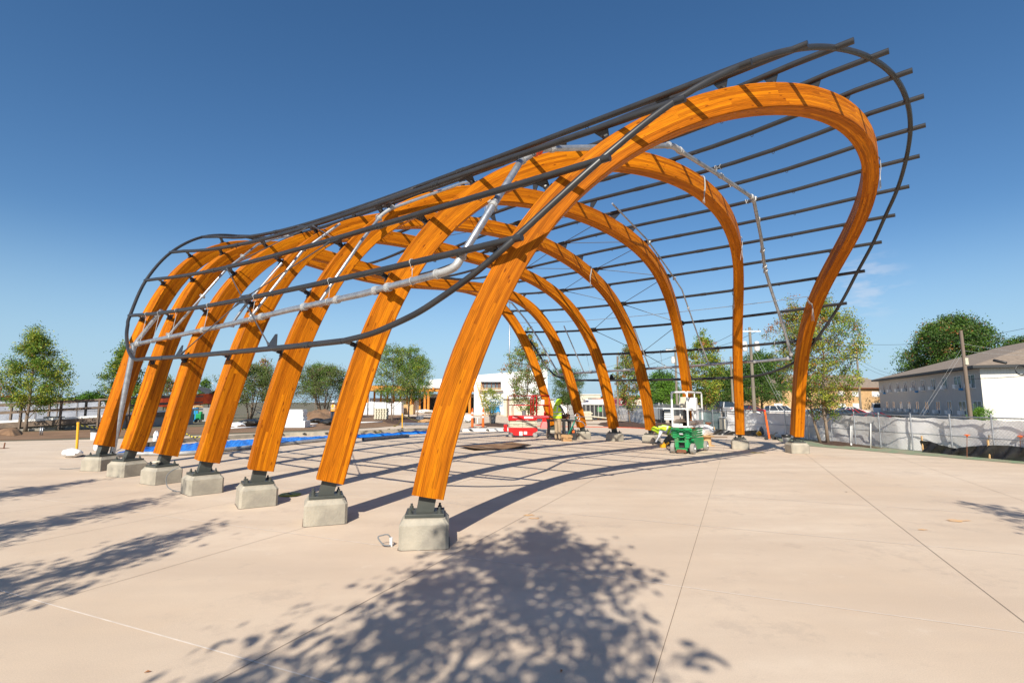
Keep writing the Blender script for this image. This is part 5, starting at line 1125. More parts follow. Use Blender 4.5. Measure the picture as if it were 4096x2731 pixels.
# ================================================================ green scissor lift
def green_lift():
    a, c = gp(2687, 1812), gp(2771, 1817); w = (c - a); W = w.length; e = w.normalized(); d = Vector((-e.y, e.x, 0)); O = (a + c) / 2
    root = thing('scissor_lift', 'worn green scissor lift with white cage rails full of boards, seen from its end', 'scissor lift', tuple(O), math.atan2(e.y, e.x))
    RM = Matrix((e, d, Vector((0, 0, 1)))).transposed(); L = 1.55; hw = W / 2
    P = lambda x, y, z: O + e * x + d * y + Vector((0, 0, z))
    def bx(name, c_, s_, m, bev=.006, par=root): b = MB(); b.box(P(*c_), s_, RM); return b.build(name, M[m], par, bevel=bev)
    def tb(name, pts, r, m, par=root, n=8): b = MB(); b.tube([P(*p) for p in pts], r, n); return b.build(name, M[m], par, smooth=True, sharp=50)
    ch = MB(); ch.box(P(0, L / 2 + .1, .30), (W - .26, L - .2, .26), RM); ch.box(P(hw - .1, L / 2 + .1, .28), (.1, L - .5, .36), RM); ch.box(P(-hw + .1, L / 2 + .1, .28), (.1, L - .5, .36), RM)
    for x in (-hw + .17, hw - .17): ch.box(P(x, .03, .34), (.12, .1, .30), RM)
    ch.box(P(0, -.02, .14), (W - .3, .06, .08), RM); ch.box(P(0, .0, .38), (W - .3, .05, .05), RM); ch.build('chassis', M['green'], root, bevel=.008)
    b = MB(); b.box(P(0, -.05, .09), (W - .36, .02, .10), RM); b.build('pothole_guard', M['rust'], root)
    b = MB(); b.box(P(0, .15, .28), (W - .4, .1, .2), RM); b.build('engine_bay', M['black'], root)
    for x, s in ((-hw + .02, -1), (hw - .02, 1)):
        for y in (.12, L - .05): wheel('tyre', P(x, y, .165), e, .165, .12, root, s)
    zs = [.50, .575, .65, .725, .80]
    for i in range(4):
        z = zs[i] + .015
        for x in (-.2, .2):
            b = MB(); b.box(P(x * 1.0, L / 2, z + .0), (.06, L - .1, .055), RM); ar = b.build('scissor_arm', M['green'], root, bevel=.005)
            b = MB(); b.box(P(x, .0, z), (.13, .1, .06), RM); b.cyl(P(x - .13, .02, z + .03), P(x + .13, .02, z + .03), .03, n=10); b.build('arm_end', M['green'], ar, bevel=.006)
        b = MB(); b.cyl(P(-.3, .04, z), P(.3, .04, z), .022, n=10); b.build('cross_tube', M['green'], root, smooth=True, sharp=50)
    bx('label_plate', (0, -.02, .62), (.12, .01, .05), 'white')
    zp = .84
    bx('platform', (0, L / 2, zp), (W - .1, L, .05), 'white'); bx('toe_board', (-.1, -.01, zp + .04), (W - .35, .03, .12), 'white')
    pb = bx('toe_board', (hw - .09, L / 2, zp + .1), (.02, L, .18), 'chrome')
    for x in (-hw + .06, hw - .11):
        tb('guard_rail', [(x, 0, zp), (x, 0, 1.88), (x, .05, 1.93), (x, L - .05, 1.93), (x, L, 1.88), (x, L, zp)], .03, 'white'); tb('guard_rail', [(x, 0, 1.40), (x, L, 1.40)], .022, 'white')
        for y in (L * .5,): tb('guard_rail', [(x, y, zp), (x, y, 1.92)], .02, 'white')
    x0, x1 = -hw + .06, hw - .11
    tb('guard_rail', [(x0, 0, 1.85), (x0 + .06, 0, 1.93), (x1 - .06, 0, 1.93), (x1, 0, 1.85)], .03, 'white'); tb('guard_rail', [(x0, 0, 1.40), (x1, 0, 1.40)], .022, 'white'); tb('guard_rail', [(x0, L, 1.93), (x1, L, 1.93)], .025, 'white'); tb('guard_rail', [(x0, L, 1.40), (x1, L, 1.40)], .02, 'white')
    bx('control_panel', (.12, .7, 1.55), (.36, .22, .42), 'white', .02); bx('manual_box', (.02, .5, 1.12), (.2, .16, .44), 'black', .03); bx('notice', (-.05, .48, 1.62), (.2, .01, .32), 'cream'); bx('side_panel', (hw - .14, .9, 1.2), (.02, .7, .62), 'white', .004)
    b = MB(); rd = random.Random(3)
    for q in range(7): b.box(P(-.1 + rd.uniform(-.12, .2), .5 + rd.uniform(-.2, .3), zp + .05 + q * .028), (rd.uniform(.25, .5), rd.uniform(.5, .9), .022), RM @ Matrix.Rotation(rd.uniform(-.35, .35), 3, 'Z'))
    tag(b.build('board_pile', M['timber']), 'loose pile of timber offcuts on the green lift platform', 'boards')
green_lift()

# ================================================================ people
M['skin'] = mat('skin', (.36, .19, .12), .6); M['khaki'] = mat('khaki_cloth', (.42, .31, .20), .9, 0, (.34, .25, .16), 6, bump=.5, bscale=18); M['greyshirt'] = mat('grey_cloth', (.16, .16, .17), .9, 0, (.12, .12, .13), 8)
M['whiteshirt'] = mat('white_cloth', (.74, .74, .76), .9, 0, (.62, .62, .66), 8); M['hivis'] = mat('lime_cloth', (.58, .80, .03), .75, 0, (.46, .70, .02), 5, bump=.4, bscale=14); M['silver'] = mat('silver_tape', (.50, .54, .56), .5)
M['boot'] = mat('brown_leather', (.12, .08, .055), .8); M['olive'] = mat('olive_cloth', (.12, .115, .085), .9, 0, (.09, .085, .065), 6, bump=.4, bscale=16); M['navy'] = mat('navy_cloth', (.03, .04, .07), .9); M['orangev'] = mat('orange_cloth', (.80, .33, .02), .75)
import bmesh
def person(label, loc, rz, J, mats, vest='hivis', hood=None, hat='hat', scale=1.0, group=None):
    """J: joint positions in local space (x right, y forward, z up). One skinned continuous body."""
    root = thing('person', label, 'person', tuple(loc), rz, group)
    bones = [('pelvis', 'waist', .125, .115, 'P'), ('waist', 'chest', .115, .14, 'S'), ('chest', 'neck0', .14, .075, 'S'), ('neck0', 'neck', .075, .052, 'K'), ('neck', 'head', .06, .088, 'K'), ('head', 'crown', .092, .078, 'K')]
    for s in 'LR':
        bones += [('chest', 'sh' + s, .10, .062, 'S'), ('sh' + s, 'el' + s, .058, .043, 'S'), ('el' + s, 'wr' + s, .043, .030, 'S'), ('wr' + s, 'pa' + s, .028, .030, 'H'),
                  ('pelvis', 'hp' + s, .11, .095, 'P'), ('hp' + s, 'kn' + s, .092, .066, 'P'), ('kn' + s, 'an' + s, .064, .052, 'P'), ('an' + s, 'to' + s, .05, .038, 'B')]
    idx = {}; co = []; rad = []; ed = []; lab = []
    def jid(n, p, r):
        if n not in idx: idx[n] = len(co); co.append(Vector(p) * scale); rad.append(r * scale)
        else: rad[idx[n]] = max(rad[idx[n]], r * scale) if n in ('pelvis', 'chest') else rad[idx[n]]
        return idx[n]
    for a, b_, ra, rb, k in bones:
        i = jid(a, J[a], ra); j = jid(b_, J[b_], rb); ed.append((i, j)); lab.append((a, b_, k))
    for s in 'LR':      # five fingers, curled, of different lengths, thumb from the side of the palm
        w, p = Vector(J['wr' + s]), Vector(J['pa' + s]); d = (p - w).normalized(); sd = d.cross(Vector((0, 0, 1))); sd = sd.normalized() if sd.length > .1 else Vector((1, 0, 0)); dn = d.cross(sd)
        if dn.z > 0: dn = -dn
        for q, (o_, L) in enumerate(((-.03, .055), (-.01, .068), (.01, .072), (.03, .064))):
            a = p + sd * o_ + d * .02; m1 = a + d * L * .55 + dn * .008; e_ = m1 + d * L * .35 + dn * .028
            n0 = idx['pa' + s]
            for nm, pt, r in (('f%d%sa' % (q, s), a, .0105), ('f%d%sb' % (q, s), m1, .009), ('f%d%sc' % (q, s), e_, .007)):
                j = jid(nm, pt, r); ed.append((n0, j)); n0 = j
        t0 = w.lerp(p, .55) + sd * .028 * (1 if s == 'L' else -1); t1 = t0 + d * .03 + sd * .028 * (1 if s == 'L' else -1); t2 = t1 + d * .03 + dn * .01
        n0 = idx['pa' + s]
        for nm, pt, r in (('t%sa' % s, t0 + d * .015, .012), ('t%sb' % s, t1, .010), ('t%sc' % s, t2, .008)):
            j = jid(nm, pt, r); ed.append((n0, j)); n0 = j
    bm = bmesh.new(); lay = bm.verts.layers.skin.verify(); vs = [bm.verts.new(c) for c in co]
    for v, r in zip(vs, rad): v[lay].radius = (r * 1.16, r * 1.16) if r > .045 * scale else (r, r)
    vs[idx['pelvis']][lay].use_root = True
    for a, b_ in ed: bm.edges.new((vs[a], vs[b_]))
    me = bpy.data.meshes.new('tmp'); bm.to_mesh(me); bm.free(); tmp = bpy.data.objects.new('tmp', me); COL.objects.link(tmp)
    tmp.modifiers.new('s', 'SKIN').use_smooth_shade = True; sb = tmp.modifiers.new('u', 'SUBSURF'); sb.levels = 2; sb.render_levels = 2
    bpy.context.view_layer.update(); body = bpy.data.meshes.new_from_object(tmp.evaluated_get(bpy.context.evaluated_depsgraph_get())); bpy.data.objects.remove(tmp)
    keys = 'SPKHB'; body.materials.clear()
    for k in keys: body.materials.append(M[mats[k]])
    segs = [(Vector(J[a]) * scale, Vector(J[b_]) * scale, k) for a, b_, k in lab]
    for pg in body.polygons:
        c = pg.center; best = min(segs, key=lambda s_: (c - (s_[0] + (s_[1] - s_[0]) * max(0, min(1, (c - s_[0]).dot(s_[1] - s_[0]) / max(1e-6, (s_[1] - s_[0]).length_squared))))).length)
        pg.material_index = keys.index(best[2]); pg.use_smooth = True
    o = bpy.data.objects.new('body', body); COL.objects.link(o); o.parent = root
    def child(name, b, m, smooth=True): 
        c = b.build(name, m, None, smooth=smooth); c.parent = root; return c
    S_ = scale; H_ = Vector(J['head']) * S_; up = (Vector(J['crown']) - Vector(J['head'])).normalized(); fw = Vector(J.get('face', (0, 1, 0))).normalized(); fw = (fw - up * fw.dot(up)).normalized(); sd = fw.cross(up)
    F = lambda x, y, z: H_ + sd * x * S_ + fw * y * S_ + up * z * S_
    b = MB(); b.tube([F(0, .088, .035), F(0, .112, .005), F(0, .09, -.012)], [.010, .017, .013], 6); child('nose', b, M[mats['K']])
    b = MB()
    for x in (-.032, .032): b.tube([F(x, .083, .04), F(x, .096, .04)], [.013, .008], 8)
    child('eyes', b, M['ink']); b = MB(); b.tube([F(-.028, .083, -.04), F(0, .096, -.042), F(.028, .083, -.04)], .006, 5); child('mouth', b, M['rust'])
    b = MB()
    for x in (-.09, .09): b.tube([F(x, .0, .03), F(x * 1.1, -.012, .0), F(x, 0, -.03)], [.012, .016, .010], 6)
    child('ears', b, M[mats['K']])
    b = MB(); rings = []
    for i in range(7):
        a = i / 6 * 1.5; rings.append([F(.104 * math.cos(a) * math.cos(t) , -.012 + .112 * math.cos(a) * math.sin(t), .03 + .125 * math.sin(a)) for t in np.linspace(0, 6.283, 21)])
    b.grid(rings); 
    if hat:
        b.grid([[F(.104 * math.cos(t) * k, -.012 + .112 * math.sin(t) * k + (.085 * max(0, math.sin(t)) if k > 1.1 else 0), .03 - .012 * (k > 1.1)) for t in np.linspace(0, 6.283, 21)] for k in (1.0, 1.2)])
        child('hard_hat', b, M[hat])
    else: child('hair', b, M['ink'])
    if hood:
        b = MB(); rg_ = []
        for i, (r, z, y) in enumerate(((.15, -.17, -.02), (.135, -.08, -.03), (.135, .0, -.03), (.135, .08, -.02), (.12, .12, -.015), (.06, .155, -.01), (.01, .16, -.01))): rg_.append([F(r * math.cos(t), y + r * math.sin(t) * (1.0 if math.sin(t) < .2 else .45), z) for t in np.linspace(0, 6.283, 17)])
        b.grid(rg_); child('hood', b, M[hood])
    if vest:
        pts = [Vector(J[k]) * S_ for k in ('pelvis', 'waist', 'chest', 'neck0')]; pts[0] = pts[0] + (pts[0] - pts[1]) * .35; path = smooth_path(pts, 5); nP = len(path); sx = (Vector(J['shR']) - Vector(J['shL'])).normalized(); rings = []; msk = []
        for i, p in enumerate(path):
            t = i / (nP - 1); d = (path[min(i + 1, nP - 1)] - path[max(i - 1, 0)]).normalized(); fy = sx.cross(d).normalized(); fy = fy if fy.dot(fw) > -.2 else -fy
            w = (.205 if t < .55 else .205 + .02 * math.sin((t - .55) * 7)) if t < .9 else .15; dpt = .165 if t < .8 else .13
            rings.append([p + sx * w * S_ * math.cos(a) + fy * dpt * S_ * math.sin(a) for a in np.linspace(0, 6.283, 25)])
        b = MB(); b.grid(rings); nw = 24
        for f_ in range(len(b.f)):
            r_, c_ = divmod(f_, nw); t = r_ / (nP - 2)
            if abs(t - .30) < .05 or abs(t - .48) < .05 or (t > .5 and c_ in (3, 8, 15, 20)): b.m[f_] = 1
        c = b.build('vest', [M[vest], M['silver']], None, smooth=True); c.parent = root
    return root
J0 = dict(pelvis=(0, 0, .95), waist=(0, 0, 1.06), chest=(0, .0, 1.27), neck0=(0, .01, 1.44), neck=(0, .03, 1.49), head=(0, .06, 1.58), crown=(0, .07, 1.66), shL=(-.18, 0, 1.39), shR=(.18, 0, 1.39),
          elL=(-.23, .03, 1.12), elR=(.22, .12, 1.14), wrL=(-.20, .22, 1.02), wrR=(.14, .36, 1.10), paL=(-.18, .30, 1.02), paR=(.10, .44, 1.09), hpL=(-.095, 0, .90), hpR=(.095, 0, .90), knL=(-.10, .02, .48), knR=(.10, .03, .48), anL=(-.11, -.02, .085), anR=(.11, .0, .085), toL=(-.13, .15, .045), toR=(.13, .17, .045))
a = dict(J0); a.update(neck=(0, .06, 1.48), head=(0, .11, 1.555), crown=(0, .145, 1.63), face=(0, .8, -.5), elR=(.23, .14, 1.15), wrR=(.10, .38, 1.02), paR=(.06, .45, 1.0), elL=(-.23, .12, 1.14), wrL=(-.10, .37, 1.02), paL=(-.06, .44, 1.0))
person('person in lime vest and khaki trousers standing with back turned at the black work cart', gp(2231, 1761), R(-55), a, dict(S='greyshirt', P='khaki', K='skin', H='black', B='boot'), hood='hivis', hat='yellow', scale=1.02)
k = dict(pelvis=(0, -.18, .40), waist=(0, -.05, .50), chest=(0, .16, .56), neck0=(0, .33, .55), neck=(0, .38, .54), head=(0, .46, .49), crown=(0, .53, .53), face=(0, .5, -.9), shL=(-.18, .25, .52), shR=(.18, .25, .52), elL=(-.22, .34, .28), elR=(.22, .32, .27), wrL=(-.15, .45, .12), wrR=(.15, .42, .10), paL=(-.13, .52, .08), paR=(.13, .49, .06),
         hpL=(-.10, -.16, .36), hpR=(.10, -.16, .36), knL=(-.13, .18, .08), knR=(.13, .16, .08), anL=(-.12, -.27, .07), anR=(.12, -.27, .07), toL=(-.12, -.42, .04), toR=(.12, -.42, .04))
person('person in lime vest and white sleeves kneeling and bending down beside a concrete block', gp(2665, 1781) + Vector((.12, .1, 0)), R(78), k, dict(S='whiteshirt', P='olive', K='skin', H='black', B='boot'), hood='hivis', hat=None, scale=1.05)
w = dict(J0); w.update(elL=(-.24, -.02, 1.12), elR=(.24, -.02, 1.12), wrL=(-.25, .04, .88), wrR=(.25, .04, .88), paL=(-.25, .06, .80), paR=(.25, .06, .80), face=(0, 1, -.1))
person('person in orange vest and white hard hat facing the viewer behind left legs', gp(1331, 1692), R(172), w, dict(S='navy', P='navy', K='skin', H='skin', B='boot'), vest='orangev', hat='white', scale=1.0)

# ================================================================ things around the canopy
def cyl_thing(name, label, cat, c, prof_, m, n=18, group=None):
    b = MB(); b.lathe(tuple(c), prof_, n); o = b.build(name, m, smooth=True, sharp=40, loc=c); return tag(o, label, cat, group)
# black work cart with threading machine
def cart():
    a = gp(2192, 1762); Y = a.y; O = Vector((gp(2243, 1757).x, Y + .7, 0)); root = thing('work_cart', 'black plastic work cart with a pipe threading machine on top behind the standing worker', 'cart', tuple(O))
    x0, x1 = a.x, dp(2302, 1700, Y).x; W_ = x1 - x0; c = (x0 + x1) / 2; yc = Y + .72
    b = MB(); b.box((c, yc, .82), (W_, .62, .07)); b.build('top_tray', M['black'], root, bevel=.01); b = MB(); b.box((c - .1, yc, .20), (W_ - .25, .58, .10)); b.build('bottom_tray', M['black'], root, bevel=.01)
    for x in (x0 + .08, x1 - .18, x1 - .42):
        for y in (yc - .25, yc + .25): b = MB(); b.box((x, y, .5), (.09, .09, .62)); b.build('leg', M['black'], root)
    for x in (x0 + .1, x1 - .3):
        for y in (yc - .25, yc + .25): b = MB(); b.cyl((x - .0, y - .02, .07), (x, y + .02, .07), .068, n=14); b.build('caster', M['rubber'], root)
    cm = MB(); mc = dp(2262, 1668, Y + .2); cm.box((mc.x, yc, .98), (.34, .34, .2)); cm.cyl((mc.x - .25, yc, 1.0), (mc.x + .25, yc, 1.0), .08, n=12); cm.cyl((mc.x + .08, yc, 1.0), (mc.x + .12, yc, 1.0), .15, n=16); cm.box((mc.x - .12, yc - .1, 1.1), (.1, .1, .14)); tag(cm.build('threading_machine', M['rust'], bevel=.01), 'greasy brown pipe threading machine on the black cart', 'machine')
    pz = dp(2300, 1684, Y).z; b = MB(); b.tube([(dp(2130, 1683, Y).x, yc - .1, .98), (dp(2380, 1684, Y).x, yc - .1, .98)], .014, 8); tag(b.build('long_pipe', M['galv'], smooth=True), 'long thin silver pipe lying level through the threading machine', 'pipe')
    b = MB(); z0 = dp(2318, 1683, Y).z; P = [dp(2310, 1684, Y), dp(2335, 1688, Y), dp(2345, 1698, Y), dp(2348, 1712, Y)]; b.tube([(p.x, yc - .2, p.z) for p in P], .018, 8); b.build('hose_arm', M['galv'], root, smooth=True)
    # green pipe stand with a hand wheel
    st = thing('pipe_stand', 'green folding pipe stand with a spoked metal hand wheel beside the cart', 'stand', tuple(gp(2285, 1745)))
    b = MB(); q1, q2, q3, q4 = dp(2262, 1737, Y + .1), dp(2300, 1680, Y + .1), dp(2272, 1737, Y + .3), dp(2306, 1668, Y + .1); b.tube([(q1.x, q1.y, .02), q4], .022, 8); b.tube([(q3.x, q3.y, .02), q2], .022, 8); b.build('legs', M['teal2'], st, smooth=True)
    wc = dp(2309, 1668, Y + .05); b = MB(); b.tube([wc + Vector((.12 * math.cos(t), .05 * math.cos(t), .15 * math.sin(t))) for t in np.linspace(0, 6.283, 21)], .013, 6, cap=False)
    for t in (0.4, 2.5, 4.6): b.tube([wc, wc + Vector((.12 * math.cos(t), .05 * math.cos(t), .15 * math.sin(t)))], .012, 6)
    b.build('hand_wheel', M['chrome'], st, smooth=True)
M['teal2'] = mat('green_enamel', (.01, .25, .16), .4)
cart()
# cardboard box
p = gp(2268, 1765); b = MB(); b.box(p + Vector((0, .18, .135)), (.36, .36, .27), .12); bo = b.build('cardboard_box', M['card'], loc=p); tag(bo, 'open brown cardboard box on the ground at the standing worker\'s feet', 'box')
for s, an in ((-1, .9), (1, -.3)): f = MB(); f.box(p + Vector((s * .14, -.02, .22)), (.2, .012, .12), .12); f.build('flap', M['card'], bo)
b = MB(); p = gp(2296, 1760); b.box(p + Vector((0, .2, .22)), (.22, .3, .42)); b.tube([p + Vector((0, .1, .43)), p + Vector((0, .2, .55)), p + Vector((0, .3, .43))], .02, 6); o = b.build('backpack', M['black'], bevel=.06); tag(o, 'black backpack with an orange flash leaning on a concrete block', 'backpack')
q = MB(); q.box(p + Vector((-.02, .04, .36)), (.1, .01, .1)); o2 = q.build('patch', M['orange'], o)
b = MB(); p = gp(2625, 1790) + Vector((.25, 0, 0)); b.box(p + Vector((0, 0, .07)), (.2, .14, .12), .4); b.cyl(p + Vector((.1, 0, .12)), p + Vector((.22, .05, .16)), .04, n=8); b.cyl(p + Vector((.02, 0, .05)), p + Vector((.02, -.02, .19)), .03, n=8); tag(b.build('power_drill', M['yellow'], bevel=.01), 'yellow and black power drill on the paving beside the kneeling worker', 'drill')
# wooden spool with a white plastic bag
p = gp(2834, 1783) + Vector((0, .12, 0)); sp = thing('wooden_spool', 'small wooden cable spool standing on end right of the green lift', 'spool', tuple(p))
b = MB(); b.lathe(tuple(p), [(.27, 0), (.27, .025), (.16, .026)], 24); b.lathe(tuple(p + Vector((0, 0, .34))), [(.16, 0), (.27, .001), (.27, .026)], 24); b.build('flanges', M['newwood'], sp)
b = MB(); b.lathe(tuple(p), [(.15, .02), (.15, .345)], 16); b.build('core', M['newwood'], sp)
rd = random.Random(9)
def lump(name, label, cat, c, r, m, seed, spikes=.3, sz=(1, 1, 1), group=None, parent=None):
    rd = random.Random(seed); rows = []
    ph = [rd.uniform(0, 6) for _ in range(6)]
    for i in range(9):
        th = math.pi * i / 8; row = []
        for j in range(17):
            a_ = 2 * math.pi * (j % 16) / 16; k_ = 1 + spikes * (.5 * math.sin(3 * a_ + ph[0] + i) + .35 * math.sin(5 * a_ + ph[1] - i * 1.3) + .3 * math.sin(7 * a_ + ph[2] + i * 2.2))
            row.append(Vector(c) + Vector((r * sz[0] * math.sin(th) * math.cos(a_) * k_, r * sz[1] * math.sin(th) * math.sin(a_) * k_, r * sz[2] * (1 - math.cos(th)) * (1 + .15 * spikes * math.sin(2 * a_ + ph[3])))))
        rows.append(row)
    b = MB(); b.grid(list(reversed(rows))); o = b.build(name, m, smooth=True, sharp=35)
    return tag(o, label, cat, group)
lump('plastic_bag', 'crumpled white plastic bag on top of the wooden spool', 'bag', p + Vector((-.02, 0, .365)), .25, M['whitep'], 3, .55, (1.05, .8, .78))
b = MB(); a, c = gp(2846, 1750), gp(2918, 1752); b.box((a + c) / 2 + Vector((0, .2, .03)), ((c - a).length, .09, .05)); tag(b.build('timber_plank', M['timber']), 'short brown plank lying on the paving behind the wooden spool', 'plank')
# white equipment cabinets
a, c, e_ = gp(2873, 1727), gp(2914, 1731), gp(3003, 1726)
cb = thing('equipment_cabinet', 'long low white metal cabinet with one grey door end standing before the fence', 'cabinet', tuple((a + e_) / 2))
b = MB(); H0, H1 = .10, .78; b.box(((c.x + e_.x) / 2, c.y + .35, (H0 + H1) / 2), (e_.x - c.x, .7, H1 - H0)); b.build('main_box', M['white'], cb, bevel=.01)
b = MB(); b.box(((a.x + c.x) / 2 - .006, c.y + .35, (H0 + H1) / 2 - .01), (c.x - a.x, .66, H1 - H0 - .02)); b.build('grey_door', M['beige'], cb, bevel=.01)
b = MB(); b.box(((a.x + e_.x) / 2, c.y + .35, H1 + .015), (e_.x - a.x + .05, .75, .03)); b.build('lid', M['white'], cb)
for x in (a.x + .15, c.x + .1, e_.x - .15): b = MB(); b.box((x, c.y + .3, .05), (.1, .3, .1)); b.build('foot', M['cmu'], cb)
b = MB(); pb_ = dp(2932, 1672, c.y + .3); b.box((pb_.x, pb_.y, .82), (.25, .2, .06)); tag(b.build('blue_tray', M['bluem'], bevel=.01), 'small blue tray on top of the white cabinet', 'tray')
# valve assembly
p = gp(2834, 1722); vv = thing('valve_assembly', 'black and orange pipe valve standing up between green lift and cabinet', 'valve', tuple(p))
b = MB(); b.lathe(tuple(p), [(.13, 0), (.09, .03), (.09, .2), (.15, .21), (.15, .26)], 14); b.build('black_base', M['black'], vv); b = MB(); b.lathe(tuple(p + Vector((0, 0, .26))), [(.1, 0), (.1, .1), (.05, .12), (.05, .2)], 12); b.cyl(p + Vector((-.16, 0, .42)), p + Vector((.16, 0, .42)), .06, n=10); b.build('orange_body', M['rust'], vv)
# orange pole dolly, gas bottles and bucket
p = gp(3078, 1759); dl = thing('pole_dolly', 'bright orange long tube leaning on a small wheeled dolly by the fence', 'dolly', tuple(p))
t_ = dp(3059, 1645, p.y + .1); b = MB(); b.tube([p + Vector((-.0, 0, .05)), t_], .042, 12); b.build('orange_tube', M['orange'], dl, smooth=True, sharp=50)
b = MB(); b.tube([t_, t_ + (t_ - p).normalized() * .07], .045, 12); b.build('red_tip', M['red'], dl)
b = MB(); b.tube([p + Vector((-.12, 0, .08)), p + Vector((.25, .1, .1)), p + Vector((.3, .1, .28)), p + Vector((.42, .1, .3))], .018, 6); b.box(p + Vector((.12, .05, .17)), (.18, .1, .14)); b.build('frame', M['black'], dl)
for x in (-.13, .2, .27): b = MB(); b.cyl(p + Vector((x, -.02, .07)), p + Vector((x, .03, .07)), .075, n=14); b.build('wheel', M['rubber'], dl)
lump('tool_bag', 'blue, yellow and white jumble of tool bags by the fence post', 'bags', gp(3062, 1744) + Vector((0, .2, 0)), .2, M['navy'], 6, .4, (.9, .8, 1.1))
lump('yellow_bag', 'small yellow bag beside the fence post', 'bag', gp(3046, 1744) + Vector((0, .2, 0)), .12, M['yellow'], 7, .4)
p = gp(3147, 1772); cyl_thing('bucket', 'metal bucket with a black liner beside the front right concrete block', 'bucket', p, [(.13, 0), (.15, .24), (.165, .245), (.17, .33), (.155, .34), (.15, .25)], M['chrome'])
b = MB(); b.lathe(tuple(p), [(.155, .235), (.172, .24), (.178, .335), (.16, .345)], 18); tag(b.build('bucket_liner', M['blackp'], smooth=True), 'black plastic liner folded over the metal bucket rim', 'liner')
# stakes at the right
for (u, v0, v1, m_, lab_) in ((3483, 1797, 1693, 'white', 'single tall white plastic stake before the grey fence'), (3402, 1787, 1703, 'white', 'pair of thin white stakes before the grey fence near the pale trunk'), (3950, 1835, 1740, 'newwood', 'pale tilted wooden stake between the orange-capped rods')):
    p = gp(u, v0); t_ = dp(u + (6 if u == 3950 else 0), v1, p.y); b = MB(); b.tube([p, t_], .015 if u != 3402 else .011, 8)
    if u == 3402: b.tube([p + Vector((.05, 0, 0)), t_ + Vector((.05, 0, .01))], .011, 8); b.tube([p + Vector((.03, 0, 0)), p + Vector((.03, 0, .13))], .03, 8)
    tag(b.build('marker_stake', M[m_], smooth=True), lab_, 'stake')
for (u, v0, v1, lab_) in ((3868, 1833, 1740, 'thin rusty rod with an orange cap in front of the silt fence, left one'), (4081, 1848, 1745, 'thin rusty rod with an orange cap at the right edge')):
    p = gp(u, v0); t_ = dp(u, v1, p.y); st_ = thing('capped_rod', lab_, 'rod', tuple(p)); b = MB(); b.tube([p, t_], .008, 6); b.build('rod', M['rust'], st_)
    b = MB(); b.lathe(tuple(t_ - Vector((0, 0, .05))), [(.02, 0), (.025, .04), (.07, .045), (.07, .06), (.02, .075)], 12); b.build('cap', M['orange'], st_)
# yellow barrier posts, striped tape, sandbag
def bpost(label, u, v0, v1, lean=0):
    p = gp(u, v0); r_ = thing('barrier_post', label, 'barrier post', tuple(p)); t_ = dp(u + lean, v1, p.y)
    b = MB(); b.tube([p + Vector((0, 0, .03)), t_], .035, 12); b.build('tube', M['yellow'], r_, smooth=True, sharp=50); b = MB(); b.lathe(tuple(p), [(.24, 0), (.22, .02), (.08, .05), (.05, .08)], 20); b.build('base', M['rubber'], r_, smooth=True, sharp=40)
    b = MB(); b.lathe(tuple(t_ - Vector((0, 0, .03))), [(.04, 0), (.04, .05), (.03, .06)], 12); b.build('cap', M['yellow'], r_); return t_
t1 = bpost('yellow barrier post on a black rubber base at the left beside a sandbag', 305, 1824, 1692, 8)
t2 = bpost('yellow barrier post standing beyond the blue tarpaulin in front of the trees', 1609, 1716, 1655, 0)
M['tape'] = mat('caution_tape', (.6, .55, .04), .6)
nt = M['tape'].node_tree; wv = nt.nodes.new('ShaderNodeTexWave'); wv.inputs['Scale'].default_value = 3.2; wv.bands_direction = 'DIAGONAL'; tc = nt.nodes.new('ShaderNodeTexCoord'); nt.links.new(tc.outputs['Object'], wv.inputs[0]); cr = nt.nodes.new('ShaderNodeValToRGB'); cr.color_ramp.interpolation = 'CONSTANT'; cr.color_ramp.elements[0].color = (.02, .02, .02, 1); cr.color_ramp.elements[1].position = .5; cr.color_ramp.elements[1].color = (.75, .62, .03, 1); nt.links.new(wv.outputs[0], cr.inputs[0]); nt.links.new(cr.outputs[0], nt.nodes['Principled BSDF'].inputs['Base Color'])
def tape(label, a, c, sag, w=.05):
    b = MB(); P = [a.lerp(c, q / 20) - Vector((0, 0, sag * 4 * (q / 20) * (1 - q / 20))) for q in range(21)]; b.grid([[p + Vector((0, .01 * math.sin(i * 1.1), w / 2)) for i, p in enumerate(P)], [p + Vector((0, .01 * math.cos(i * .9), -w / 2)) for i, p in enumerate(P)]]); tag(b.build('caution_tape', M['tape']), label, 'tape')
tape('yellow and black striped tape stretched right from the left barrier post', t1 - Vector((0, 0, .06)), dp(570, 1712, 24), .08)
tape('striped tape hanging low between the fourth and fifth left legs', dp(735, 1722, 24), dp(800, 1745, 19), .12)
tape('striped tape sagging from the far barrier post to the crate trees', t2 - Vector((0, 0, .05)), dp(1690, 1683, 40), .1)
tape('striped tape dropping left from the far barrier post', t2 - Vector((0, 0, .05)), dp(1572, 1702, 30), .25)
tape('striped tape lying across the right end of the tarpaulin', gp(1499, 1742) + Vector((0, 0, .12)), gp(1560, 1718) + Vector((0, 0, .05)), 0)
lump('sandbag', 'white sandbag slumped on the rubber base of the left yellow post', 'sandbag', gp(285, 1829), .26, M['whitep'], 11, .22, (1.1, .7, .5))
p = gp(377, 1758); c_ = cyl_thing('plastic_bucket', 'white plastic bucket with a black lid behind the rearmost left leg', 'bucket', p, [(.13, 0), (.15, .33)], M['whitep']); b = MB(); b.lathe(tuple(p), [(.165, .33), (.165, .41), (.14, .43)], 18); b.build('lid', M['black'], c_)
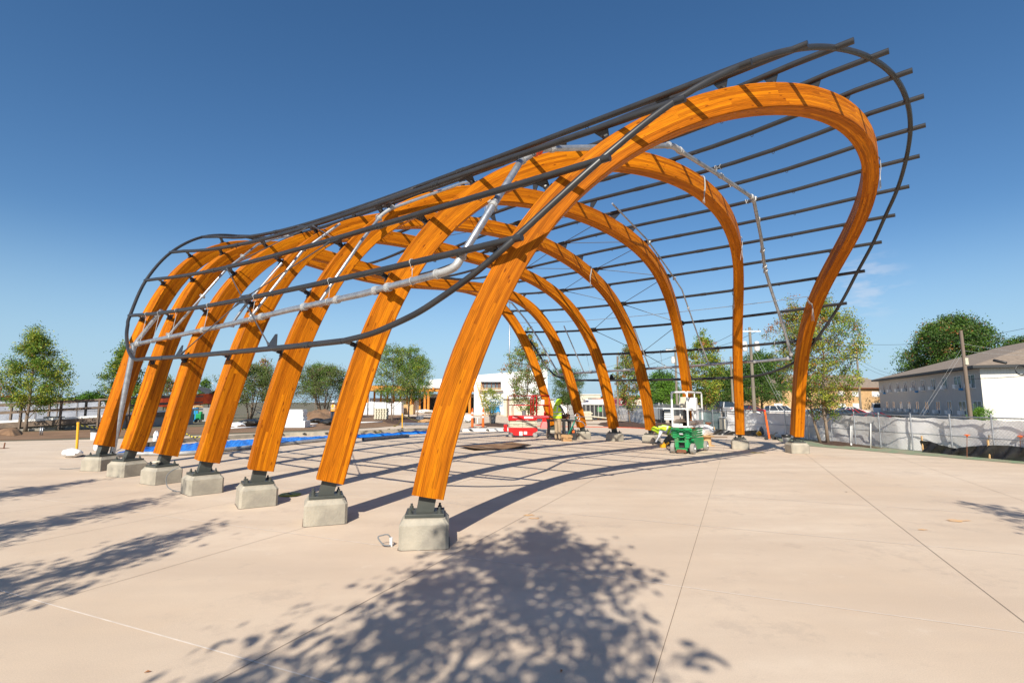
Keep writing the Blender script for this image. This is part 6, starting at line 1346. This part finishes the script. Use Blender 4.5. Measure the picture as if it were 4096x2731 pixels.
for u, lab_ in ((160, 'left short grey standpipe in the dirt'), (168, 'right short grey standpipe in the dirt')):
    p = gp(u, 1740); b = MB(); b.tube([p, p + Vector((0, 0, .38))], .028, 8); tag(b.build('standpipe', M['galv'], smooth=True), lab_, 'pipe')
p = gp(267, 1714); cyl_thing('hydrant', 'small pale blue hydrant on the kerb behind the dirt', 'hydrant', p, [(.12, 0), (.08, .04), (.08, .25), (.12, .26), (.12, .31), (.06, .38)], mat('pale_blue_paint', (.35, .45, .55), .5), 12)
lump('white_bag', 'knotted white bag on the paving between the second and third left legs', 'bag', gp(622, 1778), .17, M['whitep'], 13, .4, (.6, .6, 1.5))
lump('white_bag', 'white sack seen through the gap beside the rearmost left post', 'bag', gp(386, 1806), .15, M['whitep'], 14, .3, (.6, .6, 1.3))
# machines and stacks behind the left legs
def boxthing(name, label, cat, u0, u1, v0, v1, depth, m, group=None, rot=0, bev=.01, z=0):
    Y = CAM_H * 2048 / (v1 - 1607) if z == 0 else (CAM_H - z) * 2048 / (v1 - 1607); x0, x1 = (u0 - 2048) / 2048 * Y, (u1 - 2048) / 2048 * Y; h = (v1 - v0) / 2048 * Y
    b = MB(); b.box(((x0 + x1) / 2, Y + depth / 2, z + h / 2), (x1 - x0, depth, h), rot); o = b.build(name, m, bevel=bev, loc=((x0 + x1) / 2, Y + depth / 2, z)); return tag(o, label, cat, group)
o = boxthing('storage_bin', 'bright blue steel storage bin heaped with rubbish between the left legs', 'bin', 762, 803, 1631, 1682, .9, M['bluem'])
lump('rubbish_heap', 'heap of pale timber scraps and cans on top of the blue bin', 'rubbish', Vector((o.location.x, o.location.y, 1.05)), .5, M['newwood'], 15, .5, (1.1, .8, .25))
boxthing('waste_container', 'dark grey waste container right of the blue bin', 'container', 806, 880, 1630, 1684, 1.5, M['cmu'])
def welder(label, u, v, s=1):
    p = gp(u, v); r_ = thing('welding_cart', label, 'machine cart', tuple(p), group='green machines'); b = MB(); b.box(p + Vector((0, 0, .42)), (.42, .5, .5)); b.box(p + Vector((.05, 0, .75)), (.2, .2, .2)); b.build('housing', M['green'], r_, bevel=.02)
    for x in (-.16, .2): b = MB(); b.cyl(p + Vector((x, -.28, .12)), p + Vector((x, -.22, .12)), .12, n=12); b.build('wheel', M['rubber'], r_)
    b = MB(); b.tube([p + Vector((-.2, -.1, .5)), p + Vector((-.35, -.1, .9)), p + Vector((-.1, -.1, .95))], .02, 6); b.build('handle', M['green'], r_)
welder('green machine cart with a raised handle in front of the grey container', 798, 1688); welder('green wheeled machine partly hidden by the left leg', 758, 1690)
b = MB(); a_ = at_px(620, 38, .1); b.tube([a_, a_ + Vector((.5, 0, .45)), a_ + Vector((.9, 0, .35))], .03, 6); b.box(a_ + Vector((.1, 0, .05)), (.5, .4, .12)); tag(b.build('green_pump', M['green']), 'small green pump with a bent arm between second and third left legs', 'pump')
foam = 'white foam blocks stacked on site'
o = boxthing('foam_block', 'single thick white foam slab at the bottom of the stack beside the left legs', 'foam block', 1143, 1229, 1681, 1708, .9, M['whitep'], foam)
z_ = .43
for k_ in range(6): 
    b = MB(); Y = 33; x0, x1 = (1150 - 2048) / 2048 * Y, (1216 - 2048) / 2048 * Y; b.box(((x0 + x1) / 2 + .03 * math.sin(k_ * 2.1), Y + .5, z_ + .06 + k_ * .118), (x1 - x0, .7, .108), .03 * math.sin(k_)); tag(b.build('foam_sheet', M['whitep'], bevel=.006), ['lowest white foam sheet of the six on the thick slab', 'second white foam sheet from the bottom of the stack on the slab', 'third white foam sheet from the bottom of the stack on the slab', 'third white foam sheet from the top of the stack on the slab', 'second white foam sheet from the top of the stack on the slab', 'topmost white foam sheet of the stack on the thick slab'][k_], 'foam sheet', 'thin white foam sheets')
for k_, (u, v, r) in enumerate(((990, 1705, .62), (1262, 1692, .5), (1318, 1700, .62))):
    lump('root_ball', ['black plastic-wrapped root ball under the left grey-green tree', 'black wrapped bundle right of the white foam slab', 'black wrapped root ball in front of the worker in the white hat'][k_], 'root ball', gp(u, v) + Vector((0, .3, 0)), r, M['blackp'], 20 + k_, .25, (1.1, .9, .38))
lump('white_bag', 'torn white bags beside the black root ball', 'bag', gp(940, 1711) + Vector((0, .2, 0)), .42, M['whitep'], 24, .4, (1.1, .7, .4))
for k_, (u0, v0, u1, v1, lab_) in enumerate(((905, 1716, 1022, 1711, 'white plastic pipe on the dirt below the root ball'), (1229, 1708, 1262, 1706, 'short white pipe right of the foam slab'), (1224, 1698, 1270, 1697, 'white pipe lying behind the foam slab'), (1440, 1692, 1530, 1689, 'grey pipe on the dirt in the middle distance'))):
    a, c = gp(u0, v0), gp(u1, v1); b = MB(); b.tube([a + Vector((0, 0, .05)), c + Vector((0, 0, .05))], .045, 8); tag(b.build('plastic_pipe', M['whitep'], smooth=True), lab_, 'pipe')
b = MB(); rd = random.Random(8); c_ = gp(1065, 1672)
for q in range(16): d_ = Vector((rd.uniform(-1, 1), rd.uniform(-.3, .3), rd.uniform(.05, .5))); e_ = c_ + Vector((rd.uniform(-1.6, 1.6), rd.uniform(-.4, .4), rd.uniform(.1, .9))); b.tube([e_, e_ + d_ * 1.3], .03, 5)
tag(b.build('scaffold_heap', M['galv']), 'untidy heap of grey scaffold tubes behind the grey-green trees', 'scaffold parts')
o = boxthing('crate', 'tall pale plywood crate behind the staked trees', 'crate', 1616, 1657, 1617, 1656, 1.3, M['newwood'])
for s_ in (0, .5, 1): b = MB(); Y = o.location.y - .65; w_ = 41 / 2048 * Y; b.box((o.location.x - w_ / 2 + w_ * s_, Y - .02, .65), (.06, .03, 1.25)); b.build('strap', M['timber'], o)
# pallet of cream half-round blocks
p = gp(1520, 1681); pl = thing('block_pallet', 'pallet stacked with cream half-round blocks in the dirt', 'pallet', tuple(p)); b = MB(); b.box(p + Vector((0, .4, .07)), (1.2, .9, .1)); b.build('pallet_base', M['timber'], pl)
for r_ in range(5):
    for c_ in range(5): b = MB(); b.cyl(p + Vector((-.46 + .23 * c_ + .03 * (r_ % 2), 0, .22 + .19 * r_)), p + Vector((-.46 + .23 * c_ + .03 * (r_ % 2), .8, .22 + .19 * r_)), .10, n=10); b.build('block', M['cream'], pl)
tops = []
for k_, (u0, u1, v0, v1) in enumerate(((1448, 1480, 1610, 1632), (1484, 1505, 1606, 1632), (1507, 1555, 1608, 1632), (1557, 1583, 1612, 1632), (1585, 1614, 1607, 1632))):
    Y = 66; x0, x1 = (u0 - 2048) / 2048 * Y, (u1 - 2048) / 2048 * Y
    b = MB(); b.box(((x0 + x1) / 2, Y, .85 + (hz(v0, Y) - .85) / 2), (x1 - x0 - .03, 1.4, hz(v0, Y) - .85)); tag(b.build('foam_block', M['whitep'], bevel=.01), 'upper white foam block, %s of five in the long far stack' % ['leftmost', 'second from the left', 'middle one', 'second from the right', 'rightmost'][k_], 'foam block', foam)
    b = MB(); b.box(((x0 + x1) / 2 + .05, Y - .1, .42), (x1 - x0 - .05, 1.5, .84)); tag(b.build('foam_block', M['whitep'], bevel=.01), 'lower white foam block, %s of five in the long far stack' % ['leftmost', 'second from the left', 'middle one', 'second from the right', 'rightmost'][k_], 'foam block', foam)
for k_, (u0, u1, v0) in enumerate(((1668, 1690, 1617), (1690, 1706, 1622), (1708, 1722, 1620))):
    o = boxthing('carton', ['large brown carton behind the staked trees, left one', 'middle brown carton beside the large one', 'right brown carton near the timber posts'][k_], 'carton', u0, u1, v0, 1642, 1.0, M['card'])
b = MB(); c_ = gp(1678, 1684)
for q in range(12): b.tube([c_ + Vector((-.28 + .05 * q, 0, .02)), c_ + Vector((-.28 + .05 * q, .3, .42))], .02, 5)
tag(b.build('pipe_bundle', M['galv']), 'bundle of short grey pipes standing aslant in the mulch', 'pipes')
lump('rubble_heap', 'low heap of pale rubble and scraps before the timber posts', 'rubble', gp(1700, 1653), 1.0, M['white'], 31, .5, (1.2, .8, .28))
lump('brown_sheet', 'crumpled brown paper sheet on the metal studs', 'paper', gp(1704, 1694), .5, M['card'], 32, .3, (1.1, .7, .35))
b = MB(); rd = random.Random(5)
for q in range(14): a = gp(1600 + rd.uniform(0, 15), 1699 + rd.uniform(-3, 5)); c = gp(1715 + rd.uniform(-5, 8), 1697 + rd.uniform(-3, 5)); b.tube([a + Vector((0, 0, .04 + .02 * (q % 4))), c + Vector((0, 0, .04 + .02 * (q % 4)))], .03, 4)
tag(b.build('metal_studs', M['galv']), 'flat pile of long silver metal studs on the paving edge', 'metal studs')
# delineators
def delineator(u, label):
    p = gp(u, 1710); r_ = thing('delineator', label, 'delineator', tuple(p), group='orange delineator posts'); t = 1.12
    b = MB(); b.lathe(tuple(p), [(.25, 0), (.24, .03), (.1, .05)], 16); b.build('base', M['rubber'], r_, smooth=True, sharp=40)
    b = MB(); b.lathe(tuple(p), [(.085, .04), (.06, t * .8), (.055, t), (.03, t + .01), (.03, t + .04), (.045, t + .07), (.03, t + .10)], 14); b.build('tube', M['orange'], r_, smooth=True, sharp=40)
    for z in (.62, .86): b = MB(); b.lathe(tuple(p), [(.073 - z * .008, z), (.072 - z * .008, z + .11)], 14); b.build('reflective_band', M['white'], r_)
delineator(1889, 'orange post with white bands, left one of the pair right of the front timber leg'); delineator(1932, 'orange post with white bands, right one of the pair, near the grey bin')
p = gp(1970, 1695); tcn = thing('rubbish_bin', 'grey plastic rubbish bin under the small potted tree', 'bin', tuple(p)); b = MB(); b.lathe(tuple(p), [(.2, 0), (.25, .62), (.275, .63), (.275, .68), (.24, .68)], 20); b.build('bin_body', M['grey'], tcn, smooth=True, sharp=40)
for s in (-1, 1): b = MB(); b.box(p + Vector((s * .28, 0, .6)), (.05, .1, .05)); b.build('handle', M['grey'], tcn)
lump('white_bag', 'white builder bags piled left of the orange posts', 'bag', gp(1872, 1690), .38, M['whitep'], 33, .4, (.9, .7, .8))
b = MB(); a = gp(1896, 1692); b.tube([a, a + Vector((0, 0, .42))], .07, 8); tag(b.build('black_tube', M['black']), 'short black tube standing between the orange posts', 'tube')
b = MB(); a = gp(1910, 1692); b.tube([a, a + Vector((0, 0, .42))], .04, 8); b.box(a + Vector((-.05, 0, .44)), (.5, .1, .03)); tag(b.build('white_stake', M['white']), 'short white stake with a crosspiece between the orange posts', 'stake')
# blue scissor lift far off
Y = 66; sx = lambda u: (u - 2048) / 2048 * Y; bl = thing('scissor_lift', 'small sky-blue scissor lift far behind the orange posts', 'scissor lift', (sx(1978), Y, 0)); b = MB(); b.box((sx(1975), Y, .45), (1.7, .8, .35)); b.build('chassis', M['bluem'], bl, bevel=.02)
for x in (sx(1955), sx(1993)): b = MB(); b.cyl((x, Y - .45, .2), (x, Y - .35, .2), .2, n=12); b.build('wheel', M['tyre'], bl)
b = MB()
for q in range(4): b.box((sx(1975), Y, .68 + .11 * q), (1.5, .5, .07))
b.build('scissor_arm', M['bluem'], bl); b = MB()
for z in (1.1, 1.5, 1.95): b.tube([(sx(1962), Y - .4, z), (sx(2010), Y - .4, z)], .03, 5); b.tube([(sx(1962), Y + .4, z), (sx(2010), Y + .4, z)], .03, 5)
for q in range(8): x = sx(1962) + (sx(2010) - sx(1962)) * q / 7; b.tube([(x, Y - .4, 1.05), (x, Y - .4, 1.95)], .025, 5)
b.build('guard_rail', M['bluem'], bl)
# portable toilets, barrier, containers
for k_, (u, m_) in enumerate(((2158, 'pblue'), (2172, 'pblue'), (2186, 'pblue'))):
    if k_ == 0: M['pblue'] = mat('sky_blue_plastic', (.10, .42, .70), .5, 0, (.2, .5, .72), 3)
    Y = 64; x = (u - 2048) / 2048 * Y; t_ = thing('portable_toilet', 'sky-blue portable toilet behind the red lift, %s of three' % ['leftmost', 'middle one', 'rightmost'][k_], 'portable toilet', (x, Y, 0), group='portable toilets'); b = MB(); b.box((x, Y, 1.05), (.42, 1.1, 2.1)); b.build('cabin', M[m_], t_, bevel=.03); b = MB(); b.box((x, Y - .57, 1.0), (.32, .03, 1.7)); b.build('door', M['white'] if k_ == 1 else M[m_], t_); b = MB(); b.box((x, Y, 2.14), (.48, 1.2, .1)); b.build('roof', M['whitep'], t_)
p = gp(2183, 1712); b = MB(); b.prism([p + Vector(q) for q in ((-.33, 0, 0), (.33, 0, 0), (.30, .1, .25), (.14, .15, .40), (.11, .15, .78), (-.2, .15, .78), (-.2, .15, .40), (-.3, .1, .25))], (0, .4, 0)); tag(b.build('road_barrier', M['red'], bevel=.02), 'red plastic road barrier between the red lift and the work cart', 'barrier')
def dumpster():
    Y = 46.5; x0, x1 = (2341 - 2048) / 2048 * Y, (2440 - 2048) / 2048 * Y; r_ = thing('waste_container', 'large black open waste container with ribbed sides behind the right legs', 'container', ((x0 + x1) / 2, Y, 0))
    b = MB(); b.prism([(x0, Y, .15), (x1, Y, .1), (x1, Y, 1.38), (x0, Y, 1.38)], (0, 2.2, 0)); b.build('body', M['black'], r_, bevel=.02); b = MB()
    for q in range(7): x = x0 + (x1 - x0) * q / 6; b.box((x, Y - .04, .75), (.08, .08, 1.25))
    b.box(((x0 + x1) / 2, Y - .05, 1.38), (x1 - x0 + .1, .1, .1)); b.build('ribs', M['cmu'], r_)
    b = MB(); b.box((x0 + (x1 - x0) * .55, Y - .03, .95), (.4, .02, .42)); b.build('sign', mat('green_sign', (.08, .3, .1), .6), r_)
    b = MB(); b.tube([(x0 + .1, Y - .3, .38), (x1 + .3, Y - .3, .1)], .06, 6); b.build('skid', M['cream'], r_)
    for x in (x0 + 1.1, x0 + 1.5): b = MB(); b.cyl((x, Y - .1, .1), (x, Y + .05, .1), .1, n=10); b.build('roller', M['rust'], r_)
dumpster()
for k_, (u, v, n_) in enumerate(((2296, 1690, 5), (2350, 1683, 3))):
    p = gp(u, v); r_ = thing('block_pallet', ['tall pallet of dark grey blocks behind the right legs', 'low pallet of cream blocks left of the black container'][k_], 'pallet', tuple(p)); b = MB(); b.box(p + Vector((0, .4, .05)), (.9, .8, .1)); b.build('pallet_base', M['timber'], r_)
    for q in range(n_ * 2): b = MB(); b.box(p + Vector((.05 * math.sin(q * 2), .4, .16 + q * .12)), (.85 - .1 * (q % 2), .7, .10)); b.build('block', M['cmu' if k_ == 0 else 'cream'], r_, bevel=.02)
# red line of tape along the paving edge
b = MB(); P = smooth_path([gp(1900, 1701), gp(2050, 1704), gp(2200, 1706), gp(2420, 1709), gp(2560, 1713), gp(2650, 1724)], 6); b.tube([q + Vector((0, 0, .02)) for q in P], .02, 5); tag(b.build('orange_hose', M['omesh']), 'thin orange hose lying along the far edge of the paving', 'hose')
# rags, tape roll, lid, debris
p = FOOT[(5, 0)][1] + Vector((-.03, -.14, .40)); b = MB(); b.tube([p + Vector((.05 * math.cos(t), .05 * math.sin(t), .025)) for t in np.linspace(0, 6.283, 17)], .024, 8, cap=False); tag(b.build('tape_roll', M['cream'], smooth=True), 'cream roll of tape left on the base plate of the fifth left leg', 'tape roll')
M['lid'] = mat('olive_lid', (.30, .30, .04), .6)
p = gp(1160, 1980); b = MB(); b.lathe(tuple(p), [(.18, .004), (.18, .02), (.16, .028)], 24); o = b.build('yellow_disc', M['lid'], loc=p); tag(o, 'flat yellow-green disc on the paving right of the third left block', 'disc'); q = MB(); q.box(p + Vector((0, 0, .032)), (.03, .26, .006), .6); q.build('black_band', M['black'], o)
M['paint'] = mat('yellow_paint_mark', (.75, .55, .10), .8); M['rusts'] = mat('rust_stain', (.72, .42, .17), .9, 0, (.62, .42, .27), 6)
def splat(name, label, p, r, m, seed, z=.006, sx=1.0):
    rd = random.Random(seed); n_ = 22; b = MB(); b.add([(p.x, p.y, z)] + [(p.x + r * sx * (1 + .35 * math.sin(3 * t + seed) + .2 * rd.uniform(-1, 1)) * math.cos(t), p.y + r * (1 + .3 * math.sin(4 * t + seed)) * math.sin(t), z) for t in [6.283 * q / n_ for q in range(n_)]], [(0, q + 1, (q + 1) % n_ + 1) for q in range(n_)]); return tag(b.build(name, m), label, 'mark')
splat('paint_mark', 'small yellow paint mark on the paving near the front right block', gp(3025, 1810), .12, M['paint'], 1, sx=2)
splat('rust_stain', 'larger orange stain on the right foreground paving', gp(3825, 2082), .07, M['rusts'], 2, sx=2)
splat('rust_stain', 'small orange stain just left of the larger one on the right', gp(3690, 2118), .03, M['rusts'], 3, sx=1.8)
splat('rust_stain', 'orange stain on the paving beyond the front left block, upper one', gp(2118, 2060), .05, M['rusts'], 4, sx=1.5)
splat('rust_stain', 'orange stain on the paving beyond the front left block, lower one', gp(2138, 2073), .04, M['rusts'], 5, sx=1.6)
rd = random.Random(44)
def leaf_bit(label, u, v, r, m): 
    p = gp(u, v); b = MB(); a_ = rd.uniform(0, 3); b.add([p + Vector((r * math.cos(a_), r * math.sin(a_), .006)), p + Vector((-.4 * r * math.sin(a_), .4 * r * math.cos(a_), .014)), p + Vector((-r * math.cos(a_), -r * math.sin(a_), .006)), p + Vector((.4 * r * math.sin(a_), -.4 * r * math.cos(a_), .012))], [(0, 1, 2, 3)]); tag(b.build('fallen_leaf', m), label, 'leaf')
leaf_bit('small brown fallen leaf at the bottom edge of the picture', 2246, 2686, .02, LO); leaf_bit('grey scrap on the paving right of the big tree shadow', 2523, 2262, .018, BARKD); leaf_bit('tiny dark scrap on the right paving near the long joint', 3385, 1968, .02, BARKD); leaf_bit('brown leaf on the left foreground paving', 590, 2690, .02, LO)
# conduit stubs with loose cables by the blocks
def stub(label, u, v, cable, pvc=True):
    p = gp(u, v); r_ = thing('conduit_stub', label, 'conduit', tuple(p), group='conduit stubs by the blocks')
    if pvc: b = MB(); b.tube([p, p + Vector((0, 0, .10))], .018, 10); b.build('stub', M['whitep'], r_, smooth=True, sharp=50)
    b = MB(); b.tube(smooth_path([p + Vector(q) for q in cable], 6), .008, 6); b.build('cable', M['grey'], r_, smooth=True)
stub('white conduit stub with a short curled cable left of the front block', 1564, 2185, ((0, 0, .09), (-.04, .0, .13), (-.1, .02, .12), (-.15, .0, .10), (-.08, -.03, .03), (0, -.03, .02)))
stub('grey flexible conduit curving up in the air left of the fourth left block', 722, 1967, ((0, 0, .01), (-.1, 0, .02), (-.24, 0, .09), (-.29, .02, .25), (-.22, .02, .36), (-.09, .02, .43)), False)
stub('black cable lying left of the rearmost left block', 360, 1876, ((0, 0, .05), (-.08, 0, .09), (-.22, 0, .04), (-.5, 0, .012), (-.75, .02, .01)), False)
# dark conduit stub at far left
p = gp(15, 1793); b = MB(); b.tube([p, p + Vector((.02, 0, .20))], .02, 6); b.box(p + Vector((-.05, 0, .0)), (.3, .2, .02)); tag(b.build('steel_peg', M['rust']), 'dark steel peg standing on the paving at the far left edge', 'peg')
# cable loops hanging from the timber arches
def loop(label, i, psi, L, seed, side=1):
    rd = random.Random(seed); al, C, Rr, Nn, T_, Ln = TAB[i]; j = int(np.searchsorted(al, psi)); c = V(C[j]); r_ = V(Rr[j]); n_ = V(Nn[j]) * side; b = MB()
    t0 = c + r_ * (BW / 2 + .012) ; p1 = c + r_ * (BW / 2 + .01) + n_ * (BT / 2 + .012); p2 = c - r_ * (BW / 2 + .01) + n_ * (BT / 2 + .012)
    for q in range(3):
        o_ = V(T_[j]) * .022 * (q - 1); e_ = p2 + Vector((rd.uniform(-.05, .05), rd.uniform(-.05, .05), -L * rd.uniform(.7, 1)))
        b.tube(smooth_path([t0 + o_, p1 + o_, p1.lerp(p2, .6) + o_ + n_ * .02, p2 + o_, e_], 5), .0065, 5)
    tag(b.build('cable_bundle', M['wire'], smooth=True), label, 'cables', 'loose cables hanging from the arches')
loop('loose cables draped over the front arch near its top', 1, .56, .38, 1); loop('pale cables draped over the right shoulder of the second arch', 2, .66, .35, 2); loop('pale cables hanging low on the right side of the second arch', 2, .765, .5, 3, -1)
loop('curl of cables lower on the front arch right side', 1, .80, .45, 5, -1); loop('cables tied over the fourth arch in the middle', 4, .66, .45, 6); loop('pale cables on the second arch near the front leg', 2, .50, .30, 7); loop('cables over the third arch left side by the red elbow', 3, .33, .3, 8)

# ================================================================ parked vehicles beyond the fence
def car(label, u, Y, heading, body, kind='sedan', z=-.75, group='vehicles parked beyond the fence'):
    p = Vector(((u - 2048) / 2048 * Y, Y, z)); r_ = thing({'sedan': 'parked_car', 'suv': 'parked_suv', 'pickup': 'pickup_truck'}[kind], label, {'sedan': 'car', 'suv': 'car', 'pickup': 'pickup'}[kind], tuple(p), R(heading), group)
    c, s = math.cos(R(heading)), math.sin(R(heading)); X = Vector((c, s, 0)); Yv = Vector((-s, c, 0)); RM = Matrix((X, Yv, Vector((0, 0, 1)))).transposed()
    if kind == 'sedan': low = [(-2.3, .35), (-2.35, .75), (-2.1, .92), (-1.5, .98), (1.1, .95), (2.0, .82), (2.3, .6), (2.3, .3)]; hi = [(-1.65, .95), (-1.0, 1.38), (.1, 1.43), (1.15, .95)]
    elif kind == 'suv': low = [(-2.4, .4), (-2.42, 1.0), (-2.35, 1.1), (1.1, 1.08), (2.2, 1.0), (2.4, .8), (2.4, .35)]; hi = [(-2.35, 1.08), (-2.15, 1.78), (.35, 1.80), (1.25, 1.06)]
    else: low = [(-2.7, .45), (-2.72, 1.05), (-.6, 1.05), (1.2, 1.08), (2.5, 1.02), (2.7, .8), (2.7, .4)]; hi = [(-.65, 1.04), (-.5, 1.75), (.75, 1.75), (1.4, 1.06)]
    W_ = .88; tp = lambda x, y, z_: p + X * x + Yv * y + Vector((0, 0, z_))
    b = MB(); b.prism([tp(x, -W_, z_) for x, z_ in low], Yv * 2 * W_); b.build('body', body, r_, bevel=.06)
    g_ = MB(); n_ = len(hi); A_ = [tp(x, -W_ + .04, z_) if z_ < 1.2 else tp(x, -W_ + .2, z_) for x, z_ in hi]; B_ = [tp(x, W_ - .04, z_) if z_ < 1.2 else tp(x, W_ - .2, z_) for x, z_ in hi]
    g_.add(A_ + B_, [(0, 1, 2, 3), (7, 6, 5, 4), (0, 4, 5, 1), (2, 6, 7, 3), (1, 5, 6, 2)]); g_.build('cabin_glass', M['glass'], r_, bevel=.03)
    rf = MB(); rf.add([A_[1] + Vector((0, 0, .012)), A_[2] + Vector((0, 0, .012)), B_[2] + Vector((0, 0, .012)), B_[1] + Vector((0, 0, .012))], [(0, 1, 2, 3)])
    for a_, c_ in ((A_[0], A_[1]), (A_[2], A_[3]), (B_[0], B_[1]), (B_[2], B_[3])): rf.tube([a_, c_], .05, 5)
    for f_ in (.38, .64) if kind != 'pickup' else (.5,):
        for Q, sg in ((A_, -1), (B_, 1)): rf.tube([Q[0].lerp(Q[3], f_) + Yv * sg * .01, Q[1].lerp(Q[2], f_ * .9) + Yv * sg * .01], .045, 5)
    rf.build('roof', body, r_)
    for x in (-1.45, 1.5):
        for s_ in (-1, 1): t_ = MB(); t_.cyl(tp(x, s_ * (W_ - .16), .33), tp(x, s_ * (W_ + .02), .33), .33, n=16); wo = t_.build('wheel', M['rubber'], r_); h_ = MB(); h_.cyl(tp(x, s_ * (W_ + .02), .33), tp(x, s_ * (W_ + .035), .33), .2, n=12); h_.build('rim', M['chrome'], wo)
    for x, m_, nm in ((-2.38 if kind != 'pickup' else -2.73, 'red', 'tail_light'), (2.31 if kind == 'sedan' else 2.42 if kind == 'suv' else 2.71, 'white', 'headlight')):
        for s_ in (-.68, .68): h_ = MB(); h_.box(tp(x, s_, .82 if kind == 'sedan' else .9), (.05, .28, .14), RM); h_.build(nm, M[m_], r_)
CW = mat('white_car_paint', (.75, .75, .75), .25, spec=.6); CR = mat('red_car_paint', (.45, .01, .015), .25, spec=.6); CM = mat('maroon_car_paint', (.16, .008, .02), .25, spec=.6); CK = mat('black_car_paint', (.02, .02, .022), .2, spec=.6); CS = mat('silver_car_paint', (.35, .36, .38), .3, .4); CB = mat('blue_grey_car_paint', (.16, .24, .30), .3)
car('white estate-sized car parked between the right legs beyond the fence', 3118, 78, 2, CW, 'suv')
car('dark red low car with its roof just above the fence, right one', 3478, 44, 4, CM, 'sedan', -.72)
car('black and red car behind the pale tree trunk', 3355, 50, 8, CK, 'sedan', -.55)
car('bright red car whose bonnet shows right of the airy tree', 3400, 58, 6, CR, 'sedan', -.6)
car('white car behind the bright red one', 3390, 72, 4, CW, 'sedan', -.5)
car('pale blue-grey car partly behind the front right leg', 3235, 56, 5, CB, 'sedan', -.65)
car('small silver car just right of the front right leg', 3290, 66, 5, CS, 'sedan', -.6)
car('white sport utility car beside the grey apartment block', 3500, 84, 60, CW, 'suv', -.4)
car('white pickup seen from behind left of the second right leg', 2903, 72, 92, CW, 'pickup', -.15)
car('dark car left of the white pickup', 2862, 74, 95, CK, 'suv', -.1)
car('maroon car in the shade right of the second right leg', 2992, 76, 30, CM, 'sedan', -.3)
car('dark car beside the transformer pole', 2980, 64, 160, CK, 'sedan', -.75)
car('distant white pickup behind the green lift', 2632, 80, 20, CW, 'pickup', -.25)
car('distant red car left of the green lift', 2662, 84, 10, CR, 'sedan', .0)
# white service truck behind the green lift
Y = 37; x = (2668 - 2048) / 2048 * Y; tr_ = thing('service_truck', 'white service truck with side lockers parked behind the green lift', 'truck', (x, Y, 0)); b = MB(); b.box((x, Y + 1.5, .75), (.75, 3, .85)); b.build('locker_body', M['white'], tr_, bevel=.02)
b = MB(); b.box((x - .1, Y - .01, 1.0), (.5, .03, .22)); b.build('rear_window', M['glass'], tr_)
for z in (.55, .7, .85): b = MB(); b.box((x, Y - .02, z), (.68, .02, .03)); b.build('shelf_line', M['cmu'], tr_)
for s_ in (-.28, .28): b = MB(); b.cyl((x + s_ - .08, Y + .3, .28), (x + s_ + .08, Y + .3, .28), .28, n=14); b.build('wheel', M['rubber'], tr_)
# a wisp of cloud low at the right
